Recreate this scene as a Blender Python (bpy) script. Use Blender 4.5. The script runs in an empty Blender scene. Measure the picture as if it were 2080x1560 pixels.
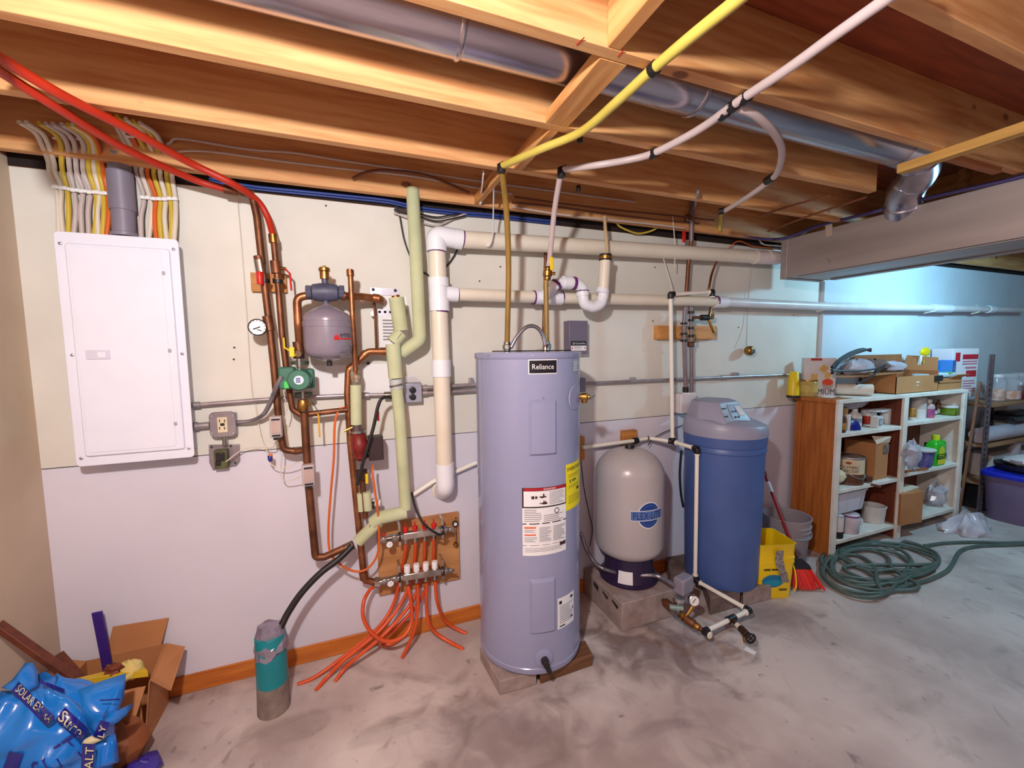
import bpy, bmesh, math, random
from mathutils import Vector, Matrix
rnd = random.Random(7)
PI = math.pi
scene = bpy.context.scene
col = scene.collection

# ------------------------------------------------------------------ camera
FPX = 837.1
CX, CY, CZ = 1.231, -2.293, 1.612
_a, _b, _g = 0.0815078875, -0.369580907, -0.0124827758
_Rx = Matrix(((1,0,0),(0,math.cos(_a),-math.sin(_a)),(0,math.sin(_a),math.cos(_a))))
_Ry = Matrix(((math.cos(_b),0,math.sin(_b)),(0,1,0),(-math.sin(_b),0,math.cos(_b))))
_Rz = Matrix(((math.cos(_g),-math.sin(_g),0),(math.sin(_g),math.cos(_g),0),(0,0,1)))
MC = _Rz @ _Rx @ _Ry                      # (right, down, into the wall) -> camera
CAM = Vector((CX, CY, CZ))
_w = lambda v: Vector((v[0], v[2], -v[1]))
c_right, c_down, c_fwd = _w(MC[0]), _w(MC[1]), _w(MC[2])
cd = bpy.data.cameras.new('camera')
cam = bpy.data.objects.new('camera', cd); col.objects.link(cam)
cd.sensor_fit = 'HORIZONTAL'; cd.sensor_width = 36.0; cd.lens = FPX/2080*36.0
cd.clip_start = 0.02; cd.clip_end = 60
m = Matrix.Identity(4)
for i in range(3):
    m[i][0] = c_right[i]; m[i][1] = -c_down[i]; m[i][2] = -c_fwd[i]; m[i][3] = CAM[i]
cam.matrix_world = m
scene.camera = cam

# ------------------------------------------------------------------ light
world = bpy.data.worlds.new('world'); scene.world = world; world.use_nodes = True
world.node_tree.nodes['Background'].inputs[0].default_value = (0.85, 0.88, 1.0, 1)
world.node_tree.nodes['Background'].inputs[1].default_value = 0.05
def lamp(name, loc, power, color, size):
    l = bpy.data.lights.new(name, 'POINT'); l.energy = power; l.color = color; l.shadow_soft_size = size
    o = bpy.data.objects.new(name, l); o.location = loc; col.objects.link(o); return o
lamp('bulb_by_camera', (0.95, -2.15, 2.235), 140, (1.0, 0.965, 0.945), 0.045)
lamp('bulb_beyond_duct', (5.75, -1.1, 2.26), 88, (0.32, 0.74, 1.0), 0.06)
lamp('fill_right_side', (4.2, -4.4, 2.33), 32, (1.0, 0.94, 0.95), 0.3)  # added fill lamp with no known source, lifts the far right side
vs = scene.view_settings
vs.view_transform = 'Standard'; vs.look = 'None'; vs.gamma = 1.0; vs.use_curve_mapping = False
vs.exposure = 0.13

# ------------------------------------------------------------------ helpers
def ray(px, py):
    d = Vector(((px-1040)/FPX, (py-780)/FPX, 1.0))
    return c_right*d[0] + c_down*d[1] + c_fwd*d[2]
def W(px, py, d=0.0):
    "point at d metres in front of the back wall"
    r = ray(px, py); return CAM + r*((-d-CY)/r.y)
def F(px, py, z=0.0):
    "point at height z above the floor"
    r = ray(px, py); return CAM + r*((z-CZ)/r.z)
def X(px, py, x):
    r = ray(px, py); return CAM + r*((x-CX)/r.x)
def PR(p, w):
    "radius in metres of something w pixels wide at p"
    return abs((p-CAM).dot(c_fwd))/FPX*w*0.5
def s2l(c):
    c = c/255.0
    return c/12.92 if c <= 0.04045 else ((c+0.055)/1.055)**2.4
def rgb(r, g, b): return (s2l(r), s2l(g), s2l(b), 1.0)

MATS = {}
def mat(name, c, rough=0.5, metal=0.0, var=0.08, scale=8.0, bump=0.0, bscale=None, stretch=None, c2=None, spec=0.5, coat=0.0, alpha=1.0, trans=0.0, thr=None, detail=4.0):
    "principled material whose colour wanders between c and c2 (a darker c when not given)"
    if name in MATS: return MATS[name]
    mm = bpy.data.materials.new(name); mm.use_nodes = True
    nt = mm.node_tree; N = nt.nodes; L = nt.links
    b = N['Principled BSDF']
    col1 = rgb(*c); 
    col2 = rgb(*c2) if c2 else tuple(v*(1-var*2) for v in col1[:3])+(1,)
    tc = N.new('ShaderNodeTexCoord'); mp = N.new('ShaderNodeMapping')
    L.new(tc.outputs['Object'], mp.inputs['Vector'])
    if stretch: mp.inputs['Scale'].default_value = stretch
    nz = N.new('ShaderNodeTexNoise'); nz.inputs['Scale'].default_value = scale; nz.inputs['Detail'].default_value = detail
    L.new(mp.outputs[0], nz.inputs['Vector'])
    rp = N.new('ShaderNodeValToRGB')
    lo, hi = thr if thr else (0.3, 0.7)
    rp.color_ramp.elements[0].position = lo; rp.color_ramp.elements[1].position = hi
    rp.color_ramp.elements[0].color = col2; rp.color_ramp.elements[1].color = col1
    L.new(nz.outputs['Fac'], rp.inputs['Fac']); L.new(rp.outputs[0], b.inputs['Base Color'])
    b.inputs['Roughness'].default_value = rough; b.inputs['Metallic'].default_value = metal
    b.inputs['Specular IOR Level'].default_value = spec
    b.inputs['Coat Weight'].default_value = coat; b.inputs['Coat Roughness'].default_value = 0.12
    b.inputs['Alpha'].default_value = alpha; b.inputs['Transmission Weight'].default_value = trans
    if bump:
        n2 = N.new('ShaderNodeTexNoise'); n2.inputs['Scale'].default_value = bscale or scale*4; n2.inputs['Detail'].default_value = 5
        L.new(mp.outputs[0], n2.inputs['Vector'])
        bp = N.new('ShaderNodeBump'); bp.inputs['Strength'].default_value = bump; bp.inputs['Distance'].default_value = 0.01
        L.new(n2.outputs['Fac'], bp.inputs['Height']); L.new(bp.outputs[0], b.inputs['Normal'])
    MATS[name] = mm
    return mm

def wood_mat(name, c, c2, axis='X', knots=True, rough=0.6, kcol=(96,44,20)):
    "sawn timber: grain stretched along an axis, with scattered knots"
    if name in MATS: return MATS[name]
    mm = bpy.data.materials.new(name); mm.use_nodes = True
    nt = mm.node_tree; N = nt.nodes; L = nt.links; b = N['Principled BSDF']
    tc = N.new('ShaderNodeTexCoord'); mp = N.new('ShaderNodeMapping'); L.new(tc.outputs['Object'], mp.inputs[0])
    s = {'X': (0.7, 9, 9), 'Y': (9, 0.7, 9), 'Z': (9, 9, 0.7)}[axis]
    mp.inputs['Scale'].default_value = s
    nz = N.new('ShaderNodeTexNoise'); nz.inputs['Scale'].default_value = 4; nz.inputs['Detail'].default_value = 6; nz.inputs['Distortion'].default_value = 0.4
    L.new(mp.outputs[0], nz.inputs['Vector'])
    rp = N.new('ShaderNodeValToRGB'); rp.color_ramp.elements[0].position = 0.34; rp.color_ramp.elements[1].position = 0.62
    rp.color_ramp.elements[0].color = rgb(*c2); rp.color_ramp.elements[1].color = rgb(*c)
    L.new(nz.outputs['Fac'], rp.inputs['Fac'])
    out = rp.outputs[0]
    if knots:
        m2 = N.new('ShaderNodeMapping'); L.new(tc.outputs['Object'], m2.inputs[0])
        k = {'X': (1.0, 1.6, 1.6), 'Y': (1.6, 1.0, 1.6), 'Z': (1.6, 1.6, 1.0)}[axis]
        m2.inputs['Scale'].default_value = k
        vo = N.new('ShaderNodeTexVoronoi'); vo.inputs['Scale'].default_value = 3.3; L.new(m2.outputs[0], vo.inputs['Vector'])
        r2 = N.new('ShaderNodeValToRGB'); r2.color_ramp.elements[0].position = 0.065; r2.color_ramp.elements[1].position = 0.105
        r2.color_ramp.elements[0].color = (1,1,1,1); r2.color_ramp.elements[1].color = (0,0,0,1)
        L.new(vo.outputs['Distance'], r2.inputs['Fac'])
        mx = N.new('ShaderNodeMix'); mx.data_type = 'RGBA'
        sc = N.new('ShaderNodeMath'); sc.operation = 'MULTIPLY'; sc.inputs[1].default_value = 0.8
        L.new(r2.outputs[0], sc.inputs[0]); L.new(sc.outputs[0], mx.inputs['Factor'])
        L.new(out, mx.inputs[6]); mx.inputs[7].default_value = rgb(*kcol)
        out = mx.outputs[2]
    L.new(out, b.inputs['Base Color']); b.inputs['Roughness'].default_value = rough
    bp = N.new('ShaderNodeBump'); bp.inputs['Strength'].default_value = 0.15; bp.inputs['Distance'].default_value = 0.004
    L.new(nz.outputs['Fac'], bp.inputs['Height']); L.new(bp.outputs[0], b.inputs['Normal'])
    MATS[name] = mm
    return mm

# ------------------------------------------------------------------ geometry builder
def fillet(pts, rad, n=6):
    "replace the corners of a polyline by arcs"
    pts = [Vector(p) for p in pts]
    if len(pts) < 3: return pts
    out = [pts[0]]
    for i in range(1, len(pts)-1):
        p = pts[i]; a = pts[i-1]-p; b = pts[i+1]-p
        la, lb = a.length, b.length
        if la < 1e-6 or lb < 1e-6: continue
        a.normalize(); b.normalize()
        ang = a.angle(b)
        if ang > PI-0.03: out.append(p); continue
        d = min(rad/math.tan(ang/2), la*0.48, lb*0.48)
        s, e = p+a*d, p+b*d
        for k in range(n+1):
            t = k/n
            out.append(s*(1-t)**2 + p*2*t*(1-t) + e*t*t)
    out.append(pts[-1]); return out
def spline(pts, n=6):
    "smooth curve through the points"
    P = [Vector(p) for p in pts]
    if len(P) < 3: return P
    P = [P[0]*2-P[1]] + P + [P[-1]*2-P[-2]]
    out = []
    for i in range(1, len(P)-2):
        for k in range(n):
            t = k/n
            a, b, c, d = P[i-1], P[i], P[i+1], P[i+2]
            out.append(0.5*((2*b)+(c-a)*t+(2*a-5*b+4*c-d)*t*t+(3*b-a-3*c+d)*t**3))
    out.append(P[-2]); return out

class MB:
    def __init__(self): self.bm = bmesh.new()
    def face(self, vs):
        try: return self.bm.faces.new(vs)
        except ValueError: return None
    def hexa(self, p):
        "eight corners: bottom ring of four then top ring of four"
        v = [self.bm.verts.new(q) for q in p]
        for f in ((3,2,1,0),(4,5,6,7),(0,1,5,4),(1,2,6,5),(2,3,7,6),(3,0,4,7)): self.face([v[i] for i in f])
        return self
    def box(self, lo, hi, mtx=None):
        x0,y0,z0 = lo; x1,y1,z1 = hi
        p = [Vector(q) for q in ((x0,y0,z0),(x1,y0,z0),(x1,y1,z0),(x0,y1,z0),(x0,y0,z1),(x1,y0,z1),(x1,y1,z1),(x0,y1,z1))]
        if mtx: p = [mtx @ q for q in p]
        return self.hexa(p)
    def cbox(self, c, s, rz=0.0, mtx=None):
        mt = mtx if mtx else Matrix.Translation(Vector(c)) @ Matrix.Rotation(rz, 4, 'Z')
        return self.box((-s[0]/2,-s[1]/2,-s[2]/2), (s[0]/2,s[1]/2,s[2]/2), mt)
    def beam(self, a, b, w, h, up=(0,0,1)):
        "rectangular bar from a to b, w wide and h high"
        a, b = Vector(a), Vector(b); t = (b-a).normalized(); up = Vector(up)
        s = t.cross(up).normalized(); u = s.cross(t).normalized()
        p = []
        for q in (a, b):
            p.append([q-s*w/2-u*h/2, q+s*w/2-u*h/2, q+s*w/2+u*h/2, q-s*w/2+u*h/2])
        v = [self.bm.verts.new(q) for r in p for q in r]
        for f in ((3,2,1,0),(4,5,6,7),(0,1,5,4),(1,2,6,5),(2,3,7,6),(3,0,4,7)): self.face([v[i] for i in f])
        return self
    def prism(self, poly, vec):
        "closed polygon extruded along vec"
        vec = Vector(vec); a = [self.bm.verts.new(Vector(q)) for q in poly]; b = [self.bm.verts.new(Vector(q)+vec) for q in poly]
        self.face(a[::-1]); self.face(b); n = len(a)
        for i in range(n): self.face([a[i], a[(i+1)%n], b[(i+1)%n], b[i]])
        return self
    def rings(self, rings, caps=True, close=False):
        R = [[self.bm.verts.new(q) for q in r] for r in rings]; n = len(R[0])
        k = len(R) if close else len(R)-1
        for i in range(k):
            A, B = R[i], R[(i+1)%len(R)]
            for j in range(n): self.face([A[j], A[(j+1)%n], B[(j+1)%n], B[j]])
        if caps and not close: self.face(R[0][::-1]); self.face(R[-1])
        return self
    def tube(self, pts, r, seg=10, caps=True, flat=None):
        "round tube along a polyline; r may be a list; flat=(sx, sy) squashes the section"
        pts = [Vector(p) for p in pts]
        q = [pts[0]]
        for p in pts[1:]:
            if (p-q[-1]).length > 1e-5: q.append(p)
        pts = q; n = len(pts)
        if n < 2: return self
        T = []
        for i in range(n):
            t = (pts[min(i+1,n-1)]-pts[max(i-1,0)])
            T.append(t.normalized() if t.length > 1e-9 else Vector((0,0,1)))
        ref = Vector((0,-1,0)) if abs(T[0].y) < 0.9 else Vector((1,0,0))
        u = (ref - T[0]*ref.dot(T[0])).normalized(); rings = []
        for i in range(n):
            if i:
                u = u - T[i]*u.dot(T[i])
                if u.length < 1e-6: u = T[i].orthogonal()
                u.normalize()
            v = T[i].cross(u); rr = r[i] if isinstance(r, (list, tuple)) else r
            fx, fy = flat if flat else (1, 1)
            rings.append([pts[i]+u*(math.cos(2*PI*k/seg)*rr*fx)+v*(math.sin(2*PI*k/seg)*rr*fy) for k in range(seg)])
        return self.rings(rings, caps)
    def lathe(self, prof, base, axis=(0,0,1), seg=24, caps=True, squash=None, rz=0.0):
        "profile of (radius, height) pairs turned about an axis through base"
        ax = Vector(axis).normalized(); base = Vector(base)
        u = ax.orthogonal().normalized() if abs(ax.z) < 0.99 else Vector((1,0,0))
        v = ax.cross(u); sx, sy = squash if squash else (1,1)
        rings = [[base+ax*h+u*(math.cos(2*PI*k/seg+rz)*max(r,1e-4)*sx)+v*(math.sin(2*PI*k/seg+rz)*max(r,1e-4)*sy) for k in range(seg)] for r, h in prof]
        return self.rings(rings, caps)
    def cyl(self, a, b, r, seg=16, r2=None):
        a, b = Vector(a), Vector(b)
        return self.lathe([(r,0),(r if r2 is None else r2,(b-a).length)], a, b-a, seg)
    def ball(self, c, r, sx=1, sy=1, sz=1, seg=14, rings=9):
        c = Vector(c); R = []
        for i in range(rings+1):
            ph = -PI/2+PI*i/rings; rr = max(math.cos(ph), 1e-3)*r
            R.append([c+Vector((math.cos(2*PI*k/seg)*rr*sx, math.sin(2*PI*k/seg)*rr*sy, math.sin(ph)*r*sz)) for k in range(seg)])
        return self.rings(R)
    def grid(self, fn, nu, nv):
        "surface from fn(u, v), u and v from 0 to 1"
        V = [[self.bm.verts.new(fn(i/nu, j/nv)) for i in range(nu+1)] for j in range(nv+1)]
        for j in range(nv):
            for i in range(nu): self.face([V[j][i], V[j][i+1], V[j+1][i+1], V[j+1][i]])
        return self
    def build(self, name, material, parent=None, bevel=0.0, smooth=True, angle=40, seg=2, solid=0.0, subd=0):
        bm = self.bm
        bmesh.ops.recalc_face_normals(bm, faces=bm.faces[:])
        off = ORG.get(parent.name, Vector()) if parent else Vector()
        if parent is None:
            # a thing that is one mesh: origin at its base
            xs = [v.co for v in bm.verts]
            off = Vector((sum(v.x for v in xs)/len(xs), sum(v.y for v in xs)/len(xs), min(v.z for v in xs)))
        for v in bm.verts: v.co -= off
        me = bpy.data.meshes.new(name); bm.to_mesh(me); bm.free()
        me.materials.append(material)
        if smooth:
            me.polygons.foreach_set('use_smooth', [True]*len(me.polygons))
            me.set_sharp_from_angle(angle=math.radians(angle))
        o = bpy.data.objects.new(name, me); col.objects.link(o)
        if parent: o.parent = parent; ORG[o.name] = off
        else: o.location = off; ORG[o.name] = off
        if solid:
            md = o.modifiers.new('solid', 'SOLIDIFY'); md.thickness = solid; md.offset = 0
        if bevel:
            md = o.modifiers.new('bevel', 'BEVEL'); md.width = bevel; md.segments = seg; md.limit_method = 'ANGLE'; md.angle_limit = math.radians(30)
        if subd:
            md = o.modifiers.new('sub', 'SUBSURF'); md.levels = subd; md.render_levels = subd
        return o
ORG = {}
def tag(o, label=None, cat=None, group=None, kind=None):
    if label: o['label'] = label
    if cat: o['category'] = cat
    if group: o['group'] = group
    if kind: o['kind'] = kind
    return o
def thing(name, label, cat, loc, group=None):
    o = bpy.data.objects.new(name, None); o.location = Vector(loc); o.empty_display_size = 0.05
    col.objects.link(o); ORG[o.name] = Vector(loc)
    return tag(o, label, cat, group)
def struct(o): o['kind'] = 'structure'; return o
def rrect(w, h, r, n=4):
    "outline of a rounded rectangle about the origin, as (x, z) pairs"
    out = []
    for cx, cz, a0 in ((w/2-r, h/2-r, 0), (-w/2+r, h/2-r, PI/2), (-w/2+r, -h/2+r, PI), (w/2-r, -h/2+r, 1.5*PI)):
        for k in range(n+1):
            a = a0+PI/2*k/n; out.append((cx+r*math.cos(a), cz+r*math.sin(a)))
    return out
_tc = {}
def text_geo(body):
    if body in _tc: return _tc[body]
    cu = bpy.data.curves.new('t', 'FONT'); cu.body = body; cu.align_x = 'LEFT'; cu.size = 1.0; cu.resolution_u = 2
    ob = bpy.data.objects.new('t', cu); col.objects.link(ob)
    me = bpy.data.meshes.new_from_object(ob.evaluated_get(bpy.context.evaluated_depsgraph_get()))
    vs_ = [tuple(v.co[:2]) for v in me.vertices]; fs = [tuple(p.vertices) for p in me.polygons]
    bpy.data.objects.remove(ob); bpy.data.curves.remove(cu); bpy.data.meshes.remove(me)
    if not vs_: vs_ = [(0,0)]
    x0 = min(v[0] for v in vs_); x1 = max(v[0] for v in vs_)
    z0 = min(v[1] for v in vs_); z1 = max(v[1] for v in vs_)
    _tc[body] = ([((x-x0)/(x1-x0+1e-9), (y-z0)/(z1-z0+1e-9)) for x, y in vs_], fs)
    return _tc[body]
def lettering(body, fn, material, parent, name='lettering'):
    "letters filling the unit square, carried to the surface by fn(u, v)"
    vs_, fs = text_geo(body); mb = MB()
    V = [mb.bm.verts.new(fn(u, v)) for u, v in vs_]
    for f in fs: mb.face([V[i] for i in f])
    return mb.build(name, material, parent, smooth=False)
def quad_fn(p0, px, pz):
    "maps the unit square onto a flat rectangle: corner, width vector, height vector"
    p0, px, pz = Vector(p0), Vector(px), Vector(pz)
    return lambda u, v: p0+px*u+pz*v
def cyl_fn(c, r, t0, t1, z0, z1):
    "maps the unit square onto a standing cylinder between angles t0 and t1 (0 faces the room)"
    return lambda u, v: Vector((c[0]+r*math.sin(t0+(t1-t0)*u), c[1]-r*math.cos(t0+(t1-t0)*u), z0+(z1-z0)*v))
def sub_fn(fn, u0, v0, u1, v1): return lambda u, v: fn(u0+(u1-u0)*u, v0+(v1-v0)*v)
def ray_cyl(px, py, c, r):
    "angle and height where the line of sight meets a standing cylinder"
    d = ray(px, py); ox, oy = CX-c[0], CY-c[1]
    A = d.x*d.x+d.y*d.y; B = ox*d.x+oy*d.y; Cc = ox*ox+oy*oy-r*r
    disc = max(B*B-A*Cc, 0); t = (-B-math.sqrt(disc))/A
    p = CAM+d*t
    return math.atan2(p.x-c[0], -(p.y-c[1])), p.z
def patch(fn, material, parent, name, nu=8, nv=1, u0=0, v0=0, u1=1, v1=1):
    return MB().grid(sub_fn(fn, u0, v0, u1, v1), nu, nv).build(name, material, parent)
def strips(fn, rows, material, parent, name='print'):
    "rows of small print: (u0, v0, u1, v1) bars on a surface"
    mb = MB()
    for u0, v0, u1, v1 in rows: mb.grid(sub_fn(fn, u0, v0, u1, v1), 4, 1)
    return mb.build(name, material, parent)
def para(u0, v0, u1, v1, n, fill=0.45):
    "a paragraph of n lines of small print"
    h = (v1-v0)/n; out = []
    for i in range(n):
        e = u1-(u1-u0)*rnd.choice([0, 0.04, 0.1, 0.3])
        out.append((u0, v0+h*(i+0.5-fill/2), e, v0+h*(i+0.5+fill/2)))
    return out
ORD = ['first','second','third','fourth','fifth','sixth','seventh','eighth','ninth','tenth','eleventh','twelfth']

# ------------------------------------------------------------------ materials used all over
M_PINE = wood_mat('pine_joist', (216,164,110), (196,132,80), 'X')
M_PINEY = wood_mat('pine_block', (214,158,100), (190,126,70), 'Y')
M_PINEX2 = wood_mat('pine_dark', (170,98,48), (140,72,32), 'X')
M_COPPER = mat('copper', (184,122,84), 0.42, 0.85, c2=(120,72,48), scale=14, bump=0.05)
M_COPPERD = mat('copper_dark', (140,92,66), 0.5, 0.75, c2=(92,56,38), scale=12)
M_BRASS = mat('brass', (196,150,84), 0.35, 1.0, c2=(140,98,50), scale=20)
M_STEEL = mat('galvanized', (190,188,198), 0.42, 0.7, c2=(150,148,160), scale=9)
M_CHROME = mat('nickel', (206,202,198), 0.22, 1.0, c2=(150,142,136), scale=16)
M_PVC = mat('pvc_pipe', (230,223,210), 0.38, 0, c2=(222,212,194), scale=5)
M_PVCW = mat('pvc_fitting', (236,238,248), 0.3, 0, var=0.02)
M_PURPLE = mat('purple_primer', (104,40,120), 0.5, 0, var=0.15, scale=40)
M_CPVC = mat('white_pipe', (240,236,226), 0.4, 0, var=0.03)
M_BLACK = mat('black_fitting', (26,22,24), 0.45, 0, var=0.1)
M_BLACKP = mat('black_plastic', (34,30,36), 0.35, 0, var=0.1)
M_INSUL = mat('pipe_insulation', (196,202,166), 0.85, 0, c2=(178,184,146), scale=7, bump=0.1, bscale=60)
M_PEX = mat('orange_tubing', (222,88,34), 0.36, 0, c2=(196,68,28), scale=12)
M_RED = mat('red_plastic', (206,30,24), 0.35, 0, var=0.08)
M_WHITE = mat('white_plastic', (236,236,240), 0.35, 0, var=0.03)
M_PAPER = mat('white_paper', (234,234,238), 0.6, 0, var=0.02)
M_INK = mat('ink', (24,20,26), 0.6, 0, var=0.05)
M_GREYINK = mat('grey_ink', (128,126,136), 0.6, 0, var=0.05)
M_YELLOW = mat('yellow_plastic', (236,206,24), 0.38, 0, c2=(222,186,10), scale=5)
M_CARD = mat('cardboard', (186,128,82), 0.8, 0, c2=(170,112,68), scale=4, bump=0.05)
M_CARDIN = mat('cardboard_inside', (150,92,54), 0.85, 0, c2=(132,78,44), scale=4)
M_GREY = mat('grey_enamel', (128,124,142), 0.4, 0, var=0.06)
M_DUCTB = mat('dark_grime_shade', (52,40,42), 0.7, 0, var=0.2)
M_WHPAINT = mat('white_shelf_paint', (236,228,220), 0.5, 0, c2=(214,202,190), scale=7, bump=0.05)
M_CLEAR = mat('clear_plastic', (224,222,232), 0.12, 0, var=0.03, alpha=0.25)
M_GLASS = mat('clear_glass', (240,244,248), 0.05, 0, var=0.0, trans=0.95)
# ================================================================== THE ROOM
ZT = 2.363            # top of the painted wall boards
ZJ = 2.39             # underside of the joists
ZD = 2.625            # underside of the subfloor
M_FLOOR = mat('concrete_floor', (206,194,190), 0.55, 0, c2=(170,155,153), scale=2.2, bump=0.12, bscale=30, thr=(0.36,0.62), detail=9)
def stain_floor():
    "dark smears and pale dried patches in the concrete"
    nt = M_FLOOR.node_tree; N = nt.nodes; L = nt.links; b = N['Principled BSDF']
    src = b.inputs['Base Color'].links[0].from_socket
    tc = N.new('ShaderNodeTexCoord')
    def layer(src, scale, sx, lo, hi, colr, amt, dist=1.5):
        mp = N.new('ShaderNodeMapping'); mp.inputs['Scale'].default_value = sx; L.new(tc.outputs['Object'], mp.inputs[0])
        nz = N.new('ShaderNodeTexNoise'); nz.inputs['Scale'].default_value = scale; nz.inputs['Detail'].default_value = 8; nz.inputs['Distortion'].default_value = dist
        L.new(mp.outputs[0], nz.inputs[0])
        rp = N.new('ShaderNodeValToRGB'); rp.color_ramp.elements[0].position = lo; rp.color_ramp.elements[1].position = hi
        rp.color_ramp.elements[0].color = (0,0,0,1); rp.color_ramp.elements[1].color = (amt,amt,amt,1)
        L.new(nz.outputs['Fac'], rp.inputs[0])
        mx = N.new('ShaderNodeMix'); mx.data_type = 'RGBA'; L.new(rp.outputs[0], mx.inputs['Factor']); L.new(src, mx.inputs[6]); mx.inputs[7].default_value = rgb(*colr)
        return mx.outputs[2]
    s = layer(src, 2.3, (1,1.5,1), 0.56, 0.72, (116,100,100), 0.5)
    s = layer(s, 3.0, (1.3,1,1), 0.56, 0.74, (218,208,202), 0.35, 0.8)
    s = layer(s, 14, (1,1,1), 0.66, 0.74, (96,82,80), 0.6, 0.4)
    # a grimy patch of its own around the tanks and floor piping
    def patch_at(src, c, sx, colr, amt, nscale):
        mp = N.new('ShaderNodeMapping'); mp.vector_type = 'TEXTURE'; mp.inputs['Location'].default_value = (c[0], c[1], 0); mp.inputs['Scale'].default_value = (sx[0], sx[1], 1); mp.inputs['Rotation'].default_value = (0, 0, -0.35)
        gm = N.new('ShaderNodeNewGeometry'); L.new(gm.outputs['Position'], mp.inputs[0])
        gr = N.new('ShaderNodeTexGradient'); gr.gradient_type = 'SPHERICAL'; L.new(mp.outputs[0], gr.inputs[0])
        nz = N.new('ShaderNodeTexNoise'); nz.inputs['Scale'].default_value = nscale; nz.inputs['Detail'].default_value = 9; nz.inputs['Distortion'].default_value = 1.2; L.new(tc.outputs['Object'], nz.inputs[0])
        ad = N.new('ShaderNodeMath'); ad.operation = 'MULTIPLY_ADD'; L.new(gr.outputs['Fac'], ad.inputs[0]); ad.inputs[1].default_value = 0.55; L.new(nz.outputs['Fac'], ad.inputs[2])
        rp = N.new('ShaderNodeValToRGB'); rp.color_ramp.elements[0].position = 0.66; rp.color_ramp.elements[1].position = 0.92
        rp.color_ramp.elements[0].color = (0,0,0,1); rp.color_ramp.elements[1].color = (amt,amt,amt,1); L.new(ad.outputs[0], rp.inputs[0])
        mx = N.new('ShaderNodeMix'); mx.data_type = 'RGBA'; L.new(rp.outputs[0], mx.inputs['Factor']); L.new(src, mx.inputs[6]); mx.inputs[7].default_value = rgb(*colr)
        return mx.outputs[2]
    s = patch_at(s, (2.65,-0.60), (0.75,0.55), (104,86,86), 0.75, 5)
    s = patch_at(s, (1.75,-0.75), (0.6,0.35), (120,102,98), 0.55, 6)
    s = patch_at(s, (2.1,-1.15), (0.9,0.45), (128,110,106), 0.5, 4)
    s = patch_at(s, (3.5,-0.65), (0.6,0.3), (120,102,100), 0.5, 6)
    L.new(s, b.inputs['Base Color'])
stain_floor()
M_WALLU = mat('painted_board_upper', (222,220,213), 0.6, 0, c2=(211,208,200), scale=3, bump=0.05, bscale=40)
M_WALLL = mat('painted_board_lower', (217,214,227), 0.6, 0, c2=(209,205,219), scale=2, bump=0.04, bscale=40)
M_WALLB = mat('painted_concrete', (206,216,226), 0.7, 0, c2=(196,206,218), scale=3, bump=0.08, bscale=30)
M_WALLT = mat('tan_wall', (204,184,162), 0.75, 0, c2=(190,170,148), scale=3, bump=0.08, bscale=30)
M_GAPSHADE = mat('gap_shade', (40,26,24), 0.9, 0, var=0.2)  # near-black for the board seam, and for shade painted into gaps and holes
M_BASE = wood_mat('baseboard_wood', (206,120,44), (180,96,32), 'X', knots=False, rough=0.4)

struct(MB().box((-0.3,-5.3,-0.1), (10.7,0.3,0.0)).build('floor', M_FLOOR, smooth=False))
wb = struct(MB().box((-0.2,0.012,0), (10.7,0.25,ZT)).build('wall_back', M_GAPSHADE, smooth=False))
SEAM = 1.139
MB().box((-0.01,0.0,0.0), (4.86,0.012,SEAM-0.002)).build('lower_panel', M_WALLL, wb, bevel=0.0015)
MB().box((-0.01,0.0,SEAM+0.002), (4.86,0.012,ZT)).build('upper_panel', M_WALLU, wb, bevel=0.0015)
struct(MB().box((4.86,-0.03,0.0), (10.7,0.012,ZT)).build('wall_back', M_WALLB, bevel=0.004))
# nail heads dotting the boards
nails = [(330,575),(363,905),(326,645),(475,730),(641,780),(662,418),(974,571),(1016,542),(1330,543),(1326,652),(1500,665),(636,781),(476,706),(1612,640)]
nb = MB()
for px, py in nails:
    p = W(px, py, 0.0); nb.cyl(p, p+Vector((0,-0.003,0)), 0.0045, 8)
tag(nb.build('nail_heads', M_DUCTB, wb), kind='stuff')
struct(MB().box((-0.25,-5.3,0.0), (0.0,0.012,2.40)).build('wall_left', M_WALLT, smooth=False))
struct(MB().box((10.5,-5.3,0.0), (10.7,0.012,2.63)).build('wall_right', M_WALLB, smooth=False))
struct(MB().box((-0.25,-5.3,0.0), (10.7,-5.1,2.63)).build('wall_front', M_WALLL, smooth=False))
struct(MB().box((0.30,-0.012,0.0), (4.0,0.0,0.088)).build('baseboard_back', M_BASE, bevel=0.003))
# sill timbers above the wall
struct(MB().box((-0.2,0.0,ZT), (10.7,0.25,ZD)).build('trim_sill', M_PINEX2, smooth=False))
tr = struct(MB().box((-0.2,-0.004,ZT+0.001), (10.7,0.1,ZT+0.055)).build('trim_gap_shade', M_GAPSHADE, smooth=False))  # solid dark strip, shade of the gap above the boards put into colour
MB().box((-0.25,-5.3,2.40), (0.0,0.0,ZD)).build('left_sill', M_PINEX2, tr)

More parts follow.
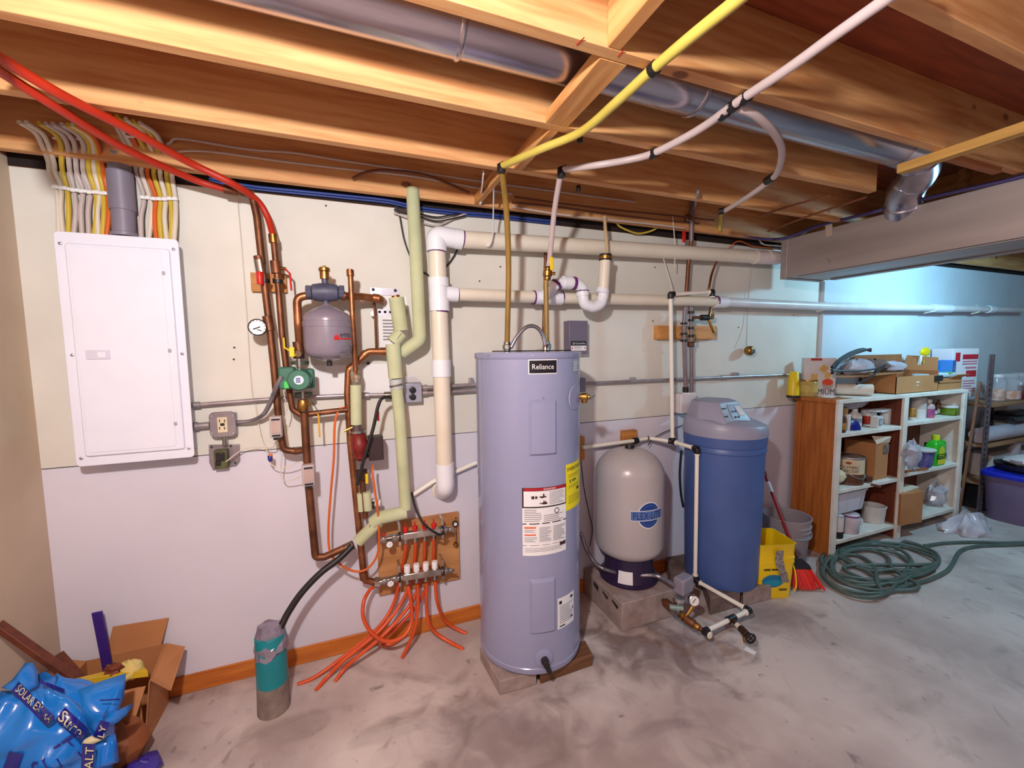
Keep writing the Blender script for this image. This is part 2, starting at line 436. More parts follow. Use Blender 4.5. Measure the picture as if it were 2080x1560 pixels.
# ceiling: subfloor with joists, blocking and strapping below
M_SUB = wood_mat('subfloor_ply', (160,76,40), (132,58,30), 'X', knots=False)
ceil = struct(MB().box((-0.3,-5.3,ZD), (10.7,0.3,ZD+0.03)).build('ceiling', M_SUB, smooth=False))
jm = {}
def joist(y, x0=-0.25, x1=10.6, name='joist'):
    k = (x0, x1)
    if k in jm:
        o = jm[k].copy(); col.objects.link(o); o.parent = ceil; o.location = (0, y, 0); return o
    o = MB().box((x0,0,ZJ), (x1,0.038,ZD)).build(name, M_PINE, None, bevel=0.003)
    for v in o.data.vertices: v.co += o.location
    o.location = (0, y, 0); o.parent = ceil
    ORG[o.name] = Vector(); o.location = Vector((0, y, 0)) - ORG[ceil.name]
    jm[k] = o; return o
JY = [-0.11, -0.575, -0.954, -1.33, -1.70, -2.08, -2.46, -2.84, -3.22, -3.60, -3.98, -4.36, -4.74]
for i, y in enumerate(JY):
    segs = [(-0.25, 3.74), (4.56, 10.6)] if i == 2 else [(-0.25, 10.6)]
    for a, b in segs:
        o = MB().box((a, y, ZJ), (b, y+0.038, ZD)).build('joist', M_PINE, ceil, bevel=0.003)
# each plank gets its own stretch of grain
def vary(o, k):
    me = o.data
    return o
MB().box((1.885,-1.29,ZJ), (1.972,-0.954,ZJ+0.038)).build('blocking', M_PINEY, ceil, bevel=0.003)
MB().box((1.918,-0.915,ZJ), (1.956,-0.575,ZJ+0.06)).build('blocking', M_PINEY, ceil, bevel=0.003)
MB().box((1.874,-0.537,ZJ), (1.905,-0.11,ZJ+0.05)).build('blocking', M_PINEY, ceil, bevel=0.003)
MB().box((1.880,-1.662,ZJ), (1.920,-1.33,ZD)).build('blocking', M_PINEY, ceil, bevel=0.003)
for ya, yb in ((-1.292,-0.954),(-0.916,-0.575),(-0.537,-0.11)):
    MB().box((4.60,ya,ZJ), (4.638,yb,ZD)).build('blocking', M_PINEY, ceil, bevel=0.003)  # unseen blocks added to stop the cool bulb spilling over the trunk
MB().box((3.455,-3.0,ZJ-0.038), (3.500,-1.175,ZJ)).build('strapping', wood_mat('furring_wood', (206,160,84), (180,134,66), 'Y', knots=False), ceil, bevel=0.003)
MB().box((3.54,-1.315,ZJ-0.02), (3.95,-1.285,ZJ)).build('strapping', M_PINEX2, ceil, bevel=0.002)
# red layout ticks on the joist edge
rt = MB()
for a, b in (((1171,91),(1187,76)), ((1255,115),(1268,101))):
    A = F(a[0],a[1],ZJ-0.0006); B = F(b[0],b[1],ZJ-0.0006); rt.beam(A, B, 0.003, 0.001)
rt.build('crayon_mark', M_RED, ceil)

# round heating duct, its elbow and the rectangular trunk
M_DUCT = mat('round_duct_metal', (204,200,212), 0.24, 0.95, c2=(158,152,166), scale=3, stretch=(0.5,6,6), bump=0.04, bscale=12)
rd = thing('round_duct', 'long galvanized round duct running between the joists under the subfloor', 'duct', (0.5,-1.10,2.44))
yc, zc, rr = -1.10, 2.523, 0.085
MB().tube([(-0.2,yc,zc),(1.545,yc,zc)], rr, 28).build('duct_length', M_DUCT, rd)
MB().tube([(1.55,yc,zc),(2.40,yc,zc)], rr-0.002, 28).build('duct_length', M_DUCT, rd)
MB().tube([(2.41,yc,zc),(3.62,yc,zc)], rr-0.004, 28).build('duct_length', M_DUCT, rd)
for xx in (1.55, 2.40):
    MB().tube([(xx-0.012,yc,zc),(xx-0.006,yc,zc),(xx,yc,zc),(xx+0.006,yc,zc)], [rr, rr+0.004, rr+0.004, rr-0.001], 28).build('crimp_joint', M_DUCT, rd)
el = spline([(3.60,yc,zc),(3.78,yc+0.01,zc-0.005),(3.95,yc+0.08,zc-0.03),(4.08,yc+0.19,zc-0.07),(4.17,-0.86,zc-0.15),(4.18,-0.855,2.36)], 5)
MB().tube(el, rr*0.98, 24).build('elbow', M_DUCT, rd)
for i in (6, 12, 18):
    p = el[i]; q = el[i+1]; t = (q-p).normalized()
    MB().tube([p-t*0.008, p, p+t*0.008], [rr*0.99, rr+0.004, rr*0.99], 24).build('crimp_joint', M_DUCT, rd)
M_TRUNK = mat('trunk_metal', (190,180,178), 0.48, 0.65, c2=(156,146,146), scale=2, stretch=(4,0.4,3), bump=0.06, bscale=6)
td = thing('duct_trunk', 'large rectangular sheet metal trunk duct hanging below the joists', 'duct', (4.33,-2.4,2.10))
x0, x1, z0, z1 = 4.12, 4.54, 2.10, 2.368
MB().box((x0,-4.6,z0), (x1,-0.2,z1)).build('duct_body', M_TRUNK, td, bevel=0.003)
MB().box((x0-0.006,-0.235,z0-0.006), (x1+0.006,-0.19,z1+0.004)).build('end_cap', M_TRUNK, td, bevel=0.002)
MB().box((x0+0.015,-4.6,z0-0.007), (x0+0.13,-0.3,z0-0.0005)).build('bottom_seam', M_TRUNK, td, bevel=0.002)
MB().box((x1-0.06,-4.6,z0-0.009), (x1-0.004,-0.3,z0-0.0005)).build('bottom_seam', M_TRUNK, td, bevel=0.002)
a = X(1682,386,x0-0.012); b = X(1684,480,x0-0.004)
hs = MB(); hs.beam(a, b, 0.04, 0.002, up=(1,0,0)); hs.build('hanger_strap', mat('strap_metal', (206,188,176), 0.5, 0.6, var=0.05), td)
ms = MB()
for i in range(4):
    A = X(1676+3*i, 524+2*i, x0-0.001); B = X(1690-2*i, 529+3*i, x0-0.001); ms.beam(A, B, 0.002, 0.001, up=(1,0,0))
ms.build('scribble_mark', M_GREYINK, td)
# ================================================================== ELECTRICAL PANEL AND CABLES
M_PANEL = mat('panel_enamel', (228,230,246), 0.33, 0, var=0.02)
M_CONDUIT = mat('steel_conduit', (186,176,180), 0.38, 0.6, c2=(150,140,146), scale=10)
def plate_xz(mb, c, w, h, r, y0, y1):
    "rounded plate parallel to the wall, front at y0 and back at y1"
    mb.prism([(c[0]+x, y0, c[1]+z) for x, z in rrect(w, h, r)], (0, y1-y0, 0)); return mb
d0 = 0.112
a, b = W(107,469,d0), W(361,486,d0); c, e = W(155.4,947.8,d0), W(396,929,d0)
pxl, pxr = (a.x+c.x)/2, (b.x+e.x)/2; pzt, pzb = (a.z+b.z)/2, (c.z+e.z)/2
pw, ph = pxr-pxl, pzt-pzb; pcx, pcz = (pxl+pxr)/2, (pzt+pzb)/2
ep = thing('electrical_panel', 'tall white electrical breaker panel with closed door on the wall', 'panel', (pcx, 0, pzb))
mb = MB(); mb.box((pxl+0.02,-d0+0.004,pzb+0.02), (pxr-0.02,-0.001,pzt-0.02)); mb.build('panel_box', mat('panel_side', (190,188,198), 0.5, 0, var=0.03), ep)
plate_xz(MB(), (pcx,pcz), pw, ph, 0.016, -d0, -d0+0.004).build('cover', M_PANEL, ep, bevel=0.0015)
UV = lambda u, v, dd=0.0: Vector((pxl+pw*u, -d0-dd, pzt-ph*v))
def uvplate(mb, u0, v0, u1, v1, r, dd, th):
    p, q = UV(u0,v0), UV(u1,v1)
    return plate_xz(mb, ((p.x+q.x)/2, (p.z+q.z)/2), abs(q.x-p.x), abs(p.z-q.z), r, -d0-dd-th, -d0-dd)
uvplate(MB(), 0.085, 0.047, 0.925, 0.957, 0.012, 0, 0.011).build('raised_tray', M_PANEL, ep, bevel=0.006, seg=3)
uvplate(MB(), 0.115, 0.06, 0.855, 0.94, 0.014, 0.011, 0.0022).build('door', M_PANEL, ep, bevel=0.001)
lt = uvplate(MB(), 0.175, 0.495, 0.365, 0.535, 0.002, 0.0135, 0.003).build('latch', mat('latch_white', (214,212,230), 0.4), ep, bevel=0.001)
uvplate(MB(), 0.27, 0.503, 0.335, 0.528, 0.002, 0.0165, 0.003).build('slide', M_PANEL, lt, bevel=0.001)
for v in (0.155, 0.50, 0.835):
    uvplate(MB(), 0.848, v-0.008, 0.875, v+0.008, 0.002, 0.0125, 0.003).build('hinge', mat('hinge_grey', (176,172,186), 0.5), ep, bevel=0.0008)
for u, v in ((0.045,0.05),(0.955,0.045),(0.055,0.515),(0.96,0.515),(0.045,0.963),(0.955,0.957)):
    p = UV(u, v); MB().lathe([(0.0065,0),(0.0062,0.002),(0.003,0.004)], p, (0,-1,0), 12).build('screw', M_STEEL, ep)

C_W = mat('cable_white', (222,212,198), 0.5, 0, var=0.05); C_Y = mat('cable_yellow', (206,178,62), 0.5, 0, var=0.05)
C_P = mat('cable_grey_white', (198,184,182), 0.5, 0, var=0.05); C_O = mat('cable_orange', (214,98,34), 0.5, 0, var=0.05)
C_K = mat('cable_black', (30,26,30), 0.5, 0, var=0.05); C_B = mat('cable_blue', (46,70,150), 0.5, 0, var=0.1)
C_V = mat('cable_violet', (72,64,120), 0.5, 0, var=0.1); C_BR = mat('cable_brown', (110,58,30), 0.5, 0, var=0.1)
CN = {C_W: 'white', C_Y: 'yellow', C_P: 'grey white', C_O: 'orange', C_K: 'black'}
def cable(name, pts, w, material, label, group=None, cat='cable', seg=8, flat=None, n=5, sp=True):
    P = spline(pts, n) if sp else pts
    r = PR(P[len(P)//2], w)
    o = MB().tube(P, r, seg, flat=flat).build(name, material)
    return tag(o, label, cat, group)
def fan(tops, straps, ceils, highs, mats, where, ymid, ytop):
    n = len(tops)
    for i in range(n):
        t, s, c, h, m = tops[i], straps[i], ceils[i], highs[i], mats[i]
        px0 = (s[0]+t[0])/2 + rnd.choice([-3, 2, 4])
        pts = [W(t[0], t[1]+9, 0.062), W(px0, (t[1]+s[1])/2, 0.045), W(s[0], s[1], 0.024), W(c[0], c[1]+12, 0.03), W(c[0]-3, c[1]-10, 0.07)]
        pts += [W(h[0], h[1], 0.125), W(h[0]-14, h[1]-24, 0.16), W(h[0]-45, h[1]-44, 0.22)]
        cable('panel_cable', pts, 8.5, m, '%s cable, %s from the room corner in the bundle %s' % (CN[m], ORD[i], where), 'cables entering the electrical panel')
ys = lambda xs, f: [(x, f(x)) for x in xs]
fan(ys([119,128,139,150,167,181,191,200,208,216], lambda x: 467+0.065*(x-110)), ys([113,124,136,150,168,183,194,202,210,219], lambda x: 379+0.14*(x-110)),
    ys([101,112,128,143,157,171,183,194,203,212], lambda x: 338+0.08*(x-100)), ys([84,98,124,137,152,170,182,190,196,199], lambda x: 292+0.05*(x-84)),
    [C_W,C_W,C_Y,C_P,C_P,C_P,C_Y,C_W,C_Y,C_O], 'before the grey conduit', 0, 0)
fan(ys([287,302,318,328,339,347,353], lambda x: 479+0.09*(x-287)), ys([292,304,316,326,336,346,356], lambda x: 401+0.03*(x-292)),
    ys([276,288,300,313,326,339,350], lambda x: 338+0.2*(x-276)), ys([243,254,268,282,300,315,328], lambda x: 270+0.28*(x-243)),
    [C_P,C_W,C_O,C_Y,C_W,C_Y,C_W], 'past the grey conduit', 0, 0)
for pts, lab in ((((106,379),(160,387),(222,394)), 'white plastic cable strap across the cables before the grey conduit'), (((284,401),(320,404),(361,404)), 'white plastic cable strap across the cables past the grey conduit')):
    P = [W(x, y, 0.040) for x, y in pts]
    t = thing('cable_strap', lab, 'cable strap', P[0])
    MB().beam(P[0], P[1], 0.004, 0.012).beam(P[1], P[2], 0.004, 0.012).build('band', M_WHITE, t)
    for k in range(7):
        q = P[0].lerp(P[2], (k+0.5)/7); q.z = q.z - (0.004 if 1 < k < 5 else 0)
        MB().cbox(q+Vector((0,-0.004,0)), (0.016,0.008,0.015)).build('clip', M_WHITE, t, bevel=0.003)
# staples up on the rim joist
for k, px in enumerate((114,128,142,158,172,186,262,272,285)):
    p = W(px, 281+0.03*(px-114)-(8 if px > 250 else 0), 0.132)
    tag(MB().cbox(p, (0.022,0.006,0.008)).build('cable_staple', M_WHITE, bevel=0.002), 'white cable staple on the rim joist above the panel, %s from the room corner' % ORD[k], 'staple', 'cable staples above the electrical panel')
# grey conduit into the ceiling
gc = thing('grey_conduit', 'fat grey plastic conduit rising from the breaker panel into the ceiling', 'conduit', W(252,475,0.06))
M_GPVC = mat('grey_pvc', (128,122,140), 0.45, 0, var=0.06)
P = [W(253,478,0.06), W(250,430,0.058), W(243,345,0.062), W(241,310,0.075)]
r = PR(P[1], 38)
MB().tube(spline(P), r, 20).build('pipe', M_GPVC, gc)
MB().tube([W(250,429,0.058), W(246,384,0.058), W(243,348,0.062)], r*1.12, 20).build('coupling', M_GPVC, gc, bevel=0.002)
MB().tube([W(254,482,0.06), W(253,474,0.06)], r*1.2, 20).build('locknut', M_GPVC, gc, bevel=0.002)

# ================================================================== HEATING PIPEWORK NEXT TO THE PANEL
def pipe(name, pts, w, material, parent, rad=0.03, seg=14, d=None, n=6):
    P = [W(*p) if len(p) == 3 else W(p[0], p[1], d) for p in pts]
    r = PR(P[len(P)//2], w)
    return MB().tube(fillet(P, rad, n), r, seg).build(name, material, parent)
def ring(name, px, py, d, px2, py2, w, material, parent, seg=14):
    a, b = W(px,py,d), W(px2,py2,d)
    return MB().tube([a,b], PR(a,w), seg).build(name, material, parent, bevel=0.0015)
D1 = 0.115
# orange-red tubing coming across the joists to the copper
M_REDP = mat('red_tubing', (190,46,18), 0.5, 0, c2=(170,34,12), scale=6)
h1 = thing('red_tube', 'upper of the two thick red tubes, curving down onto the second copper riser', 'tube', W(556,480,D1))
P = [W(-30,105,1.0), F(0,118,2.375), F(120,190,2.372), F(260,262,2.37), F(380,328,2.368), W(470,372,0.20), W(520,405,0.115), W(543,440,0.09), W(556,482,D1)]
MB().tube(spline(P, 8), PR(P[4], 15), 12).build('tube_length', M_REDP, h1)
h2 = thing('red_tube', 'lower of the two thick red tubes, ending at the copper elbow near the ceiling', 'tube', W(462,386,D1))
P = [W(-30,128,0.95), F(0,145,2.365), F(110,215,2.36), F(240,295,2.358), F(340,342,2.355), W(410,371,0.12), W(464,386,D1)]
MB().tube(spline(P, 8), PR(P[4], 14), 12).build('tube_length', M_REDP, h2)
cr = thing('copper_riser', 'brown copper riser with red valve and dial gauge, nearest the breaker panel', 'pipe', W(568,880,D1))
pipe('pipe_length', [(456,385),(512,395),(522,440),(532,530),(545,640),(556,740),(566,850),(576,914),(602,917)], 14, M_COPPERD, cr, d=D1)
ring('ferrule', 455,384,D1,482,389, 19, M_COPPERD, cr)
ring('elbow', 500,391,D1,514,396, 18, M_COPPERD, cr)
ring('valve_body', 527,528,D1,532,556, 21, M_CHROME, cr); ring('valve_nut', 525,520,D1,527,530, 19, M_COPPERD, cr)
p = W(527,552,D1+0.03); q = W(529,578,D1+0.03)
MB().tube([p,q], PR(p,13), 10).build('valve_handle', M_RED, cr, bevel=0.002)
ring('tee', 543,642,D1,548,672, 19, M_COPPERD, cr)
p = W(536,657,D1); MB().cyl(W(545,660,D1), W(528,664,D1+0.02), PR(p,6), 8).build('gauge_stem', M_BRASS, cr)
g = W(523,665,D1+0.035); R = PR(g,34)
ga = MB().lathe([(R,0),(R,0.016),(R*0.9,0.018),(R*0.86,0.014),(0.001,0.014)], g+Vector((0,0.008,0)), (0.05,-1,0), 28).build('gauge', M_BLACKP, cr)
MB().lathe([(R*0.87,0.0145),(0.001,0.0147)], g+Vector((0,0.008,0)), (0.05,-1,0), 28).build('dial', M_WHITE, ga)
fn = quad_fn(g+Vector((-R,-0.0075,-R)), (2*R,0,0), (0,0,2*R))
MB().beam(fn(0.28,0.38), fn(0.66,0.53), 0.005, 0.001, up=(0,-1,0)).build('needle', M_INK, ga); MB().beam(fn(0.5,0.36), fn(0.72,0.30), 0.004, 0.001, up=(0,-1,0)).build('dial_mark', M_INK, ga)
mbk = MB()
for k in range(11):
    aa = math.radians(-40+k*26); ux, uz = 0.5+0.36*math.cos(aa), 0.5+0.36*math.sin(aa); vx, vz = 0.5+0.42*math.cos(aa), 0.5+0.42*math.sin(aa)
    mbk.beam(fn(ux,uz), fn(vx,vz), 0.003, 0.001, up=(0,-1,0))
mbk.build('tick_marks', mat('dial_ink', (150,60,60), 0.6), ga)
def aquastat(px, py, px1, py1, parent):
    A = W(px, py, D1+0.07); B = W(px1, py1, D1+0.07); c = (A+B)/2
    ob = MB().cbox(c+Vector((0,0.018,0)), (abs(B.x-A.x), 0.04, abs(A.z-B.z))).build('sensor_box', mat('sensor_grey', (190,176,178), 0.45, 0, var=0.05), parent, bevel=0.004)
    MB().cbox(c+Vector((0.002,-0.004,0.002)), (abs(B.x-A.x)*0.75, 0.004, abs(A.z-B.z)*0.6)).build('label_plate', mat('sensor_plate', (206,182,176), 0.35, 0.4), ob)
    for fz in (0.36, -0.40): MB().cbox(c+Vector((0.002,-0.003,abs(A.z-B.z)*fz)), (abs(B.x-A.x)*0.7, 0.003, abs(A.z-B.z)*0.08)).build('vent_line', M_BLACKP, ob)
    MB().cbox(c+Vector((0.0,0.018,-abs(A.z-B.z)*0.56)), (abs(B.x-A.x)*0.5, 0.03, abs(A.z-B.z)*0.12)).build('cable_clamp', M_BLACKP, ob)
aquastat(546,847,573,888, cr)

c2 = thing('copper_riser', 'brown copper riser fed by the curving red tube, with lever valve', 'pipe', W(605,840,D1))
pipe('pipe_length', [(555,478),(561,540),(566,590),(573,680),(583,760),(594,832),(612,843),(706,832)], 12, M_COPPERD, c2, d=D1)
ring('ferrule', 554,476,D1,556,494, 17, M_BRASS, c2)
ring('valve_body', 559,530,D1,562,556, 20, M_COPPERD, c2); ring('valve_nut', 563,565,D1,565,574, 18, M_COPPERD, c2)
MB().cyl(W(568,545,D1), W(580,546,D1+0.01), 0.008, 10).build('valve_stem', M_BRASS, c2)
P = [W(579,546,D1+0.01), W(589,556,D1+0.012), W(592,590,D1+0.012)]
MB().tube(P, 0.0045, 8).build('lever', M_RED, c2)
bw = thing('backing_block', 'small wooden block on the wall behind the two copper riser valves', 'block', W(545,595,0))
a, b = W(508,553,0.03), W(583,594,0.03)
MB().box((a.x,-0.03,b.z), (b.x,0,a.z)).build('plank', wood_mat('block_wood', (196,132,64), (170,108,48), 'X', knots=False), bw, bevel=0.002)
for px, py in ((537,571),(565,572)):
    a = W(px,py,D1); MB().lathe([(PR(a,20),-0.008),(PR(a,20),0.008)], a, (0.06,0,1), 14).build('pipe_clamp', M_BLACK, bw)
for px, py in ((538,571),(566,572)):
    MB().cyl(W(px,py,0.028), W(px,py,D1), 0.006, 8).build('clamp_post', M_BLACK, bw)

# air separator with expansion tank
D2 = 0.18
M_CAST = mat('cast_iron_blue', (84,86,110), 0.5, 0, c2=(66,68,90), scale=18, bump=0.1)
M_TANKG = mat('tank_grey', (134,124,140), 0.28, 0, var=0.04, coat=0.3)
asp = thing('air_separator', 'dark blue-grey cast air separator with a brass vent on top', 'air separator', W(662,615,D2))
pc = W(661,594,D2); L = PR(pc,66); Rr = PR(pc,36)
MB().lathe([(Rr*0.55,-L),(Rr*0.62,-L),(Rr*0.62,-L*0.78),(Rr*0.9,-L*0.7),(Rr*1.02,-L*0.3),(Rr*1.02,L*0.3),(Rr*0.9,L*0.68),(Rr*0.62,L*0.78),(Rr*0.62,L),(Rr*0.55,L)], pc, (1,0,0.03), 24).build('body', M_CAST, asp)
for sx in (-1, 1):
    MB().lathe([(Rr*0.8,-0.012),(Rr*0.8,0.012)], pc+Vector((sx*L*0.93,0,sx*0.003)), (1,0,0), 8).build('union_nut', M_CAST, asp, bevel=0.002)
p = pc+Vector((0,0,Rr*0.95)); MB().lathe([(0.014,0),(0.014,0.03)], p, seg=12).build('vent_neck', M_CAST, asp)
vr = PR(pc,20)
MB().lathe([(vr*0.9,0),(vr*0.9,0.032),(vr*1.08,0.036),(vr*1.08,0.048),(vr*0.9,0.052),(0.006,0.053),(0.006,0.062),(0.001,0.062)], p+Vector((0,0,0.022)), seg=20).build('air_vent', M_BRASS, asp)
p = pc-Vector((0,0,Rr*0.9)); MB().lathe([(0.013,-0.05),(0.013,0.0)], p, seg=12).build('lower_neck', M_CAST, asp)
pl = thing('expansion_tank', 'grey expansion tank hanging under the blue-grey air separator', 'tank', W(666,735,D2))
tc_ = W(666,672,D2); tr_ = PR(tc_, 93); zt, zb = W(663,622,D2).z, W(668,734,D2).z
h = zt-zb
MB().lathe([(0.012,h+0.012),(0.02,h+0.002),(tr_*0.5,h-0.012),(tr_*0.86,h-0.035),(tr_*0.97,h-0.055),(tr_*0.97,h*0.72),(tr_*1.0,h*0.715),(tr_,h*0.62),(tr_*0.985,h*0.615),(tr_*0.985,0.075),(tr_*0.95,0.045),(tr_*0.86,0.03),(tr_*0.8,0.024),(tr_*0.4,0.006),(0.01,0)], (tc_.x,tc_.y,zb), seg=36).build('shell', M_TANKG, pl)
MB().lathe([(0.012,-0.022),(0.012,0.004)], (tc_.x,tc_.y,zb), seg=10).build('air_valve', M_BLACKP, pl)
cc = (tc_.x, tc_.y)
t0, z0_ = ray_cyl(678,690,cc,tr_); t1, z1_ = ray_cyl(712,678,cc,tr_*1.0)
fn = cyl_fn(cc, tr_*0.987+0.001, t0, t0+0.95, z0_-0.004, z0_+0.030)
lettering('AMTROL', sub_fn(fn,0.27,0.45,1,1), M_INK, pl)
mb = MB()
for k in range(3):
    tri = sub_fn(fn, 0.0+0.07*k, 0.1, 0.14+0.07*k, 0.9+0.1*(k==1)); a = [tri(0,0), tri(0.8,0), tri(0.5,1)]
    mb.face([mb.bm.verts.new(q) for q in a])
mb.build('logo', M_RED, pl, smooth=False)
patch(sub_fn(fn,0.27,0.18,1,0.36), M_RED, pl, 'red_bar')
strips(sub_fn(fn,0,-2.3,1,-0.2), para(0.25,0.0,1,0.55,5)+[(0.3,0.75,0.42,0.95),(0.55,0.75,0.67,0.95),(0.8,0.75,0.92,0.95)], M_GREYINK, pl)

# line from the separator down through the pump
pu = thing('copper_return', 'copper pipe dropping from the air separator through the green circulator', 'pipe', W(640,1128,D1+0.02))
DD = 0.14
pipe('pipe_length', [(634,599,D2),(603,604,D2),(606,660,D2),(609,700,0.14)], 16, M_COPPER, pu, rad=0.035)
pipe('pipe_length', [(618,838,DD),(622,905,DD),(627,985,DD),(634,1060,DD),(641,1132,DD),(660,1131,DD),(700,1113,DD)], 15, M_COPPERD, pu, rad=0.02)
pipe('branch', [(600,917,D1),(624,914,DD-0.01)], 14, M_COPPERD, pu)
ring('sleeve', 605,694,0.14,608,720, 20, M_COPPERD, pu)
p = W(607,719,0.13); MB().lathe([(PR(p,22),-0.022),(PR(p,22),0.022)], p, (0.05,0,1), 8).build('valve_body', mat('valve_bronze', (92,70,56), 0.45, 0.8), pu, bevel=0.003)
MB().lathe([(PR(p,16),0),(PR(p,13),0.02)], p+Vector((0,-0.015,0)), (0,-1,0), 12).build('valve_boss', mat('valve_bronze', (92,70,56), 0.45, 0.8), pu)
P = [W(601,722,0.17), W(594,716,0.18), W(578,706,0.175), W(576,686,0.175)]
MB().tube(P, 0.004, 8).build('lever', M_YELLOW, pu)
MB().cbox(W(593,715,0.185), (0.022,0.012,0.045)).build('lever_grip', M_YELLOW, pu, bevel=0.003)
for py in (737, 800):
    a = W(610+0.11*(py-740), py, 0.14); MB().lathe([(0.038,-0.008),(0.038,0.008)], a, (0.06,0,1), 20, squash=(1.0,0.75)).build('flange', mat('flange_iron', (74,84,76), 0.55, 0.5), pu)
    MB().cyl(a+Vector((0,-0.032,-0.02)), a+Vector((0,-0.032,0.02)), 0.008, 6).build('flange_bolt', M_CHROME, pu)
p = W(616,823,0.13); MB().lathe([(PR(p,18),-0.028),(PR(p,22),-0.012),(PR(p,22),0.012),(PR(p,18),0.028)], p, (0.05,0,1), 10).build('flange_valve', M_BRASS, pu)
MB().cyl(p, p+Vector((0.032,-0.012,0.004)), 0.006, 8).build('drain_stem', M_BRASS, pu)
aquastat(612,946,640,986, pu)
pm = thing('circulator_pump', 'green circulator pump with round motor and blue-white badge', 'pump', W(606,795,0.15))
M_PUMPG = mat('pump_green', (62,120,100), 0.38, 0, c2=(52,104,88), scale=10)
a = W(610,770,0.16)
MB().lathe([(0.045,-0.005),(0.050,0.02),(0.050,0.05),(0.046,0.07),(0.048,0.075),(0.048,0.092),(0.042,0.1),(0.001,0.1)], a+Vector((0,0.02,0)), (0.02,-1,0), 28).build('motor', M_PUMPG, pm)
MB().lathe([(0.02,0.1),(0.02,0.1012),(0.001,0.1014)], a+Vector((0,0.02,0)), (0.02,-1,0), 20).build('badge', mat('badge_white', (214,226,240), 0.4), pm)
fn = quad_fn(a+Vector((-0.011,-0.0825,-0.013)), (0.022,0,0), (0,0,0.026))
strips(fn, [(0.1,0.1,0.9,0.28),(0.1,0.4,0.9,0.58),(0.1,0.7,0.9,0.88)], mat('badge_blue', (40,80,150), 0.5), pm, 'badge_marks')
b = W(583,768,0.19)
MB().cbox(b+Vector((0,0.02,0)), (0.066,0.06,0.1)).build('terminal_box', M_PUMPG, pm, bevel=0.008)
MB().cbox(b+Vector((-0.002,-0.012,-0.03)), (0.018,0.006,0.03)).build('sticker', mat('sticker_green', (70,210,90), 0.5), pm)
MB().cbox(a+Vector((0.035,0.02,0)), (0.05,0.03,0.09)).build('volute', M_PUMPG, pm, bevel=0.01)

# copper elbows on the far side of the separator
ce = thing('copper_return', 'short copper pipe curling from the separator toward the wall', 'pipe', W(740,605,0.1))
pipe('pipe_length', [(694,601,D2),(735,603,0.13),(772,607,0.09),(778,612,0.02)], 15, M_COPPER, ce, rad=0.03)
ring('elbow', 757,605,0.11,771,607, 18, M_COPPER, ce)
ring('coupling', 694,601,D2,702,601, 19, M_COPPER, ce)
pipe('thin_tube', [(760,612,0.06),(762,640,0.06),(765,715,0.06)], 5, M_COPPERD, ce, seg=8)
MB().lathe([(0.014,-0.006),(0.014,0.006)], W(758,637,0.05), (0,-1,0), 14).build('tube_clip', M_CHROME, ce)
# wall plate with printed card behind the insulation
wp = thing('instruction_card', 'silver and white printed card fixed to the wall behind the green insulation', 'card', W(790,660,0))
a, b = W(762,601,0.003), W(830,715,0.003)
MB().box((a.x,-0.003,b.z), (b.x,0.0,a.z)).build('sheet', M_PAPER, wp)
fn = quad_fn((a.x,-0.0036,b.z), (b.x-a.x,0,0), (0,0,a.z-b.z))
patch(sub_fn(fn,0,0.66,1,0.78), M_STEEL, wp, 'grey_band'); 
strips(fn, para(0.2,0.2,0.75,0.6,7)+[(0.08,0.70,0.16,0.74),(0.25,0.70,0.33,0.74),(0.42,0.70,0.5,0.74)], M_GREYINK, wp)
for px, py in ((758,588),(803,590),(748,738)): MB().cyl(W(px,py,0.003), W(px,py,0.009), 0.008, 8).build('screw_head', M_DUCTB, wp)
a, b = W(752,584,0.004), W(812,601,0.004)
MB().box((a.x,-0.004,b.z), (b.x,0,a.z)).build('clear_bracket', M_STEEL, wp)

wbd = thing('white_backing_board', 'flat white board on the wall behind the green pump and the copper bends', 'board', W(712,800,0))
a, b = W(632,742,0.004), W(794,802,0.004)
MB().box((a.x,-0.004,b.z),(b.x,0,a.z)).build('sheet', M_PAPER, wbd)
# capped copper vertical, corroded fitting, insulated drop
cv = thing('capped_copper_pipe', 'upright copper pipe with a capped top, crossing in front of the separator outlet', 'pipe', W(722,750,0.2))
pipe('pipe_length', [(712,560,0.19),(716,640,0.19),(722,745,0.16),(722,770,0.16)], 11, M_COPPER, cv)
ring('cap', 711,549,0.19,712,561, 15, M_COPPER, cv); ring('cap_rim', 711,547,0.19,711,551, 13, M_BRASS, cv)
M_CORR = mat('corroded_brass', (186,178,160), 0.8, 0.2, c2=(110,92,70), scale=60, bump=0.5, bscale=120)
p = W(722,760,0.15); MB().lathe([(0.012,0.035),(0.020,0.02),(0.024,-0.005),(0.022,-0.03),(0.016,-0.04)], p, (-0.05,0,1), 12).build('corroded_fitting', M_CORR, cv)
pipe('insulation_sleeve', [(723,782,0.15),(724,862,0.15)], 22, M_INSUL, cv, seg=18)
ring('sleeve_end', 724,858,0.15,725,882, 17, mat('sleeve_dark', (110,92,96), 0.5, 0.4), cv)
p = W(716,868,0.17); MB().cyl(p, W(698,876,0.17), 0.006, 8).build('drain_tap', M_BRASS, cv)
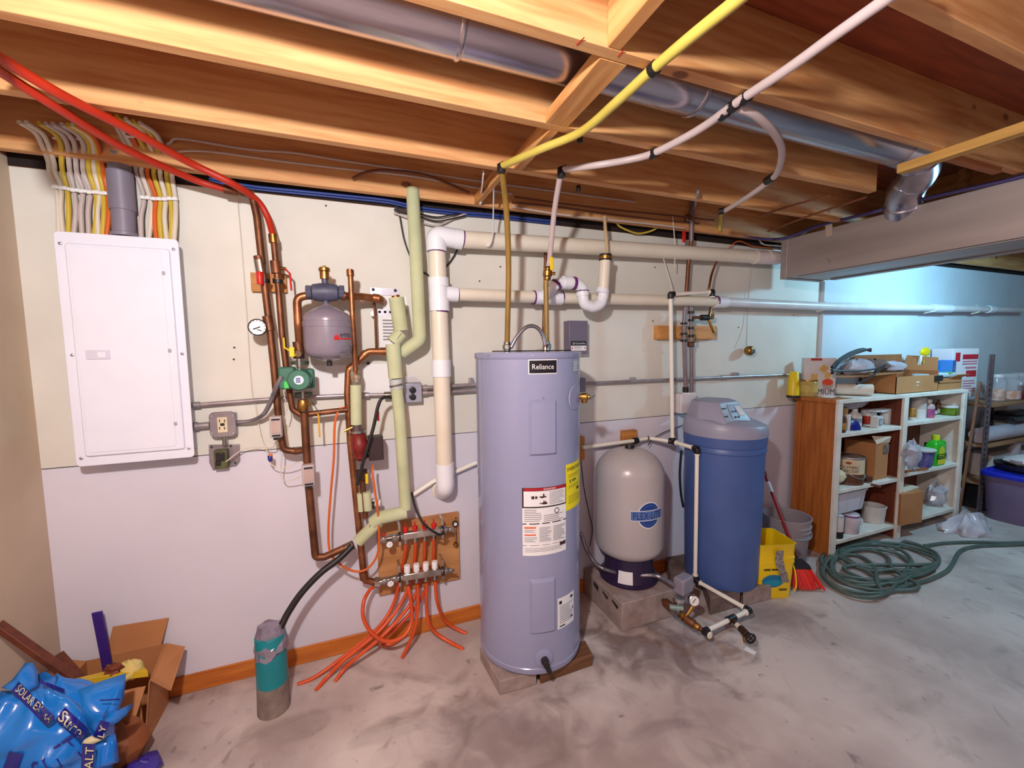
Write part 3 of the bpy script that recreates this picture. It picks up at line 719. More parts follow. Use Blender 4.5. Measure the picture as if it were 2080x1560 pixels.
# offset copper that runs down to the lower manifold
lo_ = thing('copper_drop', 'copper pipe with two offset bends that drops to the lower manifold', 'pipe', W(740,1190,0.1))
pipe('pipe_length', [(790,714,0.10),(748,714,0.10),(708,752,0.09),(706,800,0.09),(712,900,0.09),(722,1000,0.09),(731,1090,0.09),(740,1178,0.08),(770,1184,0.08)], 14, M_COPPER, lo_, rad=0.03)
for (x0,y0,x1,y1) in ((772,714,786,714),(745,716,738,723),(715,745,709,752),(737,1160,740,1176)):
    ring('elbow_collar', x0,y0,0.095,x1,y1, 17, M_COPPER, lo_)
ring('union', 760,1183,0.08,772,1184, 22, M_CHROME, lo_)
# red mixing circulator beside it
rc = thing('red_flow_valve', 'dark red zone valve body with black actuator box on the second drop', 'valve', W(736,1000,0.14))
M_RUST = mat('red_cast', (128,26,22), 0.45, 0, c2=(90,18,16), scale=20, bump=0.1)
p = W(731,905,0.14)
MB().lathe([(0.020,0.075),(0.036,0.06),(0.034,0.03),(0.04,0.02),(0.04,-0.03),(0.034,-0.04),(0.036,-0.06),(0.02,-0.075)], p, (-0.06,0,1), 18).build('body', M_RUST, rc)
MB().lathe([(0.040,-0.006),(0.040,0.006)], W(727,876,0.14), (-0.06,0,1), 16).build('flange', M_CHROME, rc)
a, b = W(748,889,0.17), W(780,934,0.17)
MB().box((a.x,-0.17,b.z), (b.x,-0.1,a.z)).build('actuator_box', mat('actuator_black', (52,34,36), 0.5), rc, bevel=0.004)
pipe('pipe_length', [(735,960,0.13),(738,1000,0.13),(742,1052,0.13)], 12, M_COPPERD, rc)
ring('lower_nut', 734,955,0.14,735,972, 24, mat('valve_bronze', (92,70,56), 0.45, 0.8), rc)
MB().cbox(W(745,972,0.16), (0.014,0.014,0.05)).build('yellow_lever', M_YELLOW, rc, bevel=0.003)
pipe('insulation_half', [(731,1002,0.13),(734,1038,0.13)], 12, M_INSUL, rc, seg=14)
pipe('insulation_half', [(745,1000,0.15),(748,1036,0.15)], 16, M_INSUL, rc, seg=14)
MB().lathe([(0.018,-0.02),(0.018,0.02)], W(765,1022,0.12), (1,-0.3,0), 14).build('drain_cap', M_WHITE, rc)
MB().lathe([(0.020,-0.01),(0.020,0.012)], W(757,1026,0.125), (1,-0.3,0), 14).build('cap_collar', M_BLACKP, rc)

# insulated risers
gi = thing('insulated_pipe', 'fat pale green foam-covered pipe rising to the ceiling with one bend', 'insulated pipe', W(815,715,0.12))
DI = 0.15
pipe('foam_sleeve', [(838,385,0.10),(845,520,DI),(853,690,DI),(816,717,0.11)], 26, M_INSUL, gi, rad=0.045, seg=20)
pipe('bare_end', [(836,372,0.10),(838,390,0.10)], 8, M_COPPER, gi)
g2 = thing('insulated_pipe', 'jointed pale green foam-covered pipe running from the printed card down to the upper manifold', 'insulated pipe', W(820,1030,0.14))
pipe('foam_sleeve', [(805,605,0.15),(815,672,0.15)], 30, M_INSUL, g2, seg=20)
pipe('foam_sleeve', [(815,676,0.15),(798,696,0.15)], 28, M_INSUL, g2, seg=20)
pipe('foam_sleeve', [(798,699,0.15),(804,768,0.15)], 29, M_INSUL, g2, seg=20)
pipe('foam_sleeve', [(806,788,0.15),(813,860,0.15),(824,1034,0.15)], 24, M_INSUL, g2, seg=20)
pipe('foam_sleeve', [(825,1040,0.15),(770,1052,0.15),(758,1062,0.14)], 27, M_INSUL, g2, seg=20, rad=0.02)
pipe('foam_sleeve', [(770,1058,0.14),(727,1100,0.13)], 25, M_INSUL, g2, seg=20)
ring('bare_end', 803,600,0.15,805,607, 16, M_COPPER, g2)
ring('joint_tape', 804,770,0.15,806,790, 27, mat('tape_grey', (188,196,196), 0.5), g2)
ring('hose_clamp', 805,780,0.15,806,784, 30, M_CHROME, g2)
ring('pipe_union', 718,1106,0.13,697,1116, 18, mat('union_grey', (132,104,92), 0.4, 0.8), g2)
for (x0,y0,x1,y1) in ((741,1098,753,1064),):
    A, B = W(x0,y0,0.155), W(x1,y1,0.162)
    MB().beam(A, B, 0.003, 0.002).build('split_seam', M_BLACK, g2)
A, B = W(806,690,0.182), W(816,676,0.186); MB().beam(A, B, 0.004, 0.002).build('split_seam', M_BLACK, g2)
# thin orange capillary loop
P = [W(706,828,0.11),W(690,832,0.12),(W(680,862,0.13)),W(678,930,0.13),W(672,1000,0.13),W(667,1080,0.13),W(672,1125,0.14),W(696,1150,0.14),W(725,1161,0.14),W(750,1152,0.14),W(768,1120,0.15),W(769,1060,0.17),W(762,1000,0.18),W(757,960,0.17),W(758,945,0.15)]
cable('orange_cable', P, 4.5, C_O, 'thin orange cable hanging in a long loop below the green pump', n=8)
# black hose from the union to the floor stub
P = [W(716,1108,0.16), W(690,1134,0.18), W(650,1165,0.2), W(612,1205,0.22), W(585,1245,0.24), W(570,1275,0.262)]
tag(MB().tube(spline(P,6), PR(P[2],13), 14).build('black_hose', M_BLACK), 'black hose curving from the copper union down to the teal floor pipe', 'hose')
# black thin tubes near the manifold
P = [W(815,810,0.05),W(800,808,0.13),W(778,808,0.19),W(768,825,0.2),W(758,870,0.2),W(740,930,0.2),W(726,985,0.19)]
cable('black_cable', P, 7, C_K, 'thick black cord hooked over the duplex outlet box, hanging past the red valve', n=6)
P = [W(836,1000,0.11),W(845,1035,0.16),W(862,1065,0.2),W(890,1085,0.2),W(902,1082,0.17)]
cable('black_cable', P, 5, C_K, 'black cord curving down over the upper manifold', n=6)
# control wires
P = [W(628,945,0.13),W(610,938,0.12),W(585,948,0.1),W(560,948,0.09),W(546,936,0.09),W(541,910,0.09),W(530,885,0.03),W(518,820,0.01),W(510,780,0.01),W(498,600,0.006),W(488,470,0.006),W(482,405,0.01)]
cable('thermostat_wire', P, 2, C_W, 'thin white wire stapled up the bare wall beside the panel', n=5)
P = [W(557,890,0.12),W(570,905,0.12),W(572,930,0.11),W(570,960,0.10),W(576,975,0.1),W(590,976,0.1),W(610,968,0.13)]
cable('thermostat_wire', P, 2, C_W, 'thin white wire looping between the two sensor boxes', n=5)
P = [W(459,938,0.06),W(490,915,0.05),W(520,908,0.04),W(552,910,0.08),W(562,896,0.11),W(580,908,0.1)]
cable('thermostat_wire', P, 2, C_W, 'thin white wire from the small transformer to the nearest sensor box', n=5)
tag(MB().lathe([(0.008,0),(0.011,0.006),(0.009,0.028),(0.004,0.034)], W(549,936,0.095), (0.1,0,1), 10).build('wire_nut', mat('wire_nut_orange', (226,120,30), 0.4)), 'tiny orange wire connector on the white wires', 'wire connector')
tag(MB().lathe([(0.008,0),(0.011,0.006),(0.009,0.024),(0.004,0.03)], W(548,925,0.095), (0.1,-0.2,-1), 10).build('wire_nut', mat('wire_nut_blue', (40,50,140), 0.4)), 'tiny blue wire connector on the white wires', 'wire connector')
P = [W(577,785,0.18), W(577,800,0.17), W(583,830,0.14), W(578,850,0.14)]
cable('thermostat_wire', P, 2, C_W, 'short white wire dangling below the pump terminal box', n=5)
P = [W(633,816,0.13),W(644,832,0.15),W(650,845,0.15)]
cable('tag_string', P, 1.5, C_K, 'short string looped on the valve below the pump', n=4)
a, b = W(645,836,0.15), W(651,888,0.15)
tag(MB().cbox((a+b)/2, (0.008,0.002,abs(a.z-b.z))).build('valve_tag', mat('tag_yellow', (210,160,30), 0.5)), 'narrow yellow tag hanging from the valve below the pump', 'tag')
# ================================================================== ELECTRICAL BOXES AND CONDUIT
def boxw(name, px0, py0, px1, py1, d_front, depth, material, parent, bevel=0.003):
    "box whose front face fills a pixel rectangle at d_front"
    a, b = W(px0,py0,d_front), W(px1,py1,d_front)
    return MB().box((min(a.x,b.x),-d_front,min(a.z,b.z)), (max(a.x,b.x),-d_front+depth,max(a.z,b.z))).build(name, material, parent, bevel=bevel)
DC = 0.03
c1 = thing('steel_conduit', 'thin steel conduit along the wall from the breaker panel toward the duplex outlet', 'conduit', W(600,808,DC))
pipe('tube', [(393,823),(545,811),(640,806),(712,803),(818,801)], 8, M_CONDUIT, c1, d=DC, rad=0.1)
ring('connector', 393,823,DC,407,822, 13, M_CONDUIT, c1); ring('connector', 735,803,DC,750,803, 13, M_CONDUIT, c1); ring('connector', 780,803,0.05,812,801, 15, M_CHROME, c1)
c3 = thing('steel_conduit', 'upper of the pair of steel conduits between the duplex outlet and the water heater', 'conduit', W(910,787,DC))
pipe('tube', [(858,788),(970,781)], 8, M_CONDUIT, c3, d=DC); ring('connector', 857,788,DC,868,787, 12, M_CONDUIT, c3)
boxw('strap', 954,768,962,785, 0.034, 0.03, M_CONDUIT, c3, 0.002)
c4 = thing('steel_conduit', 'lower of the pair of steel conduits between the duplex outlet and the water heater', 'conduit', W(910,797,DC))
pipe('tube', [(858,799),(970,793)], 8, M_CONDUIT, c4, d=DC); ring('connector', 857,799,DC,868,798, 12, M_CONDUIT, c4)
c5 = thing('steel_conduit', 'long thin steel conduit along the wall from the water heater to the wooden cabinet', 'conduit', W(1400,770,DC))
pipe('tube', [(1186,779),(1345,772),(1480,766),(1625,760)], 6, M_CONDUIT, c5, d=DC, rad=0.1)
for px, py in ((1288,769),(1497,759)): boxw('strap', px-4, py-2, px+4, py+8, 0.034, 0.03, M_CONDUIT, c5, 0.002)
ring('coupling', 1463,767,DC,1474,766, 9, M_CONDUIT, c5)
gf = thing('outlet_box', 'grey steel outlet box with ivory receptacle beside the breaker panel', 'outlet', W(452,886,0))
M_BOXG = mat('box_steel', (164,154,160), 0.4, 0.6, c2=(140,130,138), scale=12)
boxw('back_box', 428,842,480,884, 0.042, 0.04, M_BOXG, gf)
a, b = W(423,838,0.05), W(481,886,0.05)
cpl = plate_xz(MB(), ((a.x+b.x)/2,(a.z+b.z)/2), b.x-a.x, a.z-b.z, 0.022, -0.05, -0.042).build('cover_plate', M_BOXG, gf, bevel=0.003)
rcp = boxw('receptacle', 440,848,463,878, 0.054, 0.008, mat('ivory', (222,208,176), 0.4), gf, 0.002)
for px, py in ((446,855),(456,855),(446,870),(456,870)): boxw('slot', px-1.2,py-2.5,px+1.2,py+2.5, 0.0545, 0.002, M_INK, rcp, 0)
boxw('test_button', 447,860,456,865, 0.056, 0.003, M_BLACKP, rcp, 0.0005)
for px, py in ((431,845),(473,844),(431,880),(474,880)): MB().lathe([(0.006,0),(0.005,0.003)], W(px,py,0.05), (0,-1,0), 10).build('screw', M_STEEL, gf)
nip = thing('conduit_nipple', 'short fat steel nipple joining the breaker panel and the ivory outlet box', 'conduit', W(410,863,0.03))
pipe('tube', [(393,866),(426,863)], 13, M_CONDUIT, nip, d=0.03); ring('locknut', 395,866,0.03,403,865, 17, M_CONDUIT, nip)
tf = thing('transformer', 'small open transformer on a scrap of grey steel plate under the ivory outlet', 'transformer', W(455,948,0))
a = [W(*p,0.012) for p in ((424,904),(486,903),(487,936),(480,946),(462,949),(432,955),(425,940))]
MB().prism(a, (0,0.011,0)).build('plate', M_BOXG, tf, bevel=0.001)
boxw('core', 433,916,463,951, 0.05, 0.04, mat('transformer_core', (104,104,66), 0.55, 0.2, c2=(70,70,44), scale=30), tf, 0.003)
boxw('coil', 437,921,456,936, 0.058, 0.01, M_BLACKP, tf, 0.003)
boxw('coil', 437,938,448,946, 0.056, 0.01, M_BLACKP, tf, 0.002)
ring('nipple', 456,884,0.03,457,905, 9, M_CHROME, tf)
for px, py in ((430,908),(469,906),(478,940)): MB().cyl(W(px,py,0.012), W(px,py,0.0135), 0.006, 8).build('knockout', M_INK, tf)
def flexible(name, pts, w, material, label, parent=None, cat='conduit', n=12):
    "corrugated metal hose"
    P = spline(pts, n); r = PR(P[len(P)//2], w)
    q = [P[0]]; L = 0
    for i in range(1, len(P)):
        seg = P[i]-P[i-1]; k = max(1, int(seg.length/0.0035))
        for j in range(1, k+1): q.append(P[i-1]+seg*(j/k))
    rad = [r*(1.06 if (i % 2) else 0.9) for i in range(len(q))]
    o = MB().tube(q, rad, 10).build(name, material, parent)
    return tag(o, label, cat) if label else o
M_FLEX = mat('flex_steel', (186,182,192), 0.35, 0.9, c2=(140,136,146), scale=10)
flexible('flexible_conduit', [W(481,858,0.03),W(510,855,0.045),W(535,842,0.08),W(550,815,0.13),W(560,790,0.18),W(573,764,0.20)], 9, M_FLEX, 'corrugated steel conduit curving from the ivory outlet up to the green pump')
dx = thing('outlet_box', 'square steel box with two black outlets between insulation and drain pipe', 'outlet', W(838,817,0))
boxw('back_box', 820,779,858,817, 0.06, 0.06, mat('box_zinc', (176,178,196), 0.38, 0.6), dx, 0.004)
for py in (792,806):
    p = W(838,py,0.061); q = MB().lathe([(PR(p,15),0),(PR(p,15),0.004),(PR(p,13),0.005)], p, (0,-1,0), 20, squash=(0.86,1.0)).build('outlet_face', M_BLACKP, dx)
for px, py in ((824,783),(853,782),(825,812),(853,812)): MB().lathe([(0.004,0),(0.003,0.003)], W(px,py,0.06), (0,-1,0), 8).build('screw', M_STEEL, dx)
p = W(836,772,0.055); rr_ = PR(p,34)
MB().prism([(p.x+rr_*math.cos(a), -0.058, p.z-0.012+rr_*math.sin(a)) for a in [PI*k/12 for k in range(13)]], (0,0.006,0)).build('clear_cover', M_CLEAR, dx, bevel=0.001)
tag(MB().cbox(W(768,845,0.16), (0.012,0.006,0.05)).build('red_tag', M_RED, bevel=0.002), 'small red tag dangling beside the black cable', 'tag')

# ================================================================== WHITE DRAIN PIPES
DV = 0.11
dp = thing('drain_pipe', 'thick cream drain pipe dropping from the ceiling line with white elbow and couplings', 'drain pipe', W(903,985,DV))
pv = PR(W(887,560,DV), 35)
def pv_tube(name, pts, k, material, parent, rad=0.06, base=None, d=DV):
    P = [W(*p) if len(p) == 3 else W(p[0],p[1],d) for p in pts]
    return MB().tube(fillet(P, rad, 8), (base or pv)*k, 24).build(name, material, parent, bevel=0.0)
pv_tube('pipe_length', [(887,500),(896,735),(904,970)], 1.0, M_PVC, dp)
pv_tube('pipe_length', [(935,486),(1240,504),(1534,522)], 1.0, M_PVC, dp, rad=0.2)
pv_tube('elbow', [(887,507),(884,478),(932,486)], 1.12, M_PVCW, dp, rad=0.075)
for (x0,y0,x1,y1,k) in ((886,487,887,511,1.17),(925,485,938,487,1.15),(890,565,891,583,1.17),(892,606,893,632,1.17),(896,731,897,765,1.13),(903,941,904,966,1.12)):
    pv_tube('coupling', [(x0,y0),(x1,y1)], k, M_PVCW, dp)
pv_tube('tee_body', [(890,580),(892,608)], 1.10, M_PVCW, dp)
for (x0,y0,x1,y1,k) in ((887,511,887,513,1.03),(938,486,941,486.5,1.03),(893,632,893,634.5,1.03)):
    pv_tube('primer_ring', [(x0,y0),(x1,y1)], k, M_PURPLE, dp)
a = W(904,966,DV); MB().tube(fillet([a, W(905,990,DV), W(899,996,0.0)], 0.06, 8), pv*1.1, 24).build('bottom_elbow', M_PVCW, dp)
MB().lathe([(pv*1.0,0),(pv*1.3,0.004),(pv*1.3,0.012),(pv*1.0,0.02)], W(898,992,0.0), (0,-1,0), 24).build('wall_collar', M_PVC, dp)
pv_tube('end_coupling', [(1530,522),(1580,524)], 1.06, mat('pvc_far', (222,206,206), 0.4), dp)
for x0 in (1531,1556): pv_tube('joint_ring', [(x0,522),(x0+2,522.2)], 1.09, M_PVC, dp)
br = thing('drain_pipe', 'slimmer white drain pipe running level along the wall past the grey duct', 'drain pipe', W(1470,612,DV))
pb = PR(W(930,598,DV), 26)
pv_tube('pipe_length', [(906,597),(1100,604),(1470,613)], 1.0, M_PVC, br, rad=0.3, base=pb)
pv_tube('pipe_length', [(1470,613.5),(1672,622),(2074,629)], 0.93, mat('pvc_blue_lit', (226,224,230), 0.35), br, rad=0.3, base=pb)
pv_tube('tee_outlet', [(906,597),(929,598)], 1.18, M_PVCW, br, base=pb); pv_tube('primer_ring', [(929,598),(931,598)], 1.03, M_PURPLE, br, base=pb)
pv_tube('wye_body', [(1084,604),(1140,606)], 1.15, M_PVCW, br, base=pb)
for x0 in (1083,1139): pv_tube('primer_ring', [(x0,604.3),(x0+2,604.4)], 1.2, M_PURPLE, br, base=pb)
pv_tube('reducer', [(1452,613),(1473,614)], 1.15, M_PVCW, br, base=pb)
for x0, y0 in ((1452,612.5),): pv_tube('primer_ring', [(x0,y0),(x0+2.5,y0)], 1.18, M_PURPLE, br, base=pb)
for x0,y0,x1,y1 in ((1893,626,1930,627),(2005,628,2016,628.3)): pv_tube('coupling', [(x0,y0),(x1,y1)], 1.1, M_PVCW, br, base=pb)
for x0, y0 in ((1672,621),(1890,626),(1985,628)):
    p = W(x0,y0,DV); MB().tube([p+Vector((0.02,0.02,pb*1.2)), p+Vector((0.02,-0.02,pb*0.3)), p+Vector((0.0,-0.012,-pb*0.9)), p+Vector((-0.03,0.03,-pb*1.25))], 0.006, 8).build('hanger_hook', M_PVC, br)
tp = thing('trap_standpipe', 'white curved drain trap with upright open standpipe in front of the level drain', 'trap', W(1205,628,0.2))
DT = 0.20; pt = PR(W(1205,600,DT), 22)
pv_tube('trap_bend', [(1104,605,0.13),(1116,590,0.17),(1128,577),(1150,574),(1172,576),(1184,586),(1184,603),(1187,618),(1204,624),(1220,618),(1225,602),(1227,590)], 1.0, M_PVCW, tp, rad=0.05, base=pt, d=DT)
pv_tube('standpipe', [(1225,594),(1230,520)], 1.02, M_PVC, tp, base=pt, d=DT)
for (x0,y0,x1,y1) in ((1183,592,1184,601),(1222,597,1225,588),(1143,574,1160,574.5)): pv_tube('socket', [(x0,y0),(x1,y1)], 1.17, M_PVCW, tp, base=pt, d=DT)
for (x0,y0,x1,y1) in ((1163,575,1168,575.5),(1128,580,1131,577),(1184,590,1184,592)): pv_tube('primer_ring', [(x0,y0),(x1,y1)], 1.15, M_PURPLE, tp, base=pt, d=DT)
pv_tube('rubber_cap', [(1230,517),(1229.5,530)], 1.14, M_BLACK, tp, base=pt, d=DT); pv_tube('hose_clamp', [(1229.8,521),(1229.6,527)], 1.2, M_BRASS, tp, base=pt, d=DT)
P = [W(1228,440,0.16), W(1230,470,0.19), W(1233,500,0.2), W(1232,524,0.2)]
cable('drain_tube', P, 7, mat('beige_tube', (206,178,140), 0.4), 'beige drain tube dropping from the ceiling into the white standpipe', cat='tube')
wt = thing('vent_tube', 'thin white pipe slanting up behind the drain elbow toward the water heater', 'pipe', W(885,975,0.03))
pipe('tube', [(836,1007,0.03),(880,978,0.03),(968,940,0.03)], 9, M_CPVC, wt, rad=0.1)
for lab, pts in (('white plastic hook hanging from a joist around the thick cream drain pipe', [F(1003,378,2.40),F(1003,390,2.39),W(1002,440,0.2),W(1001,478,0.19),W(996,496,0.17),W(988,497,0.12)]),
                 ('short white plastic hook dangling from the joist by the wooden blocking', [F(982,350,2.40),F(980,372,2.39),W(977,398,0.16),W(979,408,0.15),W(975,414,0.15)])):
    tag(MB().tube(spline(pts,5), 0.011, 8, flat=(0.35,1.0)).build('pipe_hook', M_PVCW), lab, 'hook')

# ================================================================== WATER HEATER
HC, HR, HZ0 = (2.062,-0.368), 0.266, 0.075
HZ1 = ray_cyl(1075,715.5,HC,HR)[1]; HZB = ray_cyl(1075,728.5,HC,HR)[1]
M_HEAT = mat('heater_enamel', (146,150,184), 0.24, 0, var=0.015, coat=0.35)
wh = thing('water_heater', 'tall grey electric water heater tank with stickers, standing on blocks', 'water heater', (HC[0],HC[1],HZ0))
MB().lathe([(HR-0.012,HZ0),(HR-0.002,HZ0+0.006),(HR,HZ0+0.012),(HR,HZ0+0.032),(HR-0.003,HZ0+0.035),(HR-0.003,HZB)], (*HC,0), seg=64).build('jacket', M_HEAT, wh)
MB().lathe([(HR-0.001,HZB-0.002),(HR+0.003,HZB+0.003),(HR+0.003,HZ1-0.005),(HR-0.002,HZ1),(HR-0.02,HZ1-0.003),(0.02,HZ1+0.004)], (*HC,0), seg=64).build('top_cap', M_HEAT, wh)
tcam = math.atan2(CX-HC[0], -(CY-HC[1]))
for px in (992,1081,1160):
    t, z = ray_cyl(px,722,HC,HR+0.003); n = Vector((math.sin(t),-math.cos(t),0))
    MB().lathe([(0.005,0),(0.004,0.003)], Vector((HC[0],HC[1],z))+n*(HR+0.003), n, 10).build('screw', M_STEEL, wh)
def on_heater(px0, py0, px1, py1, dr=0.001):
    t0, z0 = ray_cyl(px0,(py0+py1)/2,HC,HR); t1, _ = ray_cyl(px1,(py0+py1)/2,HC,HR)
    tm = (px0+px1)/2; _, za = ray_cyl(tm,py0,HC,HR); _, zb = ray_cyl(tm,py1,HC,HR)
    return cyl_fn(HC, HR-0.003+dr, t0, t1, zb, za)
def access(px0, py0, px1, py1, name):
    "shallow pressed cover with sloping top and bottom"
    f0 = on_heater(px0,py0,px1,py1,0.0); mb = MB(); 
    def f(u, v):
        e = min(min(u, 1-u)/0.10, min(v,1-v)/0.05, 1.0); p = f0(u, v)
        n = Vector((p.x-HC[0], p.y-HC[1], 0)).normalized(); return p+n*(0.013*e)
    us = [0,0.05,0.10,0.3,0.5,0.7,0.90,0.95,1]; vs_ = [0,0.025,0.05,0.3,0.6,0.95,0.975,1]
    V = [[mb.bm.verts.new(f(u,v)) for u in us] for v in vs_]
    for j in range(len(vs_)-1):
        for i in range(len(us)-1): mb.face([V[j][i],V[j][i+1],V[j+1][i+1],V[j+1][i]])
    o = mb.build(name, M_HEAT, wh, angle=25)
    p = f0(0.5,1.03); n = Vector((p.x-HC[0],p.y-HC[1],0)).normalized(); MB().lathe([(0.005,0),(0.004,0.004)], p, n, 10).build('screw', M_STEEL, wh)
access(1074,812,1131,926,'access_cover'); access(1076,1176,1129,1287,'access_cover')
f = on_heater(1073,730,1132,760); bd = patch(f, M_WHITE, wh, 'badge', 8)
patch(on_heater(1075,732,1131,758,0.002), mat('badge_black', (26,18,24), 0.3), bd, 'black_field', 8)
lettering('Reliance', on_heater(1081,739.5,1125,750,0.0032), M_WHITE, bd)
f = on_heater(1061,990,1150,1128); wl = patch(f, M_PAPER, wh, 'warning_label', 10)
f2 = lambda u0,v0,u1,v1: sub_fn(on_heater(1061,990,1150,1128,0.0022),u0,v0,u1,v1)
patch(f2(0,0.705,1,1), mat('label_black', (30,16,24), 0.5), wl, 'black_border', 10)
f3 = lambda u0,v0,u1,v1: sub_fn(on_heater(1061,990,1150,1128,0.0034),u0,v0,u1,v1)
patch(f3(0.03,0.955,0.975,0.995), mat('label_red', (176,20,40), 0.5), wl, 'red_band', 10)
patch(f3(0.03,0.725,0.975,0.95), M_PAPER, wl, 'picture_field', 10)
f4 = lambda u0,v0,u1,v1: sub_fn(on_heater(1061,990,1150,1128,0.0046),u0,v0,u1,v1)
lettering('DANGER', f4(0.45,0.962,0.72,0.988), M_PAPER, wl)
strips(f4(0,0,1,1), para(0.57,0.74,0.94,0.94,9,0.3), M_GREYINK, wl)
ic = MB()
for (u,v,r_) in ((0.22,0.86,0.03),(0.29,0.86,0.025),(0.42,0.86,0.02)):
    ic.grid(f4(u-r_,v-r_*0.7,u+r_,v+r_*0.7), 2, 1)
ic.grid(f4(0.36,0.855,0.50,0.875),3,1); ic.grid(f4(0.43,0.87,0.46,0.91),1,1)
ic.grid(f4(0.42,0.755,0.52,0.785),2,1); ic.grid(f4(0.36,0.765,0.43,0.778),1,1); ic.grid(f4(0.44,0.785,0.46,0.81),1,1); ic.grid(f4(0.47,0.785,0.49,0.805),1,1)
ic.build('faucet_and_hand_picture', mat('label_dark', (60,24,28), 0.5), wl)
strips(f2(0,0,1,1), para(0.04,0.50,0.40,0.69,7,0.3)+para(0.45,0.49,0.96,0.60,4,0.3)+para(0.05,0.05,0.95,0.12,3,0.25)+para(0.35,0.20,0.62,0.42,12,0.35)+para(0.66,0.19,0.97,0.42,12,0.35)+para(0.04,0.20,0.3,0.28,4,0.3)+para(0.04,0.34,0.3,0.39,3,0.3), M_GREYINK, wl)
strips(f2(0,0,1,1), [(0.0,0.465,1,0.48),(0.0,0.15,1,0.155),(0.82,0.10,0.98,0.15)], mat('label_dark', (60,24,28), 0.5), wl, 'rule')
strips(f2(0,0,1,1), [(0.04,0.405,0.28,0.43),(0.04,0.30,0.28,0.32)], mat('label_orange', (226,110,70), 0.5), wl, 'orange_heading')
rg = MB(); u0, v0 = 0.75, 0.635
for k in range(14):
    a0, a1 = 2*PI*k/14, 2*PI*(k+1)/14; q = f2(0,0,1,1)
    V = [q(u0+0.06*math.cos(a0)*c_, v0+0.042*math.sin(a0)*c_) for c_ in (1,0.75)]+[q(u0+0.06*math.cos(a1)*c_, v0+0.042*math.sin(a1)*c_) for c_ in (0.75,1)]
    rg.face([rg.bm.verts.new(x) for x in V])
rg.build('round_symbol', M_INK, wl)
f = on_heater(1150,940,1178.5,1032); en = patch(f, mat('energy_yellow', (248,232,20), 0.5), wh, 'energy_label', 8)
fe = lambda u0,v0,u1,v1: sub_fn(on_heater(1150,940,1178.5,1032,0.0022),u0,v0,u1,v1)
lettering('ENERGYGUIDE', fe(0.06,0.85,0.98,0.93), M_INK, en); lettering('$ 494', fe(0.15,0.575,0.50,0.66), M_INK, en)
strips(fe(0,0,1,1), [(0.55,0.37,0.72,0.43)], M_INK, en, 'number')
strips(fe(0,0,1,1), para(0.1,0.7,0.9,0.78,2,0.25)+para(0.1,0.46,0.9,0.54,2,0.25)+para(0.1,0.12,0.9,0.32,4,0.25), mat('yellow_print', (150,130,10), 0.6), en)
f = on_heater(1133,1210,1166,1272); rp_ = patch(f, M_PAPER, wh, 'rating_plate', 8)
strips(on_heater(1133,1210,1166,1272,0.0022), para(0.1,0.15,0.9,0.75,9,0.3), M_GREYINK, rp_)
strips(on_heater(1133,1210,1166,1272,0.0022), [(0.08,0.8,0.22,0.9),(0.72,0.84,0.88,0.92),(0.1,0.06,0.4,0.1),(0.75,0.2,0.88,0.24),(0.85,0.45,0.92,0.52)], M_INK, rp_, 'marks')
patch(on_heater(1164,730,1176,756), mat('grey_sticker', (150,156,170), 0.5), wh, 'small_sticker'); 
strips(on_heater(1164,730,1176,756,0.0022), para(0.1,0.1,0.9,0.9,5,0.4), M_PAPER, wh)
# relief valve on the shoulder, drain valve at the foot
t, z = ray_cyl(1168,808,HC,HR); n = Vector((math.sin(t),-math.cos(t),0)); o_ = Vector((*HC,z))+n*(HR-0.004)
MB().lathe([(0.06,0),(0.056,0.005),(0.02,0.008)], o_, n, 24).build('escutcheon', M_HEAT, wh)
t2 = t+0.22; n2 = Vector((math.sin(t2),-math.cos(t2),0)); o2 = Vector((*HC,z))+n2*(HR-0.01)
rv = MB().lathe([(0.013,0),(0.013,0.02),(0.019,0.024),(0.019,0.05),(0.012,0.055),(0.012,0.062)], o2, n2, 14).build('relief_valve', M_BRASS, wh)
MB().lathe([(0.012,-0.03),(0.015,-0.026),(0.015,0.0)], o2+n2*0.036, (0,0,1), 12).build('outlet', M_BRASS, rv)
MB().beam(o2+n2*0.06+Vector((0,0,-0.012)), o2+n2*0.088+Vector((0,0,0.008)), 0.008, 0.004).build('test_lever', M_BLACKP, rv)
t, z = ray_cyl(1105,1338,HC,HR); n = Vector((math.sin(t),-math.cos(t),0)); o_ = Vector((*HC,z))+n*(HR-0.003)
MB().lathe([(0.045,0),(0.043,0.006),(0.018,0.012)], o_, n, 28).build('escutcheon', M_HEAT, wh)
dv = MB().lathe([(0.019,0.008),(0.019,0.028),(0.015,0.03),(0.015,0.05)], o_, n, 12).build('drain_valve', M_BLACKP, wh)
MB().lathe([(0.012,0),(0.012,0.045)], o_+n*0.035, Vector((0.35,-0.25,-1)), 10).build('spout', M_BLACKP, dv)
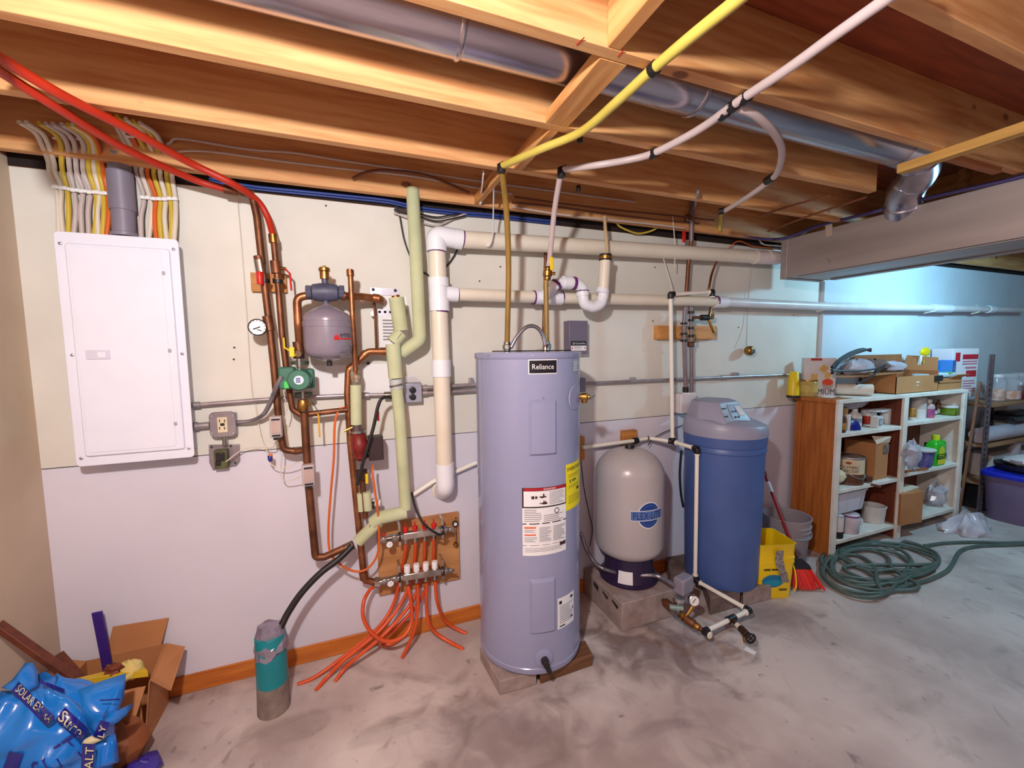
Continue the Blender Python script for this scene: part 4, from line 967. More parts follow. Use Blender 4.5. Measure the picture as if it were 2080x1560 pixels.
# nipples on top
NP = {}
for k, px, py in (('hot',1030,700),('cold',1111,699)):
    p = F(px, py, HZ1-0.002); p = Vector((p.x, max(min(p.y,-0.2),-0.5), HZ1))
    p = W(px, 702, 0.37); p.z = HZ1+0.002; NP[k] = p
    MB().lathe([(0.018,0),(0.018,0.012),(0.024,0.014),(0.024,0.034),(0.018,0.036),(0.018,0.05)], p, seg=8).build('pipe_nipple', M_CHROME, wh, bevel=0.001)
P = [W(1038,706,0.42), W(1050,684,0.42), W(1070,664,0.42), W(1090,665,0.42), W(1103,683,0.42), W(1108,711,0.42)]
flexible('supply_conduit', P, 8, M_FLEX, None, wh)
p = P[-1].copy(); p.z = HZ1
MB().lathe([(0.016,0),(0.016,0.03),(0.013,0.034)], p, seg=12).build('conduit_connector', M_CHROME, wh)
P = [W(1000,712,0.45),W(1035,709,0.5),W(1075,713,0.5),W(1120,709,0.48),W(1160,712,0.42)]
for q in P: q.z = HZ1+0.006
MB().tube(spline(P), 0.003, 6).build('loose_wire', M_BLACK, wh)
# hot and cold pipes
M_OLIVE = mat('olive_pipe', (150,116,50), 0.4, 0, c2=(132,100,40), scale=10); M_YPIPE = mat('yellow_pipe', (202,184,88), 0.42, 0, c2=(188,168,72), scale=6)
M_GPIPE = mat('grey_white_pipe', (198,180,180), 0.42, 0, c2=(186,168,168), scale=6)
hp = thing('yellow_pipe', 'yellowish plastic pipe rising from the water heater and crossing under the joists', 'pipe', NP['hot'])
P = [NP['hot']+Vector((0,0,0.04)), W(1031,660,0.38), W(1033,535,0.42), W(1028,420,0.50), W(1018,338,0.62)]
MB().tube(spline(P), 0.0135, 14).build('riser', M_OLIVE, hp)
e = P[-1]; Q = [e, F(1098,303,2.362), F(1180,268,2.369), F(1255,205,2.37), F(1320,146,2.37), F(1400,78,2.37), F(1500,-2,2.37), F(1580,-70,2.37)]
MB().tube(spline(Q), 0.0145, 14).build('overhead_run', M_YPIPE, hp)
MB().tube([e+Vector((0,0,-0.025)), e, e+Vector((0.012,-0.004,0.004))], 0.019, 12).build('elbow', M_BLACK, hp)
q = F(1323,144,2.37); q2 = F(1333,135,2.37); MB().tube([q,q2], 0.0185, 12).build('clip', M_BLACK, hp)
cp = thing('white_pipe', 'greyish white pipe from the water heater valve, crossing under the joists with a branch', 'pipe', NP['cold'])
P = [NP['cold']+Vector((0,0,0.04)), W(1110,650,0.37), W(1109,570,0.37)]
MB().tube(spline(P), 0.0135, 14).build('lower_riser', M_OLIVE, cp)
P = [W(1113,545,0.37), W(1117,520,0.38), W(1126,430,0.50), W(1140,345,0.65)]
MB().tube(spline(P), 0.013, 14).build('upper_riser', M_GPIPE, cp)
p = W(1112,556,0.37); vb = MB().lathe([(0.015,-0.036),(0.018,-0.03),(0.018,-0.018),(0.024,-0.012),(0.024,0.012),(0.018,0.018),(0.018,0.03),(0.015,0.036)], p, (0.05,0,1), 12).build('ball_valve', M_BRASS, cp)
MB().cyl(p, p+Vector((0.035,-0.02,0)), 0.008, 8).build('valve_stem', M_BRASS, vb)
MB().beam(W(1121,549,0.4), W(1120,522,0.4), 0.018, 0.006, up=(0,1,0)).build('valve_lever', M_YELLOW, vb, bevel=0.002)
e = W(1140,345,0.65)
Q = [e, F(1215,335,2.362), F(1275,325,2.369), F(1325,312,2.37), F(1390,280,2.37), F(1440,250,2.37), F(1500,206,2.37), F(1600,140,2.37), F(1700,68,2.37), F(1800,-2,2.37), F(1880,-60,2.37)]
MB().tube(spline(Q), 0.0135, 14).build('overhead_run', M_GPIPE, cp)
MB().tube([e+Vector((0,0,-0.03)), e, e+Vector((0.02,-0.004,0.004))], 0.0185, 12).build('elbow', M_BLACK, cp)
for (x0,y0,x1,y1) in ((1322,315,1333,309),(1464,236,1476,226),(1484,220,1496,210),(1508,204,1520,194)):
    MB().tube([F(x0,y0,2.37),F(x1,y1,2.37)], 0.018, 12).build('fitting', M_BLACK, cp)
Q = [F(1490,217,2.37), F(1530,232,2.36), F(1568,265,2.355), F(1588,305,2.36), F(1580,348,2.365), F(1560,370,2.37), F(1515,402,2.37), F(1466,432,2.372)]
MB().tube(spline(Q), 0.0125, 12).build('branch_tube', M_GPIPE, cp)
for (x0,y0,x1,y1) in ((1557,368,1570,360),(1461,430,1470,428)): MB().tube([F(x0,y0,2.37),F(x1,y1,2.37)], 0.018, 12).build('fitting', M_BLACK, cp)
MB().tube([W(1464,432,0.2), W(1462,468,0.12)], 0.012, 10).build('drop_stub', M_YPIPE, cp)
ws = thing('wire_stub', 'dark capped pipe stub on the wall behind the yellow-handled valve', 'pipe', W(1107,600,0.05))
pipe('stub', [(1108,505),(1106,600),(1103,690)], 6, M_COPPERD, ws, d=0.05)
# blocks under the heater
def slab(name, pxs, h, material, label, cat='block', group=None, bevel=0.004):
    "block from three floor corners seen in the picture plus the implied fourth"
    a, b, c = [F(x, y, 0.0) for x, y in pxs]; d = a+c-b
    base = [a, b, c, d]
    t = thing(name, label, cat, b, group)
    MB().hexa(base+[p+Vector((0,0,h)) for p in base]).build('block', material, t, bevel=bevel); return t
M_CONC = mat('concrete_block', (168,150,146), 0.9, 0, c2=(140,122,118), scale=16, bump=0.35, bscale=60)
slab('concrete_paver', ((975,1340),(1015,1413),(1090,1391)), 0.07, M_CONC, 'concrete paver under the front of the water heater', 'paver')
slab('wooden_block', ((1098,1390),(1204,1352),(1188,1322)), 0.062, wood_mat('block_brown', (124,84,52), (92,58,34), 'X', knots=False), 'brown wooden block under the water heater, on its tank side', 'block')

# ================================================================== CONTROL BOX
cb = thing('control_box', 'grey pump control box on the wall above the water heater', 'control box', W(1170,718,0))
M_CBOX = mat('control_grey', (112,104,124), 0.4, 0, var=0.03)
boxw('enclosure', 1156,651,1194,719, 0.075, 0.072, M_CBOX, cb, 0.003)
fn = lambda px0,py0,px1,py1,d: (lambda a,b: quad_fn((a.x,-d,b.z),(b.x-a.x,0,0),(0,0,a.z-b.z)))(W(px0,py0,d),W(px1,py1,d))
patch(fn(1160,693,1191,702,0.0758), M_INK, cb, 'black_strip'); patch(fn(1160,702,1191,712,0.0758), M_PAPER, cb, 'white_strip')
lettering('QD Control Box', fn(1163,695.5,1189,700,0.0764), M_WHITE, cb)
strips(fn(1160,702,1191,712,0.0764), [(0.05,0.35,0.12,0.65),(0.88,0.35,0.95,0.65)], M_RED, cb, 'red_mark'); strips(fn(1160,702,1191,712,0.0764), para(0.2,0.2,0.8,0.9,3,0.3), M_GREYINK, cb)
dsc = thing('small_switch_box', 'dark little switch box on the wall behind the relief valve', 'box', W(1184,795,0))
boxw('box', 1178,768,1190,796, 0.05, 0.048, M_GREY, dsc)
# ================================================================== WATER TREATMENT CORNER
def tubeP(name, P, r, material, parent, rad=0.02, seg=12):
    return MB().tube(fillet(P, rad, 6), r, seg).build(name, material, parent)
def fitting(name, a, b, r, material, parent, seg=12):
    return MB().tube([a, b], r, seg).build(name, material, parent, bevel=0.0015)
RC = 0.0125
dc = thing('white_water_pipe', 'slender white water pipe with black elbows running down past the blue softener to the floor', 'water pipe', F(1412,1180,0.1))
e1 = W(1362,598,0.16); e2 = W(1447,593,0.16); t1 = W(1366,897,0.16)
l0 = W(1184,909,0.06); l1 = W(1290,895,0.06); l2 = W(1318,890,0.06)
e3 = W(1416,912,0.32); e4 = W(1411,1176,0.325)
f2 = F(1522,1240,0.09); f3 = F(1431,1283,0.09); f1 = F(1412,1178,0.135)
e4 = f1 + Vector((0,0,0.0)); e3 = Vector((e4.x+0.0, e4.y, 0)); 
# height of the upper elbow above the floor pipe, on the same plumb line
pp = W(1416,912,-e4.y); e3 = Vector((pp.x, e4.y, pp.z))
for nm, a, b in (('upper_arm',e1,e2),('tall_riser',e1,t1),('wall_run',l0,l1),('wall_run',l1,l2),('wall_run',l2,t1),('cross_arm',t1,e3),('front_riser',e3,e4),('floor_run',e4,f2),('floor_run',f2,f3)):
    MB().tube([a,b], RC, 14).build(nm, M_CPVC, dc)
def joint(p, *dirs):
    mb = MB()
    for q in dirs:
        u = (q-p).normalized(); mb.tube([p-u*0.006, p+u*0.028], RC*1.5, 12)
    return mb.build('black_elbow', M_BLACK, dc, bevel=0.001)
def jring(p, q):
    u = (q-p).normalized(); return MB().tube([p+u*0.030,p+u*0.036], RC*1.4, 12).build('joint_ring', M_CPVC, dc)
for p, qs in ((e1,(e2,t1)),(e2,(e1,e2+Vector((0,0,-0.1)))),(t1,(e1,e3,l2)),(e3,(t1,e4)),(e4,(e3,f2)),(f2,(e4,f3)),(f3,(f2,f3+(f3-f2).cross(Vector((0,0,1)))*-1))):
    joint(p, *qs)
    for q in qs[:2]: jring(p, q)
u = (l1-l0).normalized(); MB().tube([l1-u*0.015,l1+u*0.02], RC*1.7, 12).build('pipe_clamp', M_BLACK, dc)
wblk = thing('backing_block', 'small wooden block on the wall above the grey pressure tank', 'block', W(1279,895,0))
a, b = W(1266,876,0.035), W(1294,903,0.035); MB().box((a.x,-0.035,b.z),(b.x,0,a.z)).build('plank', wood_mat('block_wood',(196,132,64),(170,108,48),'X',knots=False), wblk, bevel=0.002)
wb3 = thing('backing_block', 'narrow wooden block on the wall just past the water heater edge', 'block', W(1184,935,0))
a, b = W(1178,888,0.03), W(1188,934,0.03); MB().box((a.x,-0.03,b.z),(b.x,0,a.z)).build('plank', wood_mat('block_wood',(196,132,64),(170,108,48),'X',knots=False), wb3, bevel=0.002)
MB().tube([W(1316,886,0.075),W(1319,890,0.075),W(1316,895,0.075)], 0.004, 6).build('clip', M_BLACK, dc)

bb = thing('mounting_board', 'pine board on the wall carrying the two grey water risers', 'board', W(1395,690,0))
a, b = W(1336,661,0.04), W(1456,689,0.04); MB().box((a.x,-0.04,b.z),(b.x,0,a.z)).build('plank', wood_mat('board_pine',(214,152,84),(188,124,62),'X'), bb, bevel=0.002)
M_GRISER = mat('grey_riser', (138,120,124), 0.4, 0.2, c2=(118,100,104), scale=10)
r1 = thing('water_riser', 'grey and copper water riser from ceiling to softener, nearer the tall white pipe', 'pipe', W(1393,800,0.09))
pipe('copper_length', [(1404,488,0.12),(1398,540,0.10),(1394,600,0.09)], 8, M_COPPERD, r1)
pipe('copper_length', [(1408,395,0.13),(1405,440,0.13),(1404,490,0.12)], 9, M_GRISER, r1)
pipe('grey_length', [(1394,600),(1389,660),(1391,740),(1393,797)], 8, M_GRISER, r1, d=0.09)
for py in (655,676,690): ring('clip', 1389.5,py,0.09,1389.5,py+4, 14, M_BLACK, r1)
ring('bottom_nut', 1392.5,786,0.09,1393,797, 12, M_BLACK, r1)
boxw('top_valve', 1396,434,1411,450, 0.14, 0.03, M_CHROME, r1, 0.004); boxw('red_handle', 1388,468,1393,492, 0.13, 0.01, M_RED, r1, 0.002)
r2 = thing('water_riser', 'grey water riser with a side branch valve, second from the tall white pipe', 'pipe', W(1405,800,0.09))
pipe('grey_length', [(1402,618),(1404,640),(1404,700),(1405,797)], 8, M_GRISER, r2, d=0.09)
for py in (632,648,664,680,700): ring('fitting', 1404,py,0.09,1404,py+5, 12, M_BLACK, r2)
pipe('branch', [(1405,645,0.1),(1430,645,0.1),(1448,646,0.1),(1448,638,0.1)], 6, M_COPPERD, r2, rad=0.01)
ring('branch_valve', 1424,645,0.1,1438,645, 12, M_BLACK, r2)
pipe('handle_rod', [(1444,625,0.11),(1440,642,0.12)], 5, M_BRASS, r2)
pipe('spout', [(1440,650,0.11),(1446,664,0.12),(1450,675,0.12)], 6, M_BRASS, r2)
boxw('drain_cock', 1402,694,1411,704, 0.11, 0.03, M_COPPERD, r2, 0.004)
boxw('drain_handle', 1411,678,1414,696, 0.12, 0.006, M_BRASS, r2, 0.001)
r3 = thing('copper_stub', 'thin copper tube curving down to the black elbow of the tall white pipe', 'tube', e2)
tubeP('tube', spline([W(1456,530,0.1),W(1446,556,0.13),(W(1441,580,0.16)),W(1439,592,0.16)]), 0.008, M_COPPER, r3)
bv = thing('bypass_valve', 'white plastic bypass fitting behind the softener head', 'fitting', W(1400,840,0.1))
boxw('block', 1384,801,1412,838, 0.12, 0.1, mat('bypass_white',(222,214,220),0.45), bv, 0.006)
ring('port', 1393,797,0.09,1393,806, 16, M_WHITE, bv); ring('port', 1405,797,0.09,1405,806, 16, M_WHITE, bv)
sb = thing('hanging_socket', 'round brass lamp socket with silvery centre hanging on a thin cord', 'lamp socket', W(1520,712,0.03))
p = W(1520,712,0.04); R_ = PR(p,19)
MB().lathe([(R_*0.75,0.0),(R_,0.012),(R_,0.04),(R_*0.8,0.05),(R_*0.45,0.054)], p+Vector((0,0.02,0)), (0.15,-1,-0.05), 24).build('shell', M_BRASS, sb)
MB().lathe([(R_*0.5,0.05),(R_*0.5,0.062),(0.001,0.066)], p+Vector((0,0.02,0)), (0.15,-1,-0.05), 20).build('centre', M_CHROME, sb)
MB().tube(spline([W(1527,532,0.012),W(1520,600,0.012),W(1517,660,0.015),W(1515,701,0.04)]), 0.0025, 6).build('cord', C_P, sb)

# pressure tank on its concrete block
TC, TR, TZ = (2.83,-0.19), 0.2105, 0.315
_, ztop = ray_cyl(1280,911,TC,0.02)
M_PT = mat('tank_enamel', (184,178,180), 0.3, 0, c2=(176,170,174), scale=4, coat=0.3)
ptk = thing('pressure_tank', 'light grey upright pressure tank with a blue badge on a concrete block', 'tank', (TC[0],TC[1],0.17))
H_ = ztop-TZ; prof = []
for k in range(9):
    a = PI/2*k/8; prof.append((TR*(0.35+0.65*math.sin(a)) if k else 0.01, TZ+0.085*(1-math.cos(a))))
for k in range(1,13):
    a = PI/2*k/12; prof.append((TR*math.cos(a)**0.85 if k < 12 else 0.012, ztop-0.165+0.165*math.sin(a)))
MB().lathe(prof, (*TC,0), seg=56).build('shell', M_PT, ptk)
MB().lathe([(0.028,ztop-0.006),(0.03,ztop+0.012),(0.024,ztop+0.022),(0.001,ztop+0.024)], (*TC,0), seg=18).build('top_cap', M_BLACK, ptk)
sk = MB().lathe([(0.182,0.17),(0.184,0.182),(0.165,0.19),(0.150,0.25),(0.15,0.36)], (*TC,0), seg=40).build('base_skirt', mat('skirt_purple',(46,30,66),0.4), ptk)
t0, z0_ = ray_cyl(1256,1202,TC,0.158); t1, z1_ = ray_cyl(1285,1174,TC,0.155)
patch(lambda u,v: Vector((TC[0]+(0.168-0.012*v)*math.sin(t0+(t1-t0)*u), TC[1]-(0.168-0.012*v)*math.cos(t0+(t1-t0)*u), 0.192+0.075*v)), M_PAPER, sk, 'paper_label', 4)
def on_tank(px0, py0, px1, py1, dr):
    t0, z0 = ray_cyl(px0,(py0+py1)/2,TC,TR); t1, _ = ray_cyl(px1,(py0+py1)/2,TC,TR); tm=(px0+px1)/2
    _, za = ray_cyl(tm,py0,TC,TR); _, zb = ray_cyl(tm,py1,TC,TR); return cyl_fn(TC, TR+dr, t0, t1, zb, za)
t0, z0_ = ray_cyl(1284,1048,TC,TR); bw_ = 0.19/TR; zc_ = z0_
base = lambda dr: (lambda u,v: Vector((TC[0]+(TR+dr)*math.sin(t0+bw_*u), TC[1]-(TR+dr)*math.cos(t0+bw_*u), zc_+0.155*(v-0.5))))
def disc(fn, cu, cv, ru, rv, material, parent, name):
    mb = MB(); c = mb.bm.verts.new(fn(cu,cv)); R0 = [mb.bm.verts.new(fn(cu+ru*0.5*math.cos(2*PI*k/28), cv+rv*0.5*math.sin(2*PI*k/28))) for k in range(28)]
    R1 = [mb.bm.verts.new(fn(cu+ru*math.cos(2*PI*k/28), cv+rv*math.sin(2*PI*k/28))) for k in range(28)]
    for k in range(28): mb.face([c,R0[k],R0[(k+1)%28]]); mb.face([R0[k],R1[k],R1[(k+1)%28],R0[(k+1)%28]])
    return mb.build(name, material, parent)
M_BADGE = mat('badge_navy',(30,66,146),0.35); M_BADGE2 = mat('badge_light_blue',(92,122,190),0.35)
bg = disc(base(0.0012), 0.55, 0.5, 0.40, 0.52, M_WHITE, ptk, 'badge')
disc(base(0.0022), 0.55, 0.5, 0.37, 0.48, M_BADGE, bg, 'blue_oval')
disc(base(0.0028), 0.55, 0.5, 0.31, 0.40, mat('badge_mid_blue',(60,98,176),0.35), bg, 'ring'); disc(base(0.0033), 0.55, 0.5, 0.29, 0.37, M_BADGE, bg, 'inner_oval')
patch(base(0.0040), M_WHITE, bg, 'bar_edge', 10, 1, -0.06, 0.30, 1.05, 0.70); patch(base(0.0048), M_BADGE2, bg, 'name_bar', 10, 1, -0.045, 0.325, 1.035, 0.675)
lettering('FLEX-LITE', sub_fn(base(0.0058), 0.03, 0.37, 0.98, 0.63), mat('badge_ink',(22,40,100),0.4), bg)
cbk = thing('concrete_block', 'hollow concrete block under the grey pressure tank', 'block', (2.8,-0.2,0))
MB().box((2.605,-0.435,0), (3.02,-0.02,0.168)).build('block', M_CONC, cbk, bevel=0.006)
for (x0,y0,x1,y1) in ((1206,1180,1216,1203),(1224,1200,1235,1220),(1243,1217,1256,1240)):
    a, b = X(x0,y0,2.6045), X(x1,y1,2.6045); y_, y2_ = min(a.y,b.y), max(a.y,b.y)
    MB().prism([(2.6035,y2_,a.z),(2.6035,y_,a.z-0.01),(2.6035,y_+0.01,b.z),(2.6035,y2_,b.z+0.02)], (0.004,0,0)).build('core_hole_shade', M_GAPSHADE, cbk)  # dark piece on the solid face, painted shade of a hollow core
# softener
SC, SZ = (3.478,-0.316), 0.095
M_SOFT = mat('softener_blue', (72,98,160), 0.42, 0, c2=(66,90,150), scale=5, bump=0.03, bscale=160); M_LID = mat('softener_lid', (150,152,176), 0.4, 0, var=0.03)
sr = 0.240
_, zl = ray_cyl(1475,893,SC,sr); _, zlt = ray_cyl(1475,925,SC,sr)
so = thing('water_softener', 'tall blue water softener tank with grey sloping lid and control head', 'softener', (SC[0],SC[1],SZ))
MB().lathe([(0.19,SZ),(0.218,SZ+0.004),(0.222,SZ+0.03),(0.232,0.6),(0.237,zlt-0.005),(0.243,zlt),(0.243,zlt+0.02),(0.240,zlt+0.024),(0.240,zlt+0.034),(0.245,zlt+0.038),(0.246,zl)], (*SC,0), seg=56).build('tank', M_SOFT, so)
def lidfn(u, v):
    a = 2*PI*u; prof = [(0.249,0),(0.250,0.03),(0.247,0.055),(0.236,0.082),(0.20,0.10),(0.12,0.115),(0.0,0.12)]
    k = v*(len(prof)-1); i = min(int(k), len(prof)-2); t = k-i
    r = prof[i][0]*(1-t)+prof[i+1][0]*t; h = prof[i][1]*(1-t)+prof[i+1][1]*t
    x = r*math.sin(a); y = -r*math.cos(a)
    s = (x*0.8 - y*0.6)/0.25          # slopes down toward the room, on the cabinet side
    return Vector((SC[0]+x, SC[1]+y, zl+0.001+h*(1.0-0.25*s)))
MB().grid(lidfn, 56, 18).build('lid', M_LID, so, angle=60)
hb, ht = zl+0.085, zl+0.215
P0 = [(-0.232,0.0),(-0.17,-0.155),(0.06,-0.15),(0.15,0.05),(0.03,0.215),(-0.17,0.16)]
P1 = [(-0.195,0.03),(-0.15,-0.085),(0.03,-0.07),(0.10,0.05),(0.02,0.18),(-0.145,0.14)]
mb = MB(); mb.rings([[Vector((SC[0]+x,SC[1]+y,hb-0.02)) for x,y in P0],[Vector((SC[0]+x,SC[1]+y,hb+0.01)) for x,y in P0],[Vector((SC[0]+x,SC[1]+y,ht-0.01)) for x,y in P1],[Vector((SC[0]+x*0.95,SC[1]+y*0.95,ht)) for x,y in P1]])
hd = mb.build('control_head', M_LID, so, bevel=0.012, seg=3)
A, B, Cc, Dd = [Vector((SC[0]+x,SC[1]+y,z)) for x,y,z in ((-0.17,-0.155,hb+0.01),(0.06,-0.15,hb+0.01),(0.03,-0.07,ht-0.01),(-0.15,-0.085,ht-0.01))]
nrm = (B-A).cross(Dd-A).normalized(); nrm = nrm if nrm.y < 0 else -nrm
bil = lambda o: (lambda u,v: (A*(1-u)+B*u)*(1-v)+(Dd*(1-u)+Cc*u)*v+nrm*o)
patch(bil(0.002), mat('panel_violet',(126,126,156),0.35), hd, 'display_panel', 1, 1, 0.35, 0.12, 0.95, 0.92)
strips(bil(0.0032), [(0.05,0.7,0.25,0.76),(0.42,0.2,0.5,0.3),(0.55,0.2,0.63,0.3),(0.42,0.5,0.5,0.58),(0.55,0.5,0.63,0.58),(0.05,0.3,0.2,0.36)], M_INK, hd, 'buttons')
patch(bil(0.0034), mat('display_glass',(196,206,216),0.15), hd, 'display', 1, 1, 0.66, 0.3, 0.9, 0.8)
lm = MB()
c_ = F(1515,850,zl+0.095)
for (du,dv,w_) in ((-0.03,0.01,0.03),(0.0,0.0,0.05),(0.02,-0.01,0.04),(0.01,0.02,0.03)):
    def lf(u,v,du=du,dv=dv,w_=w_):
        x = c_.x+du-SC[0]+w_*(u-0.5); y = c_.y+dv-SC[1]+0.008*(v-0.5); r = math.hypot(x,y); 
        vv = 0
        best = min((k/40 for k in range(12,41)), key=lambda q: abs([0.249,0.250,0.247,0.236,0.20,0.12,0.0][min(int(q*6),5)]*(1-(q*6-min(int(q*6),5)))+[0.250,0.247,0.236,0.20,0.12,0.0,0.0][min(int(q*6),5)]*(q*6-min(int(q*6),5))-r))
        z = lidfn(math.atan2(x,-y)/(2*PI)%1.0, best).z
        return Vector((SC[0]+x,SC[1]+y,z+0.003))
    lm.grid(lf, 4, 1)
lm.build('lid_marking', mat('lid_ink',(70,70,90),0.5), so)
MB().tube(spline([W(1384,915,0.2),W(1381,960,0.2),W(1383,1000,0.2),W(1388,1030,0.2)]), 0.008, 8).build('drain_hose', M_BLACKP, so)
slab('concrete_brick', ((1507,1226),(1509,1233),(1566,1217)), 0.10, M_CONC, 'pale concrete brick under the softener, beside the yellow bucket', 'brick')
for i_, (pa, lab) in enumerate(((((1425,1195),(1442,1250),(1503,1232)), 'grimy concrete brick under the front of the softener'), (((1352,1160),(1362,1195),(1420,1182)), 'grimy concrete brick under the softener on its pressure tank side'))):
    slab('concrete_brick', pa, 0.105, mat('grimy_concrete',(132,112,106),0.9,0,c2=(84,68,64),scale=9,bump=0.3,bscale=50), lab, 'brick')
slab('concrete_brick', ((1480,1195),(1500,1222),(1556,1205)), 0.105, M_CONC, 'concrete brick set behind the pale brick under the softener', 'brick')

# pump switch and piping on the floor
fa = thing('pump_manifold', 'row of brass and steel fittings on the floor running out from the pressure tank base', 'pipe fitting', F(1380,1250,0.0))
q0, q1, q2, q3 = F(1318,1196,0.13), F(1352,1224,0.12), F(1392,1256,0.11), F(1431,1283,0.09)
tubeP('pipe_length', [q0,q1,q2,q3], 0.013, M_COPPERD, fa, rad=0.005)
for a, t_, l_, r_, m_ in ((q0,0.1,0.04,0.02,M_BLACK),(q0,0.35,0.03,0.022,M_BRASS),(q0,0.65,0.04,0.024,M_CHROME),(q1,0.15,0.05,0.026,M_COPPERD),(q1,0.6,0.05,0.026,M_CHROME),(q1,0.9,0.02,0.024,M_BRASS),(q2,0.25,0.05,0.024,M_COPPERD),(q2,0.6,0.03,0.02,M_BRASS)):
    b = {id(q0):q1,id(q1):q2,id(q2):q3}[id(a)]; p = a.lerp(b,t_); u = (b-a).normalized(); fitting('fitting', p-u*l_/2, p+u*l_/2, r_, m_, fa, 10)
p = q1.lerp(q2,0.5); MB().lathe([(0.012,0),(0.012,0.05),(0.018,0.052),(0.018,0.07)], p, (0.1,0,1), 10).build('riser', M_COPPERD, fa)
p = q1.lerp(q2,0.62)+Vector((0,0,0.03)); MB().tube([p+Vector((-0.04,0.02,0.0)),p+Vector((0.02,-0.02,0.0))], 0.016, 10).build('union', mat('teal_grey',(150,176,172),0.4,0.4), fa)
MB().tube([F(1330,1190,0.14)+Vector((0,0,0.02)), F(1340,1182,0.16)], 0.007, 8).build('drain_cock', M_BRASS, fa)
ga = q2+Vector((0.02,-0.005,0.0)); top = W(1410,1220,-q2.y); 
MB().tube([q2, Vector((top.x,q2.y,top.z-0.02))], 0.010, 8).build('gauge_stem', M_BRASS, fa)
gg = MB().lathe([(0.030,0),(0.030,0.022),(0.027,0.024),(0.026,0.02),(0.001,0.02)], Vector((top.x,q2.y+0.01,top.z)), (-0.4,-1,0.25), 24).build('gauge', M_CHROME, fa)
MB().lathe([(0.026,0.0205),(0.001,0.0207)], Vector((top.x,q2.y+0.01,top.z)), (-0.4,-1,0.25), 24).build('dial', M_WHITE, gg)
nv = Vector((-0.4,-1,0.25)).normalized(); c_ = Vector((top.x,q2.y+0.01,top.z))+nv*0.0215
MB().beam(c_+Vector((-0.012,0,-0.01)), c_+Vector((0.01,0,0.012)), 0.003, 0.001, up=nv).build('needle', M_INK, gg)
ps = thing('pressure_switch', 'grey pump switch box standing on a steel pipe in front of the softener', 'switch', F(1388,1240,0.0))
pb0 = W(1388,1186,-q1.lerp(q2,0.55).y); pb1 = q1.lerp(q2,0.55)
MB().cbox(pb0+Vector((0,0,0.0)), (0.105,0.07,0.095), 0.25).build('switch_box', mat('switch_grey',(140,136,152),0.42), ps, bevel=0.012, seg=3)
MB().lathe([(0.012,0),(0.012,0.05),(0.03,0.055),(0.032,0.075),(0.02,0.08)], pb1, (pb0-pb1).normalized(), 14).build('stem', M_STEEL, ps)
MB().cbox(pb0+Vector((0.012,-0.01,-0.075)), (0.03,0.03,0.06), 0.25).build('bracket', M_STEEL, ps, bevel=0.003)
flexible('flexible_conduit', [W(1180,1082,0.12),F(1192,1118,0.33),F(1212,1146,0.27),F(1240,1160,0.24),F(1290,1168,0.24),F(1335,1170,0.24),pb0+Vector((-0.055,0.0,0.0))], 8, M_FLEX, 'corrugated steel conduit sagging around the pressure tank base to the switch box')
hbq = thing('hose_bib', 'garden faucet with black wheel handle at the end of the floor piping', 'faucet', F(1515,1300,0.0))
mid = f2.lerp(f3, 0.42); u = (F(1525,1297,0.09)-mid).normalized(); L = (F(1525,1297,0.09)-mid).length
fitting('tee', mid-(f2-f3).normalized()*0.03, mid+(f2-f3).normalized()*0.03, 0.02, M_BLACK, hbq); 
fitting('pipe_stub', mid, mid+u*L*0.35, 0.011, M_COPPERD, hbq); fitting('pipe_stub', mid+u*L*0.3, mid+u*L*0.55, 0.014, M_PVC, hbq); fitting('valve_body', mid+u*L*0.5, mid+u*L*0.85, 0.02, mat('valve_bronze',(92,70,56),0.45,0.8), hbq)
vb = mid+u*L; MB().tube([mid+u*L*0.8, vb], 0.007, 8).build('stem', M_BRASS, hbq)
wl_ = MB(); s_ = u.orthogonal().normalized(); w_ = u.cross(s_)
for k in range(12):
    pass
ringp = [vb+s_*0.024*math.cos(2*PI*k/24)+w_*0.024*math.sin(2*PI*k/24) for k in range(24)]
mbw = MB(); mbw.rings([[p+(p-vb).normalized()*0.006*math.cos(2*PI*j/8)+u*0.006*math.sin(2*PI*j/8) for j in range(8)] for p in ringp], caps=False, close=True)
for k in range(4): mbw.tube([vb, ringp[k*6]], 0.004, 6)
mbw.build('wheel_handle', M_BLACKP, hbq)
p = mid+u*L*0.68; MB().tube([p, p+Vector((0.0,-0.01,-0.05))], 0.012, 10).build('spout', M_BRASS, hbq)
tg = F(1524,1322,0.002); MB().cbox(tg, (0.03,0.05,0.003), 0.3).build('paper_tag', M_PAPER, hbq)
tag(MB().tube(spline([W(1180,935,0.05),W(1186,990,0.05),W(1196,1040,0.05),W(1203,1075,0.05),W(1198,1110,0.05)]), 0.003, 6).build('black_wire', M_BLACK), 'thin black wire hanging on the wall between heater and pressure tank', 'wire')
tag(MB().tube(spline([W(1316,905,0.06),W(1325,893,0.05),W(1345,880,0.03),W(1375,868,0.03),W(1392,862,0.04)]), 0.003, 6).build('black_wire', M_BLACK), 'thin black wire running up the wall toward the softener head', 'wire')

